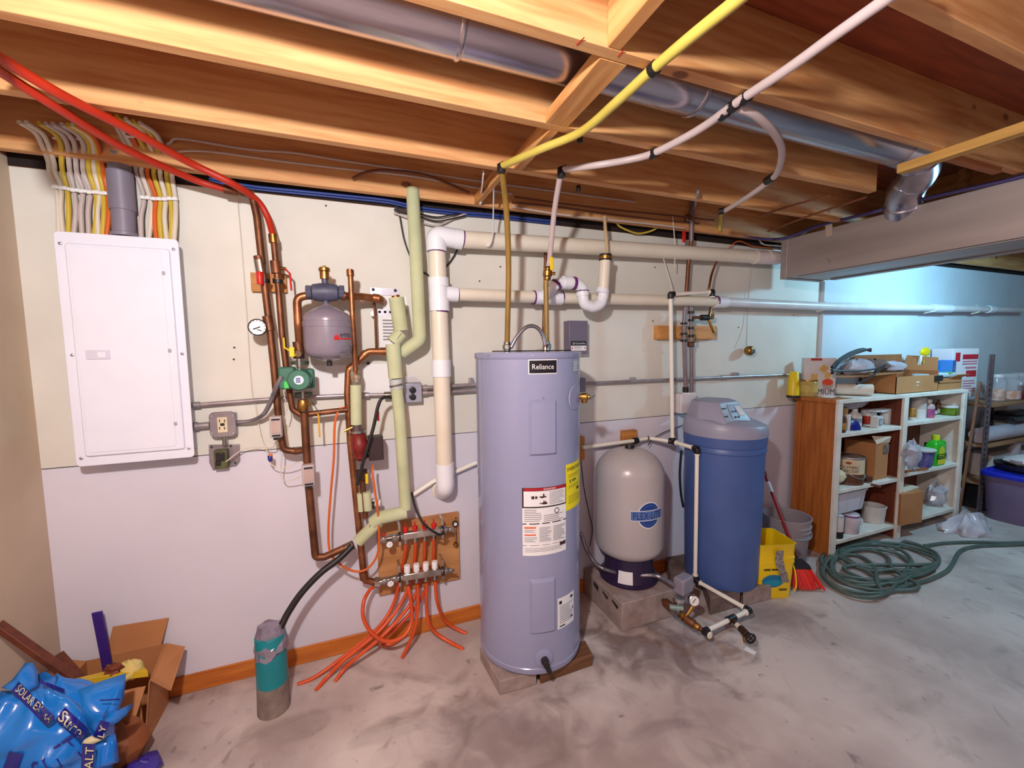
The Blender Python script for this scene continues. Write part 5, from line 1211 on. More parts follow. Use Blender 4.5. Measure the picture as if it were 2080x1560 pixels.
# ------------------------------------------------------------------ buckets and broom
def bucket(t, c, r0, r1, h, body, ribs, seg=40, open_top=True):
    prof = [(0.001,0.004),(r0-0.004,0.0),(r0,0.006)]
    for (z, w_, dr) in ribs:
        f = z/h; rr = r0+(r1-r0)*f; prof += [(rr,z),(rr+dr,z+0.003),(rr+dr,z+w_-0.003),(rr,z+w_)]
    prof += [(r1,h-0.012),(r1+0.006,h-0.01),(r1+0.006,h),(r1-0.002,h),(r1-0.004,h-0.01),(r0-0.004,0.012),(0.001,0.012)]
    return MB().lathe(prof, c, seg=seg, caps=False).build('pail', body, t)
gbk = thing('plastic_pail', 'grey plastic pail standing empty against the cabinet side', 'bucket', F(1605,1160,0))
gc_ = Vector((4.20,-0.255,0)); 
bucket(gbk, gc_, 0.125, 0.150, 0.37, mat('pail_grey',(150,140,148),0.45,0,var=0.05), [(0.235,0.014,0.008),(0.27,0.014,0.008),(0.305,0.014,0.009)])
MB().tube([gc_+Vector((0.155*math.cos(a),-0.155*math.sin(a),0.30-0.06*math.sin(a))) for a in [PI*k/16 for k in range(17)]], 0.003, 6).build('handle', M_STEEL, gbk)
yb = thing('yellow_bucket', 'square yellow bucket with a blue label and torn silver tape', 'bucket', F(1575,1210,0))
c0, c1_ = F(1546,1190,0), F(1600,1213,0)
M_YB = mat('bucket_yellow', (244,208,20), 0.32, 0, c2=(236,196,8), scale=4)
yc_ = Vector((3.735,-0.44,0)); ang = -0.32
def sq(h, w, r): 
    w *= 1.08; M = Matrix.Translation(yc_) @ Matrix.Rotation(ang, 4, 'Z'); return [M @ Vector((x, y, h)) for x, y in rrect(w, w*0.92, r)]
yb_h = 0.365
mb = MB(); mb.rings([sq(0.0,0.205,0.03),sq(0.01,0.212,0.03),sq(0.235,0.228,0.03),sq(0.237,0.238,0.032),sq(0.252,0.238,0.032),sq(0.254,0.23,0.03),sq(0.262,0.23,0.03),sq(0.264,0.24,0.032),sq(0.28,0.24,0.032),sq(0.282,0.232,0.03),sq(0.36,0.238,0.03),sq(yb_h,0.246,0.032),sq(yb_h,0.232,0.03),sq(0.34,0.226,0.03),sq(0.02,0.205,0.03)])
mb.build('body', M_YB, yb)
M_ = Matrix.Translation(yc_) @ Matrix.Rotation(ang, 4, 'Z')
face_y = -0.228*0.92/2
yf = lambda o: (lambda u,v: M_ @ Vector((-0.10+0.2*u, -(0.1065+0.008*v)-o, 0.02+0.215*v)))
yb_l = disc(yf(0.0015), 0.40, 0.47, 0.36, 0.20, mat('label_teal',(30,120,170),0.4), yb, 'oval_label')
disc(yf(0.0025), 0.40, 0.42, 0.30, 0.10, mat('label_sea',(24,150,180),0.4), yb_l, 'inner_oval')
strips(yf(0.0016), [(0.08,0.80,0.30,0.86),(0.34,0.80,0.55,0.86),(0.1,0.16,0.34,0.19),(0.1,0.10,0.3,0.125),(0.62,0.16,0.88,0.22)], mat('label_olive',(90,80,20),0.5), yb)
tpe = MB(); rt_ = random.Random(3)
pts_ = [(0.52,1.45),(0.50,1.2),(0.56,1.0),(0.62,0.85),(0.70,0.68),(0.78,0.45)]
for k in range(len(pts_)-1):
    (u0,v0),(u1,v1) = pts_[k],pts_[k+1]; w0, w1 = 0.13+rt_.uniform(-.03,.03), 0.13+rt_.uniform(-.03,.03)
    q = [yf(0.012)(u0-w0,v0),yf(0.014)(u0+w0,v0),yf(0.014)(u1+w1,v1),yf(0.012)(u1-w1,v1)]
    tpe.face([tpe.bm.verts.new(x) for x in q])
M_TAPE = mat('silver_tape',(206,196,190),0.3,0.7,c2=(120,108,104),scale=60,bump=0.8,bscale=90)
tpe.build('torn_tape', M_TAPE, yb)
A_ = M_ @ Vector((0.132,-0.02,0.27)); B_ = M_ @ Vector((-0.122,-0.02,0.27))
MB().tube(spline([A_, M_ @ Vector((0.15,-0.07,0.18)), M_ @ Vector((0.13,-0.12,0.10)), M_ @ Vector((0.118,-0.118,0.055))]), 0.004, 8).build('handle', M_YB, yb)
bm_ = thing('broom', 'red broom leaning against the cabinet with its bristles on the floor', 'broom', F(1640,1205,0))
hb0 = W(1552,955,0.10); hb1 = F(1622,1148,0.10); hb1 = Vector((3.93,-0.47,0.20)); 
pA, pB = W(1550,953,0.05), None
foot = F(1640,1195,0.0); headp = foot+Vector((-0.03,0.05,0.17)); 
uu = (headp-pA).normalized()
MB().tube([pA, headp], 0.0125, 12).build('handle', mat('handle_red',(140,24,28),0.35), bm_)
q = pA.lerp(headp, 0.16); q2 = pA.lerp(headp, 0.28); MB().tube([q,q2], 0.0135, 12).build('handle_label', M_PAPER, bm_)
st = headp; dn = (foot-headp).normalized(); 
sd = Vector((0.9,-0.4,0)).normalized()
mb = MB()
def sec(p, w, t): 
    s = sd; tt = dn.cross(s).normalized(); return [p-s*w-tt*t, p+s*w-tt*t, p+s*w+tt*t, p-s*w+tt*t]
mb.rings([sec(st-dn*0.03,0.018,0.018), sec(st+dn*0.02,0.06,0.02), sec(st+dn*0.05,0.065,0.022)]); mb.build('broom_cap', M_BLACKP, bm_, bevel=0.006)
br_ = MB(); rb = random.Random(5)
for k in range(160):
    a = rb.uniform(-1,1); b_ = rb.uniform(-1,1); s0 = st+dn*0.045+sd*0.06*a+dn.cross(sd)*0.018*b_
    e0 = st+dn*(0.178+rb.uniform(-0.012,0.004))+sd*(0.095*a+rb.uniform(-.008,.008))+dn.cross(sd)*(0.045*b_); e0.z = max(e0.z, 0.003)
    br_.tube([s0, e0], 0.004, 4, caps=False)
tag(br_.build('bristles', mat('bristle_red',(226,36,30),0.5), bm_), kind='stuff')
# ================================================================== MANIFOLD BOARD
mbd = thing('manifold_board', 'plywood board on the wall carrying the two floor-heating manifolds', 'board', W(850,1200,0))
a = [W(*p,0.018) for p in ((766,1062),(931,1044),(936,1179),(769,1208))]
x0 = (a[0].x+a[3].x)/2; x1 = (a[1].x+a[2].x)/2; zt = (a[0].z+a[1].z)/2; zb = (a[2].z+a[3].z)/2
MB().box((x0,-0.018,zb),(x1,0,zt)).build('plywood', mat('plywood',(204,152,98),0.6,0,c2=(160,104,58),scale=3,stretch=(1,1,4),detail=7), mbd, bevel=0.002)
for px,py in ((926,1052),(930,1172)): MB().lathe([(0.005,0),(0.004,0.002)], W(px,py,0.018), (0,-1,0), 8).build('screw', M_DUCTB, mbd)
DM = 0.105
def manifold(nm, lab, L0, L1, tail, caps, mcap, capnm, capw, caph, stem):
    t = thing(nm, lab, 'manifold', W(*L0, DM)); A, B = W(*L0,DM), W(*L1,DM); w = 0.019
    MB().beam(A, B, 0.030, 0.036).build('bar', M_CHROME, t, bevel=0.004)
    mb = MB(); P = [W(*p,DM) for p in tail]
    MB().tube([A, P[0]], 0.017, 12).build('tail_pipe', M_CHROME, t)
    MB().lathe([(0.021,-0.012),(0.021,0.012)], A.lerp(P[0],0.35), P[0]-A, 8).build('union_nut', M_CHROME, t, bevel=0.002)
    MB().lathe([(0.021,-0.012),(0.021,0.012)], A.lerp(P[0],0.8), P[0]-A, 8).build('union_nut', M_CHROME, t, bevel=0.002)
    u = (B-A).normalized()
    MB().tube([B, B+u*0.02, B+u*0.05], [0.017,0.02,0.012], 12).build('end_valve', M_CHROME, t)
    MB().cbox(B+u*0.055+Vector((0,-0.012,0)), (0.03,0.008,0.02)).build('end_tap', M_CHROME, t, bevel=0.003)
    g = W(tail[0][0]+ (0), tail[0][1]+8, DM+0.03); gm = W(*tail[1], DM+0.028)
    d = MB().lathe([(0.018,0),(0.018,0.012),(0.015,0.013),(0.001,0.013)], gm, (0,-1,0), 20).build('gauge', M_CHROME, t)
    MB().lathe([(0.0155,0.0135),(0.001,0.0136)], gm, (0,-1,0), 20).build('dial', M_WHITE, d)
    MB().beam(gm+Vector((-0.004,-0.014,-0.005)), gm+Vector((0.006,-0.014,0.006)), 0.0018, 0.0006).build('needle', M_INK, d)
    for (px,py) in caps:
        p = W(px,py,DM); p.z = A.lerp(B,(p.x-A.x)/(B.x-A.x)).z+0.018
        c = MB().lathe([(capw*0.8,0),(capw*0.8,0.006),(capw,0.008),(capw,caph-0.004),(capw*0.86,caph)], p, seg=14).build(capnm, mcap, t)
        if stem: MB().cyl(p+Vector((0,0,caph)), p+Vector((0,0,caph+0.022)), 0.004, 8).build('stem', mcap, c)
        q = p-Vector((0,0,0.036)); MB().lathe([(0.012,0),(0.012,-0.01),(0.014,-0.012),(0.014,-0.022),(0.010,-0.026)], q, seg=8).build('outlet_nut', M_CHROME, t)
    for k in (0.0, 0.98):
        p = A.lerp(B, k)-u*(0.016 if k == 0 else -0.012)
        MB().beam(Vector((p.x,-DM,p.z-0.05)), Vector((p.x,-DM,p.z+0.065)), 0.012, 0.004, up=(0,1,0)).build('bracket_strap', M_CHROME, t)
        MB().box((p.x-0.006,-DM,p.z+0.055),(p.x+0.006,-0.018,p.z+0.06)).build('bracket_arm', M_CHROME, t)
        MB().lathe([(0.026,-0.005),(0.026,0.005)], p, u, 16).build('bracket_clip', M_BLACK, t)
    return t, A, B
up_caps = [(824,1080),(843,1077),(863,1074),(881,1071)]; lo_caps = [(827,1160),(846,1157),(865,1154),(883,1151)]
tU, UA, UB = manifold('manifold', 'upper steel manifold with four red actuator caps on the plywood board', (818,1089),(896,1077), ((770,1097),(791,1104)), up_caps, M_RED, 'red_cap', 0.013, 0.03, True)
tL, LA, LB = manifold('manifold', 'lower steel manifold with four white caps on the plywood board', (818,1172),(897,1160), ((772,1182),(793,1183)), lo_caps, M_WHITE, 'white_cap', 0.0165, 0.045, False)
MB().cyl(W(779,1092,DM), W(779,1084,DM), 0.008, 8).build('air_vent_knob', M_RED, tU)
thm = thing('strap_hanger', 'pressure gauge and brass hose fitting hanging at the upper corner of the plywood board', 'gauge', W(926,1110,0.02))
p = W(924,1063,0.022); MB().lathe([(0.017,0),(0.017,0.012),(0.014,0.014),(0.001,0.014)], p, (0,-1,0), 18).build('gauge_case', M_BLACK, thm)
MB().lathe([(0.010,0.0145),(0.001,0.0147)], p, (0,-1,0), 18).build('dial', M_WHITE, thm)
MB().tube([W(925,1071,0.03),W(926,1100,0.03)], 0.005, 8).build('stem', M_CHROME, thm)
MB().lathe([(0.01,-0.012),(0.014,-0.008),(0.014,0.008),(0.01,0.012)], W(926,1106,0.035), (0.5,0,1), 10).build('hose_fitting', M_BRASS, thm)
def ptube(pts, lab, r=0.0095):
    return tag(MB().tube(spline(pts, 7), r, 12).build('orange_tube', M_PEX), lab, 'heating tube', 'orange floor-heating tubes under the manifolds')
ub = [W(px,1101-k*2.2,DM) for k,(px) in enumerate((825,844,862,880))]
lb = [W(px,1190-k*3,DM) for k,(px) in enumerate((829,848,867,884))]
ptube([ub[0], W(822,1130,0.06), W(812,1170,0.045), W(800,1225,0.06), W(765,1278,0.10), F(690,1340,0.05), F(640,1375,0.012), F(604,1391,0.0)], 'orange tube dropping from the first red cap, reaching the floor nearest the teal pipe')
ptube([ub[1], W(843,1130,0.06), W(838,1170,0.045), W(815,1225,0.07), W(770,1282,0.13), F(700,1340,0.07), F(668,1372,0.02), F(641,1403,0.0)], 'orange tube dropping from the second red cap, reaching the floor farthest out into the room')
ptube([ub[2], W(862,1130,0.06), W(856,1170,0.045), W(835,1225,0.085), W(785,1284,0.15), F(722,1338,0.07), F(700,1358,0.03), F(680,1385,0.0)], 'orange tube dropping from the third red cap, third tube end along the floor')
ptube([ub[3], W(881,1130,0.06), W(873,1170,0.045), W(850,1225,0.07), W(810,1270,0.09), W(776,1298,0.12), F(775,1310,0.03), F(800,1306,0.02), F(826,1288,0.02)], 'orange tube dropping from the fourth red cap and passing behind the others')
ptube([lb[0], W(835,1225,0.13), W(836,1262,0.16), W(822,1290,0.19), W(790,1303,0.20), W(758,1288,0.19), W(739,1258,0.17), W(738,1225,0.14), W(750,1200,0.10), W(768,1184,0.05)], 'orange tube looping back up to the wall in a wide circle below the lower manifold')
ptube([lb[1], W(849,1230,0.12), F(843,1275,0.14), F(832,1305,0.07), F(824,1322,0.03), F(817,1337,0.0)], 'orange tube from the second white cap running nearly straight down to the floor')
ptube([lb[2], W(866,1225,0.115), F(870,1262,0.14), F(885,1285,0.06), F(910,1302,0.02), F(942,1319,0.0)], 'orange tube from the third white cap sweeping toward the water heater')
ptube([lb[3], W(888,1222,0.11), F(900,1254,0.10), F(915,1270,0.04), F(930,1279,0.015), F(948,1287,0.0)], 'orange tube from the fourth white cap, its floor end nearest the wall by the heater')

# ------------------------------------------------------------------ floor stub pipe with taped top
fs = thing('floor_pipe', 'stub of drain pipe out of the floor, teal above and cement grey below, taped top', 'pipe stub', (0.836,-0.259,0))
sc_ = Vector((0.836,-0.259,0)); zt_ = W(549,1288,0.259).z; zm = W(553,1378,0.259).z; tl = Vector((W(549,1290,0.259).x-0.836,0,0))
R0 = PR(sc_, 57)
def stub(za, zb_, ra, rb_, m, n):
    f = lambda z: sc_+Vector((tl.x*z/zt_,0,z)); return MB().tube([f(za+(zb_-za)*k/6) for k in range(7)], [ra+(rb_-ra)*k/6 for k in range(7)], 28).build(n, m, fs)
stub(0.0, zm, R0*1.04, R0*0.99, mat('cement_coat',(150,134,126),0.85,0,c2=(112,98,92),scale=14,bump=0.3), 'cement_coated_foot'); stub(zm-0.01, zt_, R0*0.995, R0*0.97, mat('teal_pipe',(10,140,150),0.4,0,c2=(8,124,136),scale=6), 'teal_sleeve')
zc0 = W(552,1326,0.259).z; mb = MB(); rt2 = random.Random(11); rings = []
for k in range(6):
    z = zc0+(zt_+0.045-zc0)*k/5; f = sc_+Vector((tl.x*z/zt_,0,z)); sq_ = [1.02,1.04,1.06,0.98,0.9,0.72][k]
    rings.append([f+Vector((math.cos(2*PI*j/18)*R0*sq_*(1+rt2.uniform(-.10,.08)*(k>0)), math.sin(2*PI*j/18)*R0*(sq_ if k < 3 else sq_*0.75)*(1+rt2.uniform(-.12,.08)*(k>0)), (0.03 if (k == 0 and math.cos(2*PI*j/18) > 0.2) else 0)+rt2.uniform(-.008,.008))) for j in range(18)])
mb.rings(rings); mb.build('tape_wrap', mat('black_tape',(58,48,62),0.25,0.3,c2=(150,140,158),scale=5,thr=(0.5,0.74)), fs, angle=12)

# ================================================================== CARDBOARD BOX OF SCRAP AND THE BLUE SALT BAG
bx = thing('cardboard_box', 'open brown cardboard box with raised flaps in the room corner', 'box', (0.23,-0.16,0))
X0, X1, Y0, Y1, HB = 0.095, 0.372, -0.275, -0.035, 0.285
th = 0.004
MB().box((X0,Y1-th,0),(X1,Y1,HB)).build('back_side', M_CARD, bx); MB().box((X0,Y0,0),(X1,Y0+th,HB-0.02)).build('front_side', M_CARD, bx)
MB().box((X0,Y0,0),(X0+th,Y1,HB)).build('end_side', M_CARD, bx); MB().hexa([(X1-th,Y0,0),(X1,Y0,0),(X1,Y1,0),(X1-th,Y1,0),(X1+0.03,Y0,HB-0.01),(X1+0.034,Y0,HB-0.01),(X1+0.004,Y1,HB),(X1,Y1,HB)]).build('end_side', M_CARD, bx)
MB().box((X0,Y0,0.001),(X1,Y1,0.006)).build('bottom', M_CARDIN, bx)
def flap(pts, nm, material=None):
    a = [Vector(p) for p in pts]; n = (a[1]-a[0]).cross(a[2]-a[0]).normalized()*0.004
    return MB().prism(a, n).build(nm, material or M_CARD, bx)
flap([(X0+0.07,Y1,HB),(X1-0.01,Y1,HB),(X1+0.015,-0.006,HB+0.105),(X0+0.09,-0.006,HB+0.115)], 'raised_flap')
flap([(X1+0.004,Y1,HB),(X1+0.033,Y0+0.01,HB-0.01),(X1+0.095,Y0+0.01,HB-0.075),(X1+0.085,Y1-0.03,HB-0.02)], 'side_flap')
flap([(X0,Y1,HB),(X0,Y0+0.03,HB-0.005),(X0-0.08,Y0+0.06,HB+0.02),(X0-0.075,Y1-0.01,HB+0.04)], 'side_flap')
flap([(X0+0.05,Y0,HB-0.02),(X1+0.02,Y0,HB-0.02),(X1,Y0-0.09,HB-0.13),(X0+0.06,Y0-0.09,HB-0.12)], 'front_flap')
M_SLAT = mat('blue_slat',(60,36,130),0.5,0,var=0.06)
a0, a1 = W(197,1243,0.06), F(222,1372,0.20)
tag(MB().beam(a0, a1+ (a1-a0)*0.3, 0.036, 0.008, up=(0,1,0)).build('violet_lath', M_SLAT, bevel=0.002), 'violet-blue slat standing up out of the cardboard box', 'slat')
M_STICK = wood_mat('stained_stick',(104,48,26),(80,34,18),'X',knots=False)
a0, a1 = X(-6,1268,0.02), W(150,1378,0.36)
tag(MB().beam(a0, a1, 0.03, 0.02).build('wooden_stick', M_STICK, bevel=0.002), 'long brown stick leaning from the tan wall down behind the blue bag', 'stick')
a0, a1 = W(116,1330,0.17), W(172,1392,0.22)
tag(MB().beam(a0, a1, 0.036, 0.018).build('wooden_stick', M_STICK, bevel=0.002), 'short brown stick poking out of the cardboard box', 'stick')
fm = MB(); c_ = W(262,1362,0.24); rf = random.Random(2)
def blob(mb, c, sx, sy, sz, rr_, n=14, amp=0.18):
    R = []
    for i in range(9):
        ph = -PI/2+PI*i/8; R.append([Vector(c)+Vector((math.cos(2*PI*k/n)*math.cos(ph)*sx*(1+rr_.uniform(-amp,amp)), math.sin(2*PI*k/n)*math.cos(ph)*sy*(1+rr_.uniform(-amp,amp)), math.sin(ph)*sz*(1+rr_.uniform(-amp,amp)))) for k in range(n)])
    return mb.rings(R)
blob(fm, c_, 0.05, 0.04, 0.038, rf)
tag(fm.build('foam_scrap', mat('foam_yellow',(226,208,140),0.8,0,c2=(206,180,96),scale=14,bump=0.3), angle=80), 'pale yellow foam scrap lying on top of the cardboard box', 'foam')
a0 = [W(*p) for p in ((100,1395,0.36),(215,1372,0.30),(300,1362,0.26),(290,1352,0.22),(220,1362,0.25),(118,1386,0.32))]
tag(MB().prism(a0, (0,0.004,-0.03)).build('yellow_sheet', mat('sheet_yellow',(226,186,30),0.45), bevel=0.001), 'yellow folded sheet wedged behind the top of the blue bag', 'sheet')
cr_ = MB(); blob(cr_, W(228,1360,0.27), 0.03, 0.025, 0.022, rf, 10, 0.35); tag(cr_.build('brown_scrap', mat('scrap_brown',(112,46,20),0.6), angle=20), 'crumpled brown scrap beside the yellow foam', 'scrap')
# crushed paper bag under the box edge
pbk = MB(); blob(pbk, (0.345,-0.36,0.10), 0.075, 0.06, 0.10, rf, 12, 0.2)
tag(pbk.build('paper_bag', mat('kraft_paper',(150,86,44),0.7,0,c2=(124,66,32),scale=6,bump=0.1), angle=20), 'crushed brown paper bag between the cardboard box and the blue bag', 'paper bag')
vb_ = MB(); blob(vb_, (0.415,-0.42,0.03), 0.06, 0.06, 0.035, rf, 12, 0.25); tag(vb_.build('violet_wrapper', mat('violet_film',(64,48,150),0.3), angle=20), 'crumpled violet wrapper on the floor at the foot of the blue bag', 'wrapper')
# the salt bag
M_BAG = mat('bag_blue',(30,128,214),0.22,0,c2=(20,108,200),scale=5,coat=0.4); M_BAGD = mat('bag_navy',(28,30,128),0.25,0,var=0.05,coat=0.3); M_BAGT = mat('bag_cream',(222,214,170),0.4)
sbg = thing('salt_bag', 'torn bright blue plastic bag of water softener salt slumped in the corner', 'bag', (0.18,-0.52,0))
bcx, bcy, ba, bb_, bh = 0.178, -0.50, 0.168, 0.115, 0.50
def wr(x, z):
    return 0.010*math.sin(23*x+31*z)+0.007*math.sin(47*x-29*z+1)+0.005*math.sin(71*z+19*x+2)+0.008*math.sin(14*x-38*z)
def wide(z):
    v = max(min(z/bh,1),0); return (0.9+0.25*math.sin(PI*min(v*1.1,1)))*(1.0 if v < 0.8 else max(0.30, 1-(v-0.8)*2.6))
def front_y(x, z):
    w = wide(z); q = min(abs(x-bcx)/(ba*w), 0.98); return bcy-bb_*w*(1-q**2.6)**(1/2.6)+wr(x,z)
def bagp(u, v):
    a = 2*PI*u; z = bh*v; w = wide(z); cxx = math.copysign(abs(math.cos(a))**(2/2.6),math.cos(a)); sy = math.copysign(abs(math.sin(a))**(2/2.6),math.sin(a))
    x = bcx+ba*w*cxx; y = bcy+bb_*w*sy
    return Vector((max(x,0.006), y+wr(x,z)*min(1,abs(sy)*2), z+0.012*math.sin(9*a)*v))
mb = MB(); mb.rings([[bagp(k/72, j/44) for k in range(72)] for j in range(45)]); mb.build('bag_body', M_BAG, sbg, angle=70)
def bag_px(px, py, o=0.004):
    d = 0.6
    for _ in range(4):
        p = W(px,py,d); d = -(front_y(p.x,p.z)-o)
    return W(px,py,d)
def bag_fn(p0, pu, pv, o=0.004): return lambda u,v: bag_px(p0[0]+pu[0]*u+pv[0]*v, p0[1]+pu[1]*u+pv[1]*v, o)
def dense(fn, material, parent, name, nu=10, nv=4): return MB().grid(fn, nu, nv).build(name, material, parent)
bn = dense(bag_fn((22,1404),(74,72),(16,-20),0.005), M_BAGD, sbg, 'navy_band', 14, 5)
lettering('SOLAR EXTRA', bag_fn((30,1403),(68,66),(11,-14),0.017), M_BAGT, bn)
b2 = dense(bag_fn((112,1462),(50,46),(20,-26),0.005), M_BAGD, sbg, 'navy_band', 10, 5)
lettering('Sure', bag_fn((116,1461),(42,39),(15,-20),0.014), M_BAGT, b2)
lettering('SOFT', bag_fn((92,1592),(86,-62),(-34,-38),0.009), M_BAGD, sbg)
dense(bag_fn((4,1565),(30,4),(14,-38),0.005), M_BAGD, sbg, 'navy_patch', 6, 6)
dense(bag_fn((80,1388),(50,20),(2,-8),0.005), M_BAGD, sbg, 'navy_edge', 6, 3)
def rag(poly, lift, nm, parent, material=M_BAG, seed=1):
    "torn sheet of film: outline in the picture carried to a surface in front of the bag"
    r = random.Random(seed); P = [W(px,py,d)+Vector((0,r.uniform(-.006,.006),0)) for px,py,d in poly]; c = sum(P,Vector())/len(P)+Vector((0,-lift,0))
    mb = MB(); cv = mb.bm.verts.new(c); O = [mb.bm.verts.new(p) for p in P]; I = [mb.bm.verts.new(c.lerp(p,0.55)+Vector((0,r.uniform(-.012,.008),0))) for p in P]; n = len(P)
    for i in range(n): mb.face([cv,I[i],I[(i+1)%n]]); mb.face([I[i],O[i],O[(i+1)%n],I[(i+1)%n]])
    return mb.build(nm, material, parent, angle=60, solid=0.002)
rag([(160,1400,.50),(205,1384,.48),(256,1367,.46),(254,1392,.48),(251,1414,.50),(243,1440,.53),(256,1436,.53),(270,1431,.54),(258,1450,.55),(240,1466,.56),(219,1480,.57),(196,1498,.58),(176,1475,.57),(166,1440,.55)], 0.03, 'torn_flap', sbg, seed=3)
fl2 = rag([(196,1502,.60),(236,1488,.58),(239,1515,.59),(243,1545,.61),(222,1552,.62),(202,1556,.63),(190,1566,.63)], 0.02, 'torn_flap', sbg, seed=4)
rag([(2,1398,.52),(24,1382,.50),(38,1364,.48),(49,1348,.46),(66,1348,.46),(74,1368,.48),(80,1390,.50),(60,1402,.53),(30,1408,.55)], 0.02, 'torn_flap', sbg, seed=5)
def flat_px(p0, pu, pv, d0, dd=0.0): return lambda u,v: W(p0[0]+pu[0]*u+pv[0]*v, p0[1]+pu[1]*u+pv[1]*v, d0+dd*u)
s3 = dense(flat_px((188,1496),(16,-34),(20,6),0.635), M_BAGD, sbg, 'navy_strip', 2, 2); lettering('LY', flat_px((210,1499),(6,-24),(-12,-3),0.645), M_BAGT, s3)
s4 = dense(flat_px((163,1580),(4,-70),(26,2),0.66), M_BAGD, sbg, 'navy_strip', 2, 2); lettering('SALT', flat_px((187,1574),(4,-56),(-17,-1),0.672), M_BAGT, s4)
mbb = MB(); blob(mbb, W(190,1502,0.615), 0.03, 0.012, 0.012, rf, 12, 0.15); mbb.build('inner_film', M_BAGT, sbg, angle=70)
strips(flat_px((203,1424),(40,-2),(0,-3),0.575), [(0,0,1,1)], M_BAGD, sbg, 'navy_line')
strips(flat_px((206,1458),(14,-24),(4,4),0.585), para(0,0,1,1,2,0.5), M_BAGD, sbg)
# ================================================================== CABINET WITH ITS CONTENTS
M_CABW = wood_mat('cabinet_veneer', (182,106,42), (152,82,28), 'Z', knots=False, rough=0.5)
M_CABD = wood_mat('cabinet_inside', (120,52,28), (92,38,20), 'Z', knots=False)
cx0, cx1, cy0, cy1, czt = 4.57, 6.36, -0.335, -0.036, 1.215
cbn = thing('shelf_cabinet', 'long low open cabinet with brown wooden end and white painted shelves', 'cabinet', ((cx0+cx1)/2,cy0,0))
MB().box((cx0,cy0+0.012,0),(cx0+0.02,cy1,czt-0.03)).build('end_panel', M_CABW, cbn, bevel=0.002)
MB().box((cx0-0.012,cy1-0.05,0),(cx0+0.005,cy1,czt-0.045)).build('corner_strip', M_CABW, cbn, bevel=0.002)
MB().box((cx1-0.02,cy0+0.012,0),(cx1,cy1,czt-0.03)).build('end_panel', M_WHPAINT, cbn, bevel=0.002)
MB().box((cx0+0.02,cy1-0.008,0),(cx1-0.02,cy1,czt-0.03)).build('back_panel', M_CABD, cbn)
MB().box((cx0-0.02,cy0+0.008,czt-0.028),(cx0+0.20,cy1,czt+0.002)).build('top_edge', M_CABW, cbn, bevel=0.002)
MB().box((cx0+0.005,cy0-0.014,czt-0.03),(cx1+0.01,cy1,czt)).build('top_board', M_WHPAINT, cbn, bevel=0.003)
for a, w_ in ((cx0,0.055),(5.405,0.06),(cx1-0.055,0.055)): MB().box((a,cy0-0.014,0),(a+w_,cy0+0.008,czt-0.03)).build('post', M_WHPAINT, cbn, bevel=0.003)
MB().box((5.425,cy0+0.008,0),(5.445,cy1,czt-0.03)).build('divider', M_CABD, cbn)
SH = {}
for bay, (a, b_), zs in (('L',(cx0+0.02,5.425),(0.120,0.52,0.955)),('R',(5.445,cx1-0.02),(0.125,0.545,0.975))):
    for k, z in enumerate(zs):
        MB().box((a,cy0-0.004,z-0.03),(b_,cy1-0.008,z)).build('shelf', M_WHPAINT, cbn, bevel=0.003); SH[bay+str(k)] = z
SH['T'] = czt
def spot(px, py, z, lo=-0.31, hi=-0.09):
    p = F(px,py,z); y = max(min(p.y,hi),lo); q = W(px,py,-y); return Vector((q.x,y,z))
def hgt(p, px, pyt): return max(W(px,pyt,-p.y).z-p.z, 0.01)
def round_item(name, label, cat, px, pyb, pyt, w, z, prof, parts, group=None, y=None):
    "turned item: prof gives (radius, height) as fractions; parts add bands (name, material, f0, f1, k)"
    p = spot(px,pyb,z) if y is None else W(px,pyb,-y); p.z = z
    h = hgt(p,px,pyt); r = PR(p,w); t = thing(name, label, cat, p, group); nm, m = parts[0]
    MB().lathe([(a*r,b*h) for a,b in prof], p, seg=20).build(nm, m, t)
    for (nm, m, f0, f1, k) in parts[1:]:
        pts = [(k*r,f0*h),(k*r,f1*h)]
        if nm in ('lid','cap'): pts += [(k*r*0.92,f1*h+0.002),(0.001,f1*h+0.002)]
        MB().lathe(pts, p, seg=20, caps=False).build(nm, m, t)
    return t, p, r, h
CAN = [(0.96,0),(1,0.02),(1,0.96),(0.97,0.98),(0.9,1.0),(0.88,0.985),(0.001,0.985)]
JAR = [(0.9,0),(1,0.05),(1,0.78),(0.8,0.86),(0.8,1.0)]
BOT = [(0.9,0),(1,0.04),(1,0.62),(0.85,0.72),(0.42,0.82),(0.40,1.0)]
TUB = [(0.86,0),(0.88,0.03),(1.0,0.94),(1.05,0.95),(1.05,1.0),(0.97,1.0),(0.84,0.06),(0.001,0.06)]
zT = SH['T']+0.001
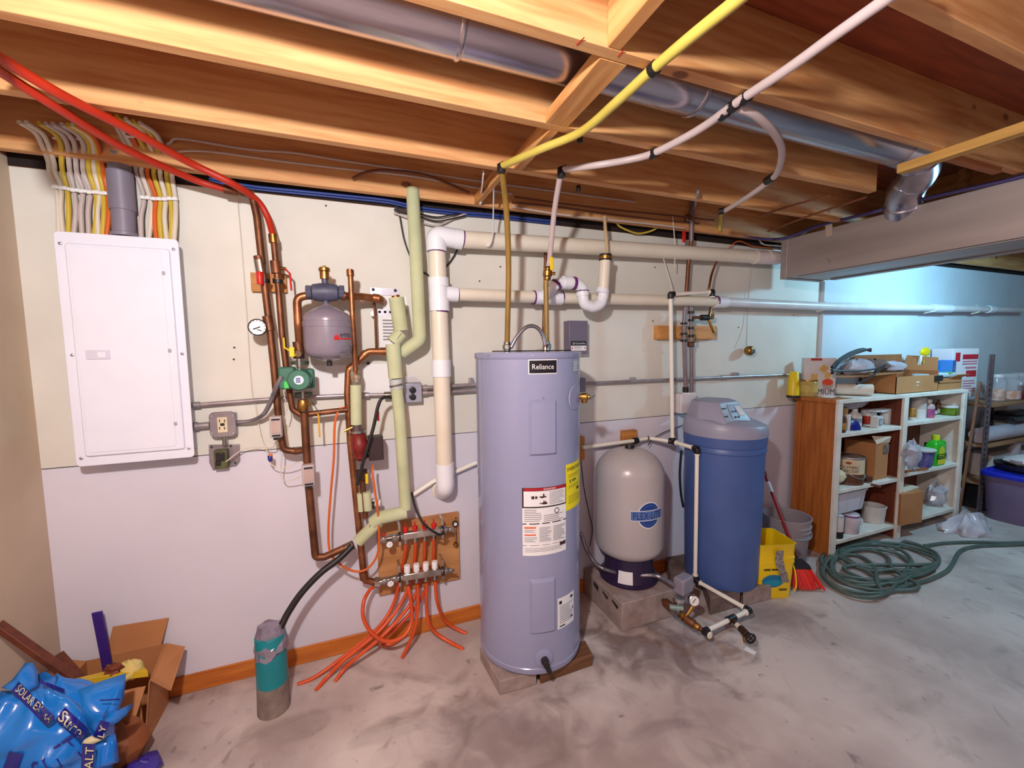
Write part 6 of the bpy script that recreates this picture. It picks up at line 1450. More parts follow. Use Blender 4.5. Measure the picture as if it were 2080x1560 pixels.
# ---- on top
round_item('yellow_canister','slim yellow canister with black base at the wall end of the cabinet top','canister',1611,800,755,22,zT,[(1,0),(0.98,0.1),(0.78,0.98),(0.7,1.0),(0.2,1.0)],[('body',M_YELLOW),('base',M_BLACK,0,0.09,1.06)])
jt = round_item('glass_jar','open glass jar with golden contents before the cracker box','jar',1640,803,771,34,zT,[(0.9,0),(1,0.05),(1,0.85),(0.92,0.9),(0.95,1.0)],[('glass',mat('amber_glass',(206,176,96),0.12,0,var=0.1,alpha=0.75)),('label_band',mat('gold_label',(196,170,90),0.5),0.28,0.68,1.02),('rim',M_BRASS,0.93,1.0,0.99)])
def carton(name, label, cat, c, s, rz, material, group=None, nm='carton'):
    "closed box on its base: centre of base, (width, depth, height)"
    t = thing(name, label, cat, c, group); M = Matrix.Translation(Vector(c)) @ Matrix.Rotation(rz,4,'Z')
    MB().box((-s[0]/2,-s[1]/2,0),(s[0]/2,s[1]/2,s[2]),M).build(nm, material, t, bevel=0.002)
    return t, (lambda u,v,o=0.001: M @ Vector((s[0]*(u-0.5),-s[1]/2-o,s[2]*v))), M
p = spot(1668,803,zT,hi=-0.16); h = hgt(p,1666,727)
cb_, cf, cm = carton('cracker_box','pale grey cracker box with pictures of crackers standing open on the cabinet top','box',p+Vector((0,0.03,0)),(0.215,0.06,h),-0.66,mat('cracker_grey',(206,198,202),0.5,0,var=0.03))
fo = lambda o: (lambda u,v: cf(u,v,o))
lettering('PREMIUM', lambda u,v: cf(0.10+0.98*u*0.9,0.06+0.15*v,0.0015), M_INK, cb_)
M_CRK = mat('cracker_tan',(214,170,98),0.6,0,c2=(196,146,76),scale=60)
for (u,v,s_,a) in ((0.33,0.50,0.14,0.75),(0.62,0.72,0.15,0.1),(0.75,0.55,0.13,0.4)):
    mb = MB(); mb.face([mb.bm.verts.new(cf(u+s_*math.cos(a+k*PI/2),v+s_*0.85*math.sin(a+k*PI/2),0.0015+0.0004*u)) for k in range(4)]); mb.build('cracker_picture', M_CRK, cb_, smooth=False)
disc(fo(0.0028), 0.75, 0.33, 0.17, 0.14, mat('bowl_grey',(170,160,160),0.5), cb_, 'bowl_picture'); disc(fo(0.0034), 0.75, 0.38, 0.17, 0.085, mat('soup_red',(196,44,20),0.5,0,c2=(220,80,30),scale=50), cb_, 'soup_picture')
patch(fo(0.0015), mat('logo_red',(170,40,30),0.5), cb_, 'red_corner', 2, 1, 0.2, 0.93, 0.55, 0.99)
ob = MB(); blob(ob, spot(1668,800,zT)+Vector((0,-0.02,0.025)), 0.045, 0.03, 0.026, rf, 12, 0.25); tag(ob.build('orange_wrapper', mat('orange_bits',(214,98,30),0.5,0,c2=(232,190,170),scale=40), angle=30), 'crumpled orange wrapper in front of the cracker box', 'wrapper')
pp_ = spot(1692,806,zT,lo=-0.33); tag(MB().cbox(pp_+Vector((-0.02,0.0,0.002)), (0.16,0.07,0.003), 0.2).build('paper_scrap', M_PAPER), 'flat white paper scrap at the cabinet edge before the cracker box', 'paper')
rl = thing('paper_roll','white roll of paper lying along the front of the cabinet top','roll',spot(1735,805,zT))
pa, pb_ = spot(1694,800,zT), spot(1776,812,zT); q = W(1772,797,0.30); pb_ = Vector((q.x,-0.300,zT+0.048)); pa = pb_+Vector((-0.17,0.20,0))
MB().tube([pa,pb_], 0.045, 24).build('paper', mat('roll_white',(224,218,210),0.6,0,var=0.03), rl); u = (pb_-pa).normalized()
MB().lathe([(0.020,0.0006),(0.001,0.0008)], pb_, u, 18).build('core_hole_shade', M_DUCTB, rl)  # dark disc on the closed end, painted shade of the roll's hole
# big open carton
bo = thing('cardboard_carton','big open cardboard carton with raised flap and stuffing on the cabinet top','box',(5.3,-0.19,zT))
q0 = W(1822,803,0.31); q1 = W(1898,790,0.31); bxl, bxr, byf, byb = q0.x-0.02, q1.x+0.05, -0.31, -0.06; bh_ = hgt(Vector((q0.x,-0.31,zT)),1822,757)
bxl0 = bxl
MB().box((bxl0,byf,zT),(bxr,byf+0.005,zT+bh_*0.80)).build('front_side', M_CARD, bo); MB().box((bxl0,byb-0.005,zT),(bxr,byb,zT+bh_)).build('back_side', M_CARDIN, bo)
MB().box((bxl0,byf,zT),(bxl0+0.005,byb,zT+bh_)).build('end_side', M_CARD, bo); MB().box((bxr-0.005,byf,zT),(bxr,byb,zT+bh_)).build('end_side', M_CARD, bo); MB().box((bxl0,byf,zT),(bxr,byb,zT+0.004)).build('bottom', M_CARDIN, bo)
def flap2(pts, nm, par, m=M_CARD):
    a = [Vector(p) for p in pts]; n = (a[1]-a[0]).cross(a[2]-a[0]).normalized()*0.004; return MB().prism(a, n).build(nm, m, par)
zz = zT+bh_
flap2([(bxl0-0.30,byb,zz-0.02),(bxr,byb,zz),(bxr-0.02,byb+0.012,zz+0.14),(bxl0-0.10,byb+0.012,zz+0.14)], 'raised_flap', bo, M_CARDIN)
flap2([(bxr,byb,zz),(bxr,byf+0.01,zz-0.01),(bxr+0.05,byf+0.03,zz+0.11),(bxr+0.05,byb,zz+0.13)], 'raised_flap', bo)
flap2([(bxl0+0.10,byf,zT+bh_*0.98),(bxl0,byb,zT+bh_*0.92),(bxl0-0.56,byb,zT+bh_*0.86),(bxl0-0.56,byf+0.02,zT+bh_*0.86)], 'folded_flap', bo)
M_FILM = mat('cloudy_film',(206,196,206),0.25,0,c2=(170,156,168),scale=9,alpha=0.85)
for k,(fx,fz,sx,sz,m,lab,nm,ct) in enumerate(((0.25,0.10,0.16,0.07,M_FILM,'cloudy plastic film bulging out of the big open carton','plastic_film','plastic film'),(0.45,0.14,0.14,0.05,mat('brown_fabric',(104,70,62),0.8),'brown cloth heaped inside the big open carton','brown_cloth','cloth'),(0.68,0.09,0.12,0.05,M_FILM,'second clump of cloudy film in the big carton, nearer its raised end flap','plastic_film','plastic film'))):
    mb = MB(); blob(mb,(bxl0-0.52+(bxr-bxl0+0.45)*fx,-0.17,zz-0.0+fz*0.4),sx,0.09,sz,rf,16,0.2); tag(mb.build(nm, m, angle=30), lab, ct)
for i_, off in enumerate((0,0.018,0.034)):
    P = [W(1690,758-6*i_,0.30-off), W(1705,738-4*i_,0.26-off), W(1728,722-3*i_,0.22-off), W(1752,713-2*i_,0.2-off), W(1768,709+2*i_,0.18-off)]
    tag(MB().tube(spline(P,6), 0.010, 8).build('black_hose', M_BLACKP), 'black hose bundle strand arching over the big carton, %s strand from the wall' % ORD[i_], 'hose', 'black hose strands over the carton')
P = [W(1690,752,0.32),W(1730,754,0.33),W(1775,750,0.335),W(1798,742,0.32),W(1765,768,0.345),W(1740,780,0.35)]
tag(MB().tube(spline(P,6), 0.007, 8).build('black_cord_loop', M_BLACKP), 'thin black cable looping over the folded flap of the big carton', 'cable')
MB().cbox(Vector((bxr-0.01,byf-0.004,zT+bh_*0.62)),(0.11,0.02,0.05)).build('dark_clamp', M_BLACKP, bo, bevel=0.006)
strips(lambda u,v: Vector((bxr-0.35+0.08*u, byf-0.002, zT+bh_*(0.3+0.3*v))), [(0.2,0.6,0.8,0.75),(0.3,0.1,0.7,0.2)], M_PAPER, bo, 'tape_marks')
# small carton with packets
p = spot(1918,791,zT); q = W(1918,791,0.27); sc = thing('small_carton','small open brown carton with plastic packets on top, beside the big carton','box',(q.x,-0.2,zT))
sw, sh_ = 0.40, 0.105
MB().box((q.x-0.2,-0.30,zT),(q.x+0.2,-0.295,zT+sh_)).build('front_side', M_CARD, sc); MB().box((q.x-0.2,-0.08,zT),(q.x+0.2,-0.075,zT+sh_)).build('back_side', M_CARDIN, sc)
for xx in (q.x-0.2,q.x+0.195): MB().box((xx,-0.30,zT),(xx+0.005,-0.075,zT+sh_)).build('end_side', M_CARD, sc)
MB().box((q.x-0.2,-0.3,zT+sh_*0.55),(q.x+0.2,-0.08,zT+sh_*0.6)).build('filling', M_CARDIN, sc)
flap2([(q.x-0.02,-0.30,zT+sh_),(q.x+0.19,-0.30,zT+sh_),(q.x+0.22,-0.34,zT+sh_+0.03),(q.x+0.04,-0.335,zT+sh_+0.03)], 'flap', sc)
zk = zT+sh_+0.004
tg_ = thing('wipes_packet','flat pale blue and green packet lying on the small carton','packet',(q.x,-0.2,zk))
mb = MB(); mb.rings([[Vector((q.x+0.0+x,-0.19+y,zk+zz_)) for x,y in rrect(0.44*s_,0.17*s_,0.05*s_)] for s_,zz_ in ((0.94,0),(1,0.012),(0.98,0.03),(0.9,0.036))]); mb.build('packet_body', mat('packet_ice',(206,226,240),0.3), tg_); MB().cbox((q.x+0.12,-0.24,zk+0.036),(0.16,0.06,0.004),0.2).build('green_panel', mat('packet_green',(150,206,60),0.35), tg_)
sp_ = thing('soap_pouch','upright clear pouch with yellow spout behind the pale packet','pouch',(q.x-0.12,-0.16,zk+0.037))
MB().hexa([(q.x-0.20,-0.19,zk+0.037),(q.x-0.02,-0.19,zk+0.037),(q.x-0.02,-0.14,zk+0.037),(q.x-0.20,-0.14,zk+0.037),(q.x-0.17,-0.17,zk+0.2),(q.x-0.03,-0.17,zk+0.2),(q.x-0.03,-0.155,zk+0.2),(q.x-0.17,-0.155,zk+0.2)]).build('pouch_body', mat('pouch_clear',(206,216,214),0.2,0,var=0.05), sp_, bevel=0.008)
mb = MB(); blob(mb,(q.x-0.10,-0.165,zk+0.225),0.075,0.02,0.04,rf,14,0.1); mb.build('yellow_top', M_YELLOW, sp_); MB().cbox((q.x-0.16,-0.194,zk+0.12),(0.05,0.004,0.06)).build('green_mark', mat('packet_green',(150,206,60),0.35), sp_)
tc2 = MB(); carton('brown_carton','little brown carton behind the blue box on the cabinet top','box',(q.x+0.13,-0.10,zk),(0.16,0.05,0.17),0,M_CARD)
bb2, bf2, _ = carton('blue_box','bright blue box standing on the small carton','box',(q.x+0.27,-0.17,zT),(0.22,0.10,0.255),0.25,mat('box_blue',(36,120,206),0.4,0,var=0.04))
patch(lambda u,v: bf2(u,v,0.0015), mat('box_blue_dark',(24,74,150),0.4), bb2, 'dark_panel', 1, 1, 0.02, 0.45, 0.5, 0.98); strips(lambda u,v: bf2(u,v,0.0025), para(0.1,0.6,0.42,0.8,3,0.4), mat('box_blue_pale',(120,176,226),0.4), bb2)
zb_ = 1.0
rb_, rf2, rm = carton('white_box','tall white box with red lettering leaning at the far end of the cabinet','box',(6.62,-0.14,zT-0.10),(0.36,0.16,0.46),-0.10,mat('box_white',(226,220,226),0.45,0,var=0.02))
patch(lambda u,v: rf2(u,v,0.0015), mat('box_red',(196,30,50),0.45), rb_, 'red_panel', 1, 1, 0.38, 0.78, 0.98, 0.88); patch(lambda u,v: rf2(u,v,0.0015), mat('box_red',(196,30,50),0.45), rb_, 'red_panel', 1, 1, 0.10, 0.74, 0.28, 0.92); patch(lambda u,v: rf2(u,v,0.0015), mat('box_red',(196,30,50),0.45), rb_, 'red_panel', 1, 1, 0.55, 0.42, 0.95, 0.55)
strips(lambda u,v: rf2(u,v,0.0015), para(0.38,0.66,0.98,0.76,2,0.5)+para(0.5,0.58,0.95,0.63,1,0.7)+para(0.45,0.1,0.95,0.36,5,0.4), mat('box_pink',(206,110,130),0.5), rb_)
# ---- first shelf, bay nearest the softener
z = SH['L2']+0.001
Wt = mat('jar_white',(222,216,214),0.4); Br = mat('jar_brown',(110,62,32),0.3,0,c2=(70,36,20),scale=30); Gd = mat('jar_gold',(196,146,70),0.35,0,c2=(150,100,40),scale=30)
round_item('spice_jar','brown spice jar with gold label nearest the white post on the upper shelf','jar',1708,878,846,16,z,JAR,[('body',Br),('label_band',Gd,0.2,0.62,1.03),('lid',Br,0.82,1.0,0.95)], y=-0.30)
round_item('tan_canister','tall tan canister behind the spice jar on the upper shelf','canister',1709,866,828,20,z,CAN,[('body',mat('tan_paper',(190,150,96),0.6)),('band',Wt,0.25,0.45,1.02)], y=-0.22)
round_item('white_jar','slim white jar beside the spice jar on the upper shelf','jar',1720,868,842,12,z,JAR,[('body',Wt),('lid',Wt,0.85,1.0,0.9)], y=-0.26)
round_item('white_bottle','white narrow-necked bottle behind the blue lid on the upper shelf','bottle',1735,862,830,24,z,BOT,[('body',Wt),('band',M_GREYINK,0.25,0.5,1.01)], y=-0.20)
bl = tag(MB().lathe([(0.052,0),(0.052,0.012),(0.046,0.016),(0.001,0.016)], W(1735,867,0.28)+Vector((0,0,0.0)), (-0.1,-1,0.35), 24).build('blue_disc', mat('lid_navy',(16,22,120),0.3)), 'round navy blue lid standing on edge on the upper shelf', 'lid')
round_item('paint_can','red and white can behind the small white cube on the upper shelf','can',1763,861,832,26,z,CAN,[('body',Wt),('label_band',mat('can_red',(196,60,30),0.4,0,c2=(150,30,20),scale=20),0.05,0.6,1.02)], y=-0.18)
wc, wcf, _ = carton('white_cube_box','small white cube box with grey window on the upper shelf','box',spot(1780,868,z,lo=-0.29)+Vector((0,0,0)),(0.085,0.05,0.09),0.1,Wt); patch(lambda u,v: wcf(u,v,0.0015), M_GREYINK, wc, 'grey_window', 1,1,0.2,0.2,0.8,0.8); patch(lambda u,v: wcf(u,v,0.0025), mat('window_pale',(190,190,196),0.4), wc, 'window_label', 1,1,0.3,0.3,0.7,0.7)
round_item('white_tall_can','tall white can with lid beside the white cube box','can',1797,863,830,18,z,CAN,[('body',Wt),('lid',Wt,0.94,1.0,1.05)], y=-0.22)
round_item('gold_tin','gold and brown tin next to the tall white can','tin',1813,861,836,16,z,CAN,[('body',Br),('label_band',Gd,0.3,0.8,1.02)], y=-0.24)
round_item('dark_jar','dark jar in the corner by the middle post of the upper shelf','jar',1824,858,836,13,z,JAR,[('body',M_BLACKP),('label_band',Br,0.2,0.6,1.03)], y=-0.22)
mb = MB(); blob(mb,(5.02,-0.16,z+0.18),0.22,0.07,0.035,rf,18,0.25); tag(mb.build('plastic_bag', M_FILM, angle=30), 'cloudy plastic bag stuffed above the jars under the cabinet top', 'bag')
mb = MB(); blob(mb,(5.25,-0.24,z+0.125),0.11,0.05,0.012,rf,14,0.3); tag(mb.build('white_rag', M_PAPER, angle=30), 'white rag draped over the gold tin and dark jar', 'rag')
# ---- first shelf, far bay
z = SH['R2']+0.001
round_item('paper_towel_roll','white paper roll standing just past the middle post','roll',1862,856,806,26,z,CAN,[('body',mat('roll_grey',(196,186,182),0.6)),('band',Wt,0.0,0.45,1.01)], y=-0.24)
round_item('yellow_tin','small gold tin beside the middle post in the far bay','tin',1852,859,829,12,z,CAN,[('body',Gd),('label_band',Wt,0.0,0.25,1.03)], y=-0.28)
round_item('spray_bottle','orange and purple labelled spray bottle in the far bay','bottle',1885,851,812,18,z,BOT,[('body',mat('bottle_mauve',(196,170,176),0.3)),('label_band',mat('bottle_orange',(226,110,60),0.4,0,c2=(90,40,150),scale=14),0.0,0.5,1.02),('cap',Wt,0.8,1.0,0.5)], y=-0.26)
for i_, px in enumerate((1895,1904)): round_item('brown_bottle','small brown bottle behind the green jar, %s from the spray bottle' % ORD[i_],'bottle',px,848,(818,812)[i_],11,z,BOT,[('body',Br),('label_band',Wt,0.1,0.4,1.02)], y=-0.2)
round_item('pickle_jar','squat jar of green contents with white lid in the far bay','jar',1926,847,824,28,z,JAR,[('glass',mat('pickle_green',(112,140,40),0.15,0,c2=(60,80,20),scale=30)),('lid',Wt,0.82,1.0,0.98)], y=-0.26)
# ---- second shelf
z = SH['L1']+0.001
pc_, p, r, h = round_item('paint_can','gallon paint can of house stain with cream label on the middle shelf','can',1722,978,925,50,z,CAN,[('body',mat('can_grey',(120,84,66),0.4,0.3)),('label_band',mat('can_cream',(222,202,170),0.5),0.40,0.93,1.012),('brown_band',Br,0.08,0.38,1.012),('rim',M_STEEL,0.95,1.0,1.03)], y=-0.24)
cyo = lambda o: cyl_fn((p.x,p.y), r*1.012+o, tcp-0.75, tcp+0.75, p.z+h*0.42, p.z+h*0.90)
tcp = math.atan2(CX-p.x, -(CY-p.y))
lettering('OLYMPIC', sub_fn(cyo(0.0015),0.14,0.36,0.96,0.58), M_INK, pc_); lettering('OVERCOAT', sub_fn(cyo(0.0015),0.14,0.08,0.96,0.30), M_INK, pc_); disc(cyo(0.0015),0.5,0.8,0.13,0.10,mat('logo_rust',(150,70,30),0.5),pc_,'oval_mark')
MB().tube([Vector((p.x+r*1.04*math.cos(a),p.y-r*1.04*math.sin(a),p.z+h*(0.62-0.38*math.sin(a)))) for a in [PI*k/14 for k in range(15)]], 0.003, 6).build('wire_handle', M_STEEL, pc_)
tb = thing('tall_carton','tall brown carton with torn open white flap on the middle shelf','box',(5.0,-0.2,z)); q0 = W(1779,970,0.30); q1 = W(1800,968,0.30); qh = hgt(Vector((q0.x,-0.30,z)),1779,902)
MB().hexa([(q0.x-0.02,-0.30,z),(q1.x+0.01,-0.30,z),(q1.x+0.01,-0.07,z),(q0.x-0.02,-0.07,z),(q0.x-0.02,-0.30,z+qh),(q1.x+0.01,-0.30,z+qh),(q1.x+0.01,-0.07,z+qh),(q0.x-0.02,-0.07,z+qh)]).build('carton', M_CARD, tb, bevel=0.002)
flap2([(q0.x-0.02,-0.30,z+qh),(q1.x+0.01,-0.30,z+qh),(q1.x,-0.315,z+qh+0.05),(q0.x-0.05,-0.28,z+qh+0.065)], 'torn_flap', tb, mat('flap_white',(226,206,186),0.7))
MB().cbox((q1.x-0.03,-0.303,z+qh*0.82),(0.07,0.006,0.07)).build('tape_patch', M_TAPE, tb)
round_item('stain_can','paint can with pale label and brown foot beside the tall carton','can',1815,964,914,32,z,CAN,[('body',mat('can_rose',(190,160,150),0.4)),('brown_band',Br,0.1,0.4,1.012),('white_band',Wt,0.0,0.09,1.012),('rim',M_STEEL,0.95,1.0,1.03)], y=-0.22)
mb = MB(); blob(mb, W(1703,968,0.30), 0.07, 0.035, 0.05, rf, 14, 0.18); tag(mb.build('cream_cloth', mat('cloth_cream',(226,212,176),0.8), angle=40), 'wadded cream cloth before the gallon paint can', 'cloth')
a0, a1 = W(1733,975,0.24), W(1790,989,0.39); tag(MB().beam(a0+Vector((0,0,0.0)), a1, 0.018, 0.018).build('tool_shaft', M_STICK, bevel=0.004), 'brown wooden tool handle sticking out over the middle shelf edge', 'handle tool')
round_item('dark_cup','small dark cup lying by the tall carton on the middle shelf','cup',1762,975,968,16,z,CAN,[('body',Br)], y=-0.29)
mb = MB(); blob(mb,(5.48,-0.385,z+0.20),0.10,0.045,0.11,rf,16,0.3); tag(mb.build('hanging_bag', mat('bag_film',(226,220,230),0.15,0,c2=(190,180,196),scale=14,alpha=0.55), angle=25), 'clear plastic bag hanging over the middle post of the cabinet', 'bag')
z = SH['R1']+0.001
nb_ = thing('navy_tub','navy blue plastic tub with white rim in the far bay','tub',(5.75,-0.2,z)); p = spot(1862,957,z); 
round_item('navy_bottle','dark blue bottle standing behind the green bottle','bottle',1880,952,900,18,z,BOT,[('body',mat('bottle_navy',(40,40,130),0.3)),('cap',M_INK,0.85,1.0,0.5)], y=-0.16)
pt_ = Vector((W(1863,957,0.24).x,-0.24,z)); hh = hgt(pt_,1863,911)
MB().lathe([(0.085,0),(0.09,0.004),(0.105,hh*0.95),(0.11,hh*0.96),(0.11,hh)], pt_, seg=22).build('tub_body', mat('tub_navy',(50,44,120),0.35,0,c2=(120,110,160),scale=20), nb_); MB().lathe([(0.112,hh*0.93),(0.114,hh),(0.10,hh+0.004),(0.001,hh+0.004)], pt_, seg=22).build('rim', Wt, nb_)
gb = thing('green_jug','bright green cleaner jug with yellow cap and label','jug',spot(1897,945,z)); p = W(1897,945,0.28); p.z = z; h = hgt(p,1897,884); w_ = PR(p,36)
M_GRN = mat('jug_green',(60,186,50),0.28,0,c2=(40,170,36),scale=8); M_LIM = mat('jug_lime',(206,220,40),0.35)
def jug(x, zf, s): return [p+Vector((a*s,b_*s*0.6,zf*h)) for a,b_ in rrect(2*w_,2*w_,0.4*w_,4)]
mb = MB(); mb.rings([jug(0,0,0.94),jug(0,0.03,1.0),jug(0,0.55,1.0),jug(0,0.68,0.93),jug(0,0.78,0.66),jug(0,0.83,0.34),jug(0,0.86,0.30)]); mb.build('jug_body', M_GRN, gb, angle=50)
MB().tube(spline([p+Vector((w_*0.55,-0.01,h*0.79)),p+Vector((w_*0.98,-0.02,h*0.74)),p+Vector((w_*1.0,-0.02,h*0.60)),p+Vector((w_*0.82,-0.03,h*0.52))]), 0.016, 10).build('handle', M_GRN, gb)
MB().lathe([(w_*0.34,0.83*h),(w_*0.34,0.99*h),(w_*0.3,h),(0.001,h)], p, seg=16).build('cap', M_LIM, gb)
jf = lambda o: (lambda u,v: p+Vector((w_*0.92*(2*u-1), -w_*0.6-o, h*v)))
patch(jf(0.0015), mat('jug_yellow',(236,220,30),0.35), gb, 'yellow_label', 1,1,0.08,0.06,0.92,0.22); disc(jf(0.0015),0.45,0.48,0.32,0.18,M_LIM,gb,'lime_mark'); patch(jf(0.0022), mat('jug_dark',(20,60,30),0.4), gb, 'dark_band', 1,1,0.02,0.24,0.98,0.40); strips(jf(0.0034), [(0.1,0.34,0.8,0.37),(0.1,0.28,0.9,0.30)], M_LIM, gb)
tn, tnf, _ = carton('brown_tin','flat brown rectangular tin behind the green jug','tin',(W(1925,938,0.2).x,-0.18,z),(0.16,0.07,hgt(Vector((0,-0.18,z)),1925,898)),0.1,mat('tin_brown',(112,52,34),0.35,0.2)); patch(lambda u,v: tnf(u,v,0.0015), Br, tn, 'label', 1,1,0.1,0.15,0.9,0.7)
pl_, _, _ = carton('wood_offcut','thin pale wood offcut lying on the shelf edge past the middle post','offcut',(W(1860,967,0.33).x,-0.325,z),(0.30,0.03,0.012),-0.06,M_PINEX2)
# ---- bottom shelf
z = SH['L0']+0.001
p = W(1697,1098,0.28); c1_ = round_item('white_can','white can with dark printed label at the end of the bottom shelf','can',1698,1098,1046,22,z,CAN,[('body',Wt),('dark_band',M_INK,0.0,0.3,1.01),('rim',M_STEEL,0.96,1.0,1.03)], y=-0.29)
c2_ = round_item('mauve_can','dented pale mauve can under the white tub on the bottom shelf','can',1724,1088,1042,32,z,CAN,[('body',mat('can_mauve',(186,170,184),0.35,0,c2=(206,196,206),scale=10)),('purple_mark',M_PURPLE,0.86,0.93,1.01)], y=-0.27)
c3_ = round_item('white_jug','small white jug tucked behind the mauve can','jug',1742,1080,1052,16,z,JAR,[('body',Wt)], y=-0.2)
round_item('white_bucket','small open white bucket on the bottom shelf','bucket',1772,1069,1026,40,z,TUB,[('pail',Wt)], y=-0.22)
zt2 = z+max(c1_[3],c2_[3])+0.003
wtb = thing('white_tub','rectangular white plastic tub balanced on the cans of the bottom shelf','tub',(4.85,-0.2,zt2)); q0, q1 = W(1690,1040,0.3), W(1760,1030,0.3); hh = hgt(Vector((0,-0.30,zt2)),1730,998)
hh = min(hh, 0.17); mid_ = (q0.x+q1.x)/2; L_ = q1.x-q0.x
def tubr(s, zf, w2=0.0): return [Vector((mid_+x,-0.195+y,zt2+zf)) for x,y in rrect(L_*s,0.22*s+w2,0.03)]
mb = MB(); mb.rings([tubr(0.88,0),tubr(0.9,0.01),tubr(1.0,hh-0.012),tubr(1.05,hh-0.01),tubr(1.05,hh),tubr(0.98,hh),tubr(0.86,0.012)]); mb.build('tub_body', mat('tub_white',(214,212,226),0.35), wtb)
z = SH['R0']+0.001
fb = thing('square_carton','brown carton with folded top and scuffed side on the floor end of the far bay','box',(5.75,-0.25,z)); q0, q1 = W(1840,1055,0.30), W(1884,1060,0.40); qh = hgt(Vector((0,-0.40,z)),1878,998)
xa, xb_, xc = W(1838,1050,0.40).x, W(1872,1066,0.40).x, W(1896,1050,0.30).x
MB().hexa([(xa,-0.37,z),(xb_,-0.40,z),(xb_+0.14,-0.18,z),(xa+0.1,-0.15,z),(xa,-0.37,z+qh),(xb_,-0.40,z+qh),(xb_+0.14,-0.18,z+qh),(xa+0.1,-0.15,z+qh)]).build('carton', M_CARD, fb, bevel=0.003)
MB().cbox((xa+0.18,-0.28,z+qh+0.008),(0.26,0.14,0.012),0.1).build('folded_flap', mat('flap_white',(226,206,186),0.7), fb)
a0, a1 = W(1888,993,0.28), W(1906,968,0.2); tag(MB().beam(a0,a1,0.05,0.006,up=(0,1,0)).build('white_card', M_PAPER), 'white card strip poking up from the brown carton in the far bay', 'card')
for i_,(px,py,w_) in enumerate(((1900,1030,0.09),(1928,1018,0.14))):
    c_ = W(px,py,0.24); mb = MB(); blob(mb,(c_.x,-0.24,z+0.105),w_,0.07,0.10,rf,16,0.22); tag(mb.build('plastic_bag', mat('bag_film',(226,220,230),0.15,0,c2=(190,180,196),scale=14,alpha=0.55), angle=25), ('small clear plastic bag against the brown carton in the far bay','larger clear plastic bag by the end post in the far bay')[i_], 'bag')

# ================================================================== STORAGE RACK AT THE FAR END
M_ANGLE = mat('slotted_steel',(146,128,132),0.45,0.6,c2=(110,94,100),scale=8)
rk = thing('storage_rack','steel storage rack with slotted posts and shelves past the cabinet','rack',(7.6,-0.2,0))
def slot_post(x, y, z1, nm='post'):
    "angle post with a real row of slots down its face"
    mb = MB(); w, t = 0.095, 0.003; n = int(z1/0.05)
    mb.box((x,y,0),(x+0.03,y+t,z1)); mb.box((x+w-0.03,y,0),(x+w,y+t,z1)); mb.box((x+w-t,y,0),(x+w,y+0.04,z1))
    for k in range(n+1):
        za = k*z1/n; mb.box((x+0.03,y,max(za-0.012,0)),(x+w-0.03,y+t,min(za+0.012,z1)))
    return mb.build(nm, M_ANGLE, rk, smooth=False)
slot_post(6.66,-0.36,1.52); slot_post(9.0,-0.36,1.55); slot_post(6.73,-0.05,1.5); slot_post(9.0,-0.05,1.55)
M_SHW = wood_mat('rack_board',(170,124,90),(140,98,66),'X',knots=False)
RZ = [0.30,0.66,1.045]
for z in RZ: MB().box((6.74,-0.36,z-0.02),(9.05,-0.045,z)).build('shelf_board', M_SHW, rk, bevel=0.002)
z = RZ[2]+0.001
for i_,(px,w_,hp) in enumerate(((2026,0.075,46),(2050,0.10,52),(2075,0.09,56))):
    q = W(px,815,0.22); p = Vector((q.x,-0.2,z)); t = thing('glass_jar',('glass jar of orange contents nearest the slotted post','large glass jar with orange and brown contents on the rack top','tall glass jar at the rack end of the row')[i_],'jar',p,'glass jars on the rack')
    MB().lathe([(w_*0.9,0),(w_,0.01),(w_,0.19),(w_*0.7,0.225),(w_*0.7,0.25)], p, seg=20).build('glass', M_CLEAR, t); MB().lathe([(w_*0.86,0.004),(w_*0.94,0.012),(w_*0.94,0.12-0.03*i_),(0.001,0.125-0.03*i_)], p, seg=18).build('contents', mat('orange_contents',(214,120,50),0.6,0,c2=(236,206,190),scale=22,thr=(0.4,0.6)), t)
    MB().lathe([(w_*0.74,0.235),(w_*0.74,0.262),(w_*0.7,0.266),(0.001,0.266)], p, seg=18).build('lid', M_CLEAR if i_ else Wt, t)
round_item('red_tin','dark red tin at the frame edge of the rack top','tin',2078,817,783,18,z,CAN,[('body',mat('tin_red',(120,16,24),0.35))], y=-0.26)
q = W(2046,855,0.2); carton('white_carton','white carton standing on the middle rack shelf','box',(q.x+0.25,-0.12,RZ[1]+0.001),(0.34,0.1,0.34),0,Wt)
q = W(2068,862,0.28); t_ = thing('black_case','flat black case stacked on the rolled white sheet','case',(q.x,-0.2,RZ[1]+0.15)); MB().cbox((q.x+0.1,-0.22,RZ[1]+0.20),(0.55,0.2,0.05)).build('case_body', M_BLACKP, t_, bevel=0.006); MB().cbox((q.x+0.16,-0.2,RZ[1]+0.24),(0.42,0.16,0.03)).build('case_lid', M_BLACKP, t_, bevel=0.006)
t_ = thing('rolled_sheet','thick roll of white plastic sheet on the middle rack shelf','roll',(7.4,-0.25,RZ[1])); MB().tube([(6.85,-0.26,RZ[1]+0.075),(7.75,-0.26,RZ[1]+0.075)], 0.073, 20).build('roll', mat('sheet_white',(206,200,212),0.35,0,c2=(186,178,192),scale=8,bump=0.2), t_)
t_ = thing('grey_pipe_ring','curved grey hose end propped on the middle rack shelf','hose',(7.0,-0.12,RZ[1]+0.16)); MB().tube([Vector((7.0,-0.13,RZ[1]+0.24))+Vector((0.14*math.sin(a),0,-0.13*math.cos(a)))*1.0 for a in [PI*k/14 for k in range(-7,8)]], 0.016, 10).build('hose_curve', mat('hose_grey',(150,140,150),0.5), t_)
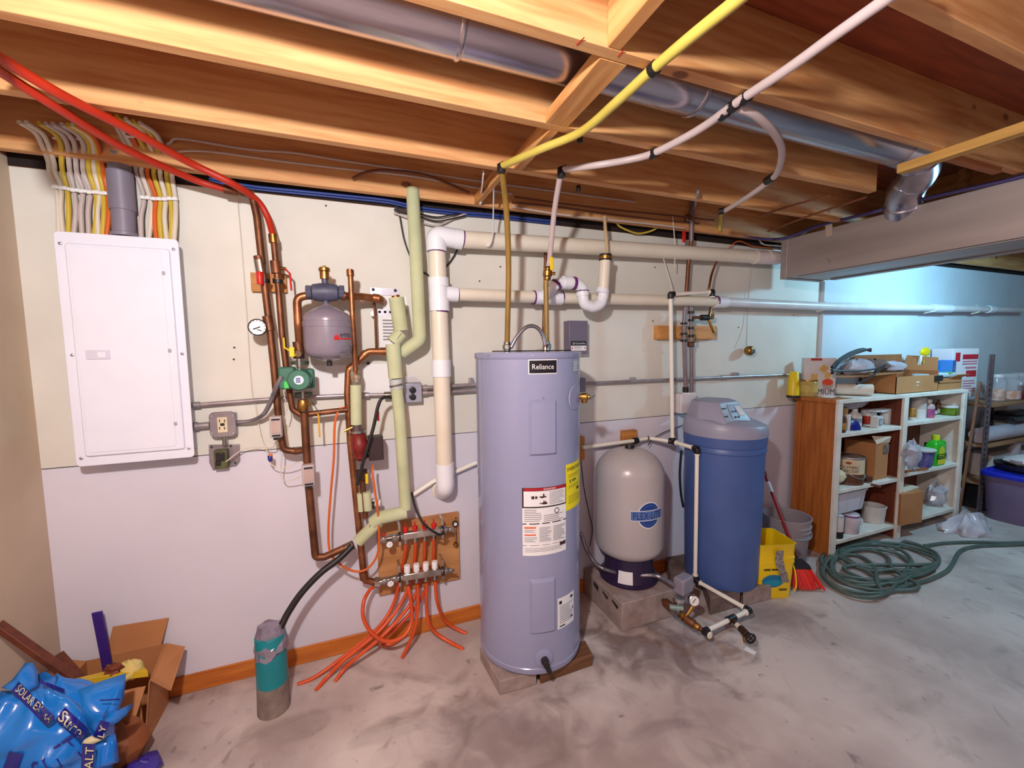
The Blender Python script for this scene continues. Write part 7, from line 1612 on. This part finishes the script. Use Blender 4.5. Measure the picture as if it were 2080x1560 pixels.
carton('white_panel_box','white flat box on the lowest rack shelf','box',(7.5,-0.2,RZ[0]+0.001),(0.9,0.2,0.22),0,mat('panel_white',(214,206,204),0.5))
t_ = thing('grey_mailing_tube','grey mailing tube standing in the rack','tube',(7.42,-0.30,RZ[0])); MB().tube([(7.42,-0.31,RZ[0]+0.002),(7.42,-0.31,RZ[1]-0.03)], 0.045, 18).build('tube_body', mat('tube_grey',(170,156,164),0.5), t_)
carton('dark_crate','dark crate under the lowest rack shelf','crate',(7.6,-0.2,0.001),(1.4,0.3,0.24),0,M_BLACKP)
dpn = thing('dark_board','tall dark brown board standing between the cabinet and the rack','board',(6.47,-0.15,0)); MB().box((6.44,-0.30,0.50),(6.50,-0.06,1.17)).build('board', wood_mat('board_dark',(70,30,20),(50,20,14),'Z',knots=False), dpn); MB().box((6.44,-0.10,0),(6.50,-0.06,0.5)).build('board_foot', wood_mat('board_dark',(70,30,20),(50,20,14),'Z',knots=False), dpn)
a0 = F(1947,1045,0.02); a1 = W(1991,775,0.30); tag(MB().beam(a0, a1, 0.07, 0.02, up=(0.3,-1,0)).build('leaning_plank', wood_mat('plank_brown',(132,84,58),(104,62,40),'Z',knots=False), bevel=0.002), 'narrow brown plank leaning against the slotted post', 'plank')
bn_ = thing('storage_bin','grey tote with bright blue lid in front of the rack','bin',F(2056,1088,0.0)); b0 = F(2034,1084,0.0); bcx_, bcy_ = b0.x+0.58, b0.y+0.10; bhh = hgt(Vector((b0.x,b0.y,0)),2030,992)
def binr(s, zf, g=0.0): return [Vector((bcx_+x,bcy_+y,zf)) for x,y in rrect(0.56*s+g,0.34*s+g,0.09)]
mb = MB(); mb.rings([binr(0.82,0),binr(0.84,0.01),binr(0.97,bhh-0.03),binr(1.0,bhh-0.03),binr(1.0,bhh)]); mb.build('tote', mat('tote_grey',(116,100,136),0.45,0,var=0.06), bn_)
mb = MB(); mb.rings([binr(1.0,bhh+0.001,0.03),binr(1.0,bhh+0.03,0.03),binr(1.0,bhh+0.045,0.0),binr(0.9,bhh+0.03,0.0)]); mb.build('lid', mat('lid_blue',(26,42,190),0.35), bn_)
mb = MB(); blob(mb,(bcx_+0.05,bcy_,bhh+0.13),0.17,0.12,0.05,rf,16,0.15); tag(mb.build('white_bundle', mat('bundle_white',(226,218,222),0.5), angle=50), 'white wrapped bundle with a red mark on the blue bin', 'bundle')
t_ = thing('black_tray','black tray under the white bundle on the blue bin','tray',(bcx_+0.05,bcy_,bhh+0.046)); MB().lathe([(0.16,0),(0.18,0.01),(0.19,0.05),(0.18,0.05),(0.15,0.012),(0.001,0.012)], (bcx_+0.05,bcy_,bhh+0.046), seg=24, caps=False).build('tray_body', M_BLACKP, t_)
# crumpled bag on the floor
q0, q1 = F(1922,1078,0), F(2045,1084,0); c_ = (q0+q1)/2
mb = MB(); r9 = random.Random(21)
def cb_fn(u, v):
    a = 2*PI*u; ph = PI/2*v; f = 1+0.16*math.sin(3*a+1)+0.10*math.sin(7*a+4*v)+0.07*math.sin(11*a-9*v)
    return c_+Vector((0.27*math.cos(a)*math.cos(ph)*f, 0.13*math.sin(a)*math.cos(ph)*f+0.06, 0.003+0.115*math.sin(ph)*(1+0.30*math.sin(5*a+3*v)+0.2*math.sin(2*a))))
mb.grid(cb_fn, 48, 10); tag(mb.build('plastic_bag', mat('bag_white',(222,214,222),0.2,0,c2=(196,184,196),scale=8,alpha=0.9), angle=35), 'crumpled white plastic bag lying on the floor before the cabinet', 'bag')

# ================================================================== GREEN HOSE
M_HOSE = mat('hose_green',(90,106,100),0.42,0,c2=(72,88,82),scale=10)
HP = [(2110,1104),(2040,1107),(1980,1110),(1950,1120),(1935,1145),(1920,1162),(1880,1180),(1830,1192)]
def oval(cx_, cy_, rx, ry, t, a0, a1, n):
    out = []
    for k in range(n):
        a = a0+(a1-a0)*k/n; x = rx*math.cos(a); y = ry*math.sin(a); out.append((cx_+x*math.cos(t)-y*math.sin(t), cy_+x*math.sin(t)+y*math.cos(t)))
    return out
HP += oval(1765,1160,98,46,0.05,1.0,PI*2+0.2,9)
HP += oval(1785,1140,118,38,0.02,0.2,PI*2+0.6,10)
HP += oval(1770,1148,82,42,-0.05,0.6,PI*2+0.5,9)
HP += [(1840,1160),(1800,1205),(1745,1212),(1690,1190),(1672,1160),(1690,1132),(1740,1128),(1775,1150),(1782,1185),(1800,1200),(1840,1190)]
HP += oval(1778,1130,72,30,0.12,0.9,PI*2-0.3,8)
HP += oval(1800,1126,108,32,0.10,-1.2,PI*1.2,7)
HP += oval(1752,1150,60,34,0.0,1.0,PI*2+0.8,9)
HP += oval(1790,1152,112,48,0.06,0.8,PI*2+0.3,10)
HP += [(1720,1150),(1760,1178),(1820,1185),(1860,1165),(1900,1150),(1905,1130),(1880,1110),(1885,1108),(1920,1103),(1980,1101),(2040,1103),(2110,1101)]
HP2 = []
for i, (x, y) in enumerate(HP):
    HP2.append(F(x, y, 0.014+0.018*(0.5+0.5*math.sin(i*1.9))*(1 if 8 < i < len(HP)-8 else 0)))
tag(MB().tube(spline(HP2, 7), 0.0125, 10).build('garden_hose', M_HOSE), 'long green garden hose coiled loosely on the floor before the cabinet', 'hose')

# ================================================================== CABLES UNDER THE FLOOR JOISTS
def wire(name, pts, r, m, lab, cat='cable', group=None, n=6):
    return tag(MB().tube(spline([p if isinstance(p, Vector) else W(*p) for p in pts], n), r, 8).build(name, m), lab, cat, group)
B1 = 0.13
wire('white_cable', [(337,330,0.06),(345,318,0.10),(370,307,B1),(437,309,B1),(560,326,B1),(700,343,B1),(836,358,B1),(960,380,B1),(1040,394,B1)], 0.005, C_P, 'pale cable stapled along the rim joist from the panel, lower of two')
wire('white_cable', [(322,300,0.07),(345,290,0.12),(370,282,B1),(501,303,B1),(600,311,B1),(700,327,B1),(836,347,B1),(960,366,B1),(1100,385,B1),(1290,410,B1)], 0.005, C_P, 'pale cable stapled along the rim joist from the panel, upper of two')
wire('brown_cable', [(716,363,B1),(745,350,0.16),(788,346,0.17),(869,357,0.16),(953,392,B1)], 0.007, C_BR, 'brown cable bowing out of a hole in the rim joist')
for i, (d, dy, lab) in enumerate(((0.02,0,'bright blue cable along the top of the wall, nearest the boards'),(0.035,-5,'second blue cable along the top of the wall, above the first'))):
    wire('blue_cable', [(425,366+dy,d),(470,376+dy,d),(520,384+dy,d),(600,392+dy,d),(700,402+dy,d),(790,412+dy,d),(852,426+dy,d),(936,436+dy,d),(1000,441+dy,d),(1130,455+dy,d)], 0.0055, C_B, lab)
for i, (y0, y1, lab) in enumerate(((434,441,'black cable sagging under the blue cables by the drain elbow, upper'),(440,449,'black cable sagging under the blue cables by the drain elbow, lower'))):
    wire('black_cable', [(800,y0-14,0.03),(852,y0,0.03),(886,y1,0.03),(915,y1-4,0.03),(945,y0-2,0.03)], 0.004, C_K, lab)
wire('beige_cable', [(800,432,0.025),(853,451,0.025),(888,458,0.025),(921,444,0.025),(950,432,0.03)], 0.005, C_P, 'beige cable drooping just above the white drain elbow')
wire('black_cable', [(805,418,0.03),(812,440,0.02),(822,490,0.015),(840,535,0.015),(858,552,0.015),(880,560,0.015),(905,543,0.015),(925,515,0.02),(935,492,0.03)], 0.0045, C_K, 'black cable hanging down the wall behind the insulated riser and looping to the drain')
for k, (x0, y0, x1, y1, d) in enumerate(((1040,412,1420,455,0.125),(1040,422,1390,462,0.125),(1045,400,1450,447,0.14),(1150,425,1580,486,0.10),(1200,440,1600,492,0.08))):
    P = [(x0+(x1-x0)*t, y0+(y1-y0)*t+rnd.uniform(-3,3), d) for t in (0,0.25,0.5,0.75,1)]
    wire('tan_cable', P, 0.005, (C_BR, C_P, C_BR, C_P, C_BR)[k], 'cable run along the rim joist past the heater pipes, %s from the ceiling' % ORD[k], group='cables along the rim joist')
wire('beige_cable', [(1250,450,0.06),(1262,462,0.05),(1294,474,0.04),(1320,470,0.05),(1340,460,0.06)], 0.006, C_Y, 'yellowish cable drooping below the joist above the standpipe')
wire('violet_cable', [(1400,458,0.10),(1450,468,0.10),(1502,478,0.10),(1559,486,0.12),X(1600,482,4.10),X(1665,458,4.11),X(1770,432,4.115),X(1877,404,4.115),X(2046,366,4.115),X(2100,352,4.115)], 0.010, C_V, 'violet cable along the wall top that turns to follow the trunk duct')
wire('white_cable', [(1540,484,0.05),(1550,496,0.05),(1575,499,0.05),(1600,497,0.06),(1640,470,0.2)], 0.005, C_W, 'white cable loop at the corner of the trunk duct')
wire('orange_cable', [(1478,506,0.03),(1500,490,0.05),(1530,500,0.04),(1580,505,0.03)], 0.004, C_O, 'orange cable crossing above the cream drain pipe by the trunk duct')
wire('white_string', [(1366,440,0.13),(1369,470,0.12),(1371,510,0.12),(1370,545,0.12)], 0.003, C_W, 'white string hanging in front of the cream drain pipe', 'string')
wire('white_string', [(1346,520,0.1),(1352,540,0.12),(1362,575,0.15),(1365,592,0.16)], 0.003, C_W, 'white string slanting down to the tall white pipe elbow', 'string')
for k, (a, b) in enumerate((((1540,440,2.38),(1690,396,2.38)),((1560,470,2.37),(1760,400,2.375)))):
    wire('rusty_cable', [F(*a), (F(*a)+F(*b))/2+Vector((0,0,0.006)), F(*b)], 0.006, C_BR, ('rust coloured cable crossing under the joists toward the duct elbow, upper','rust coloured cable crossing under the joists toward the duct elbow, lower')[k])
wire('perforated_strap', [F(1418,385,2.40),F(1416,400,2.39),W(1408,425,0.14),W(1385,455,0.06)], 0.007, M_STEEL, 'steel hanger strap beside the capped riser under the joist', 'strap')
for k,(px,py) in enumerate(((1178,282),(1175,383))):
    p = F(px,py,2.385); tag(MB().cbox(p,(0.016,0.018,0.03)).build('pipe_clip', M_BLACK, bevel=0.003), ('black pipe clip on the joist behind the yellow pipe','black pipe clip on the joist nearer the wall')[k], 'clip')
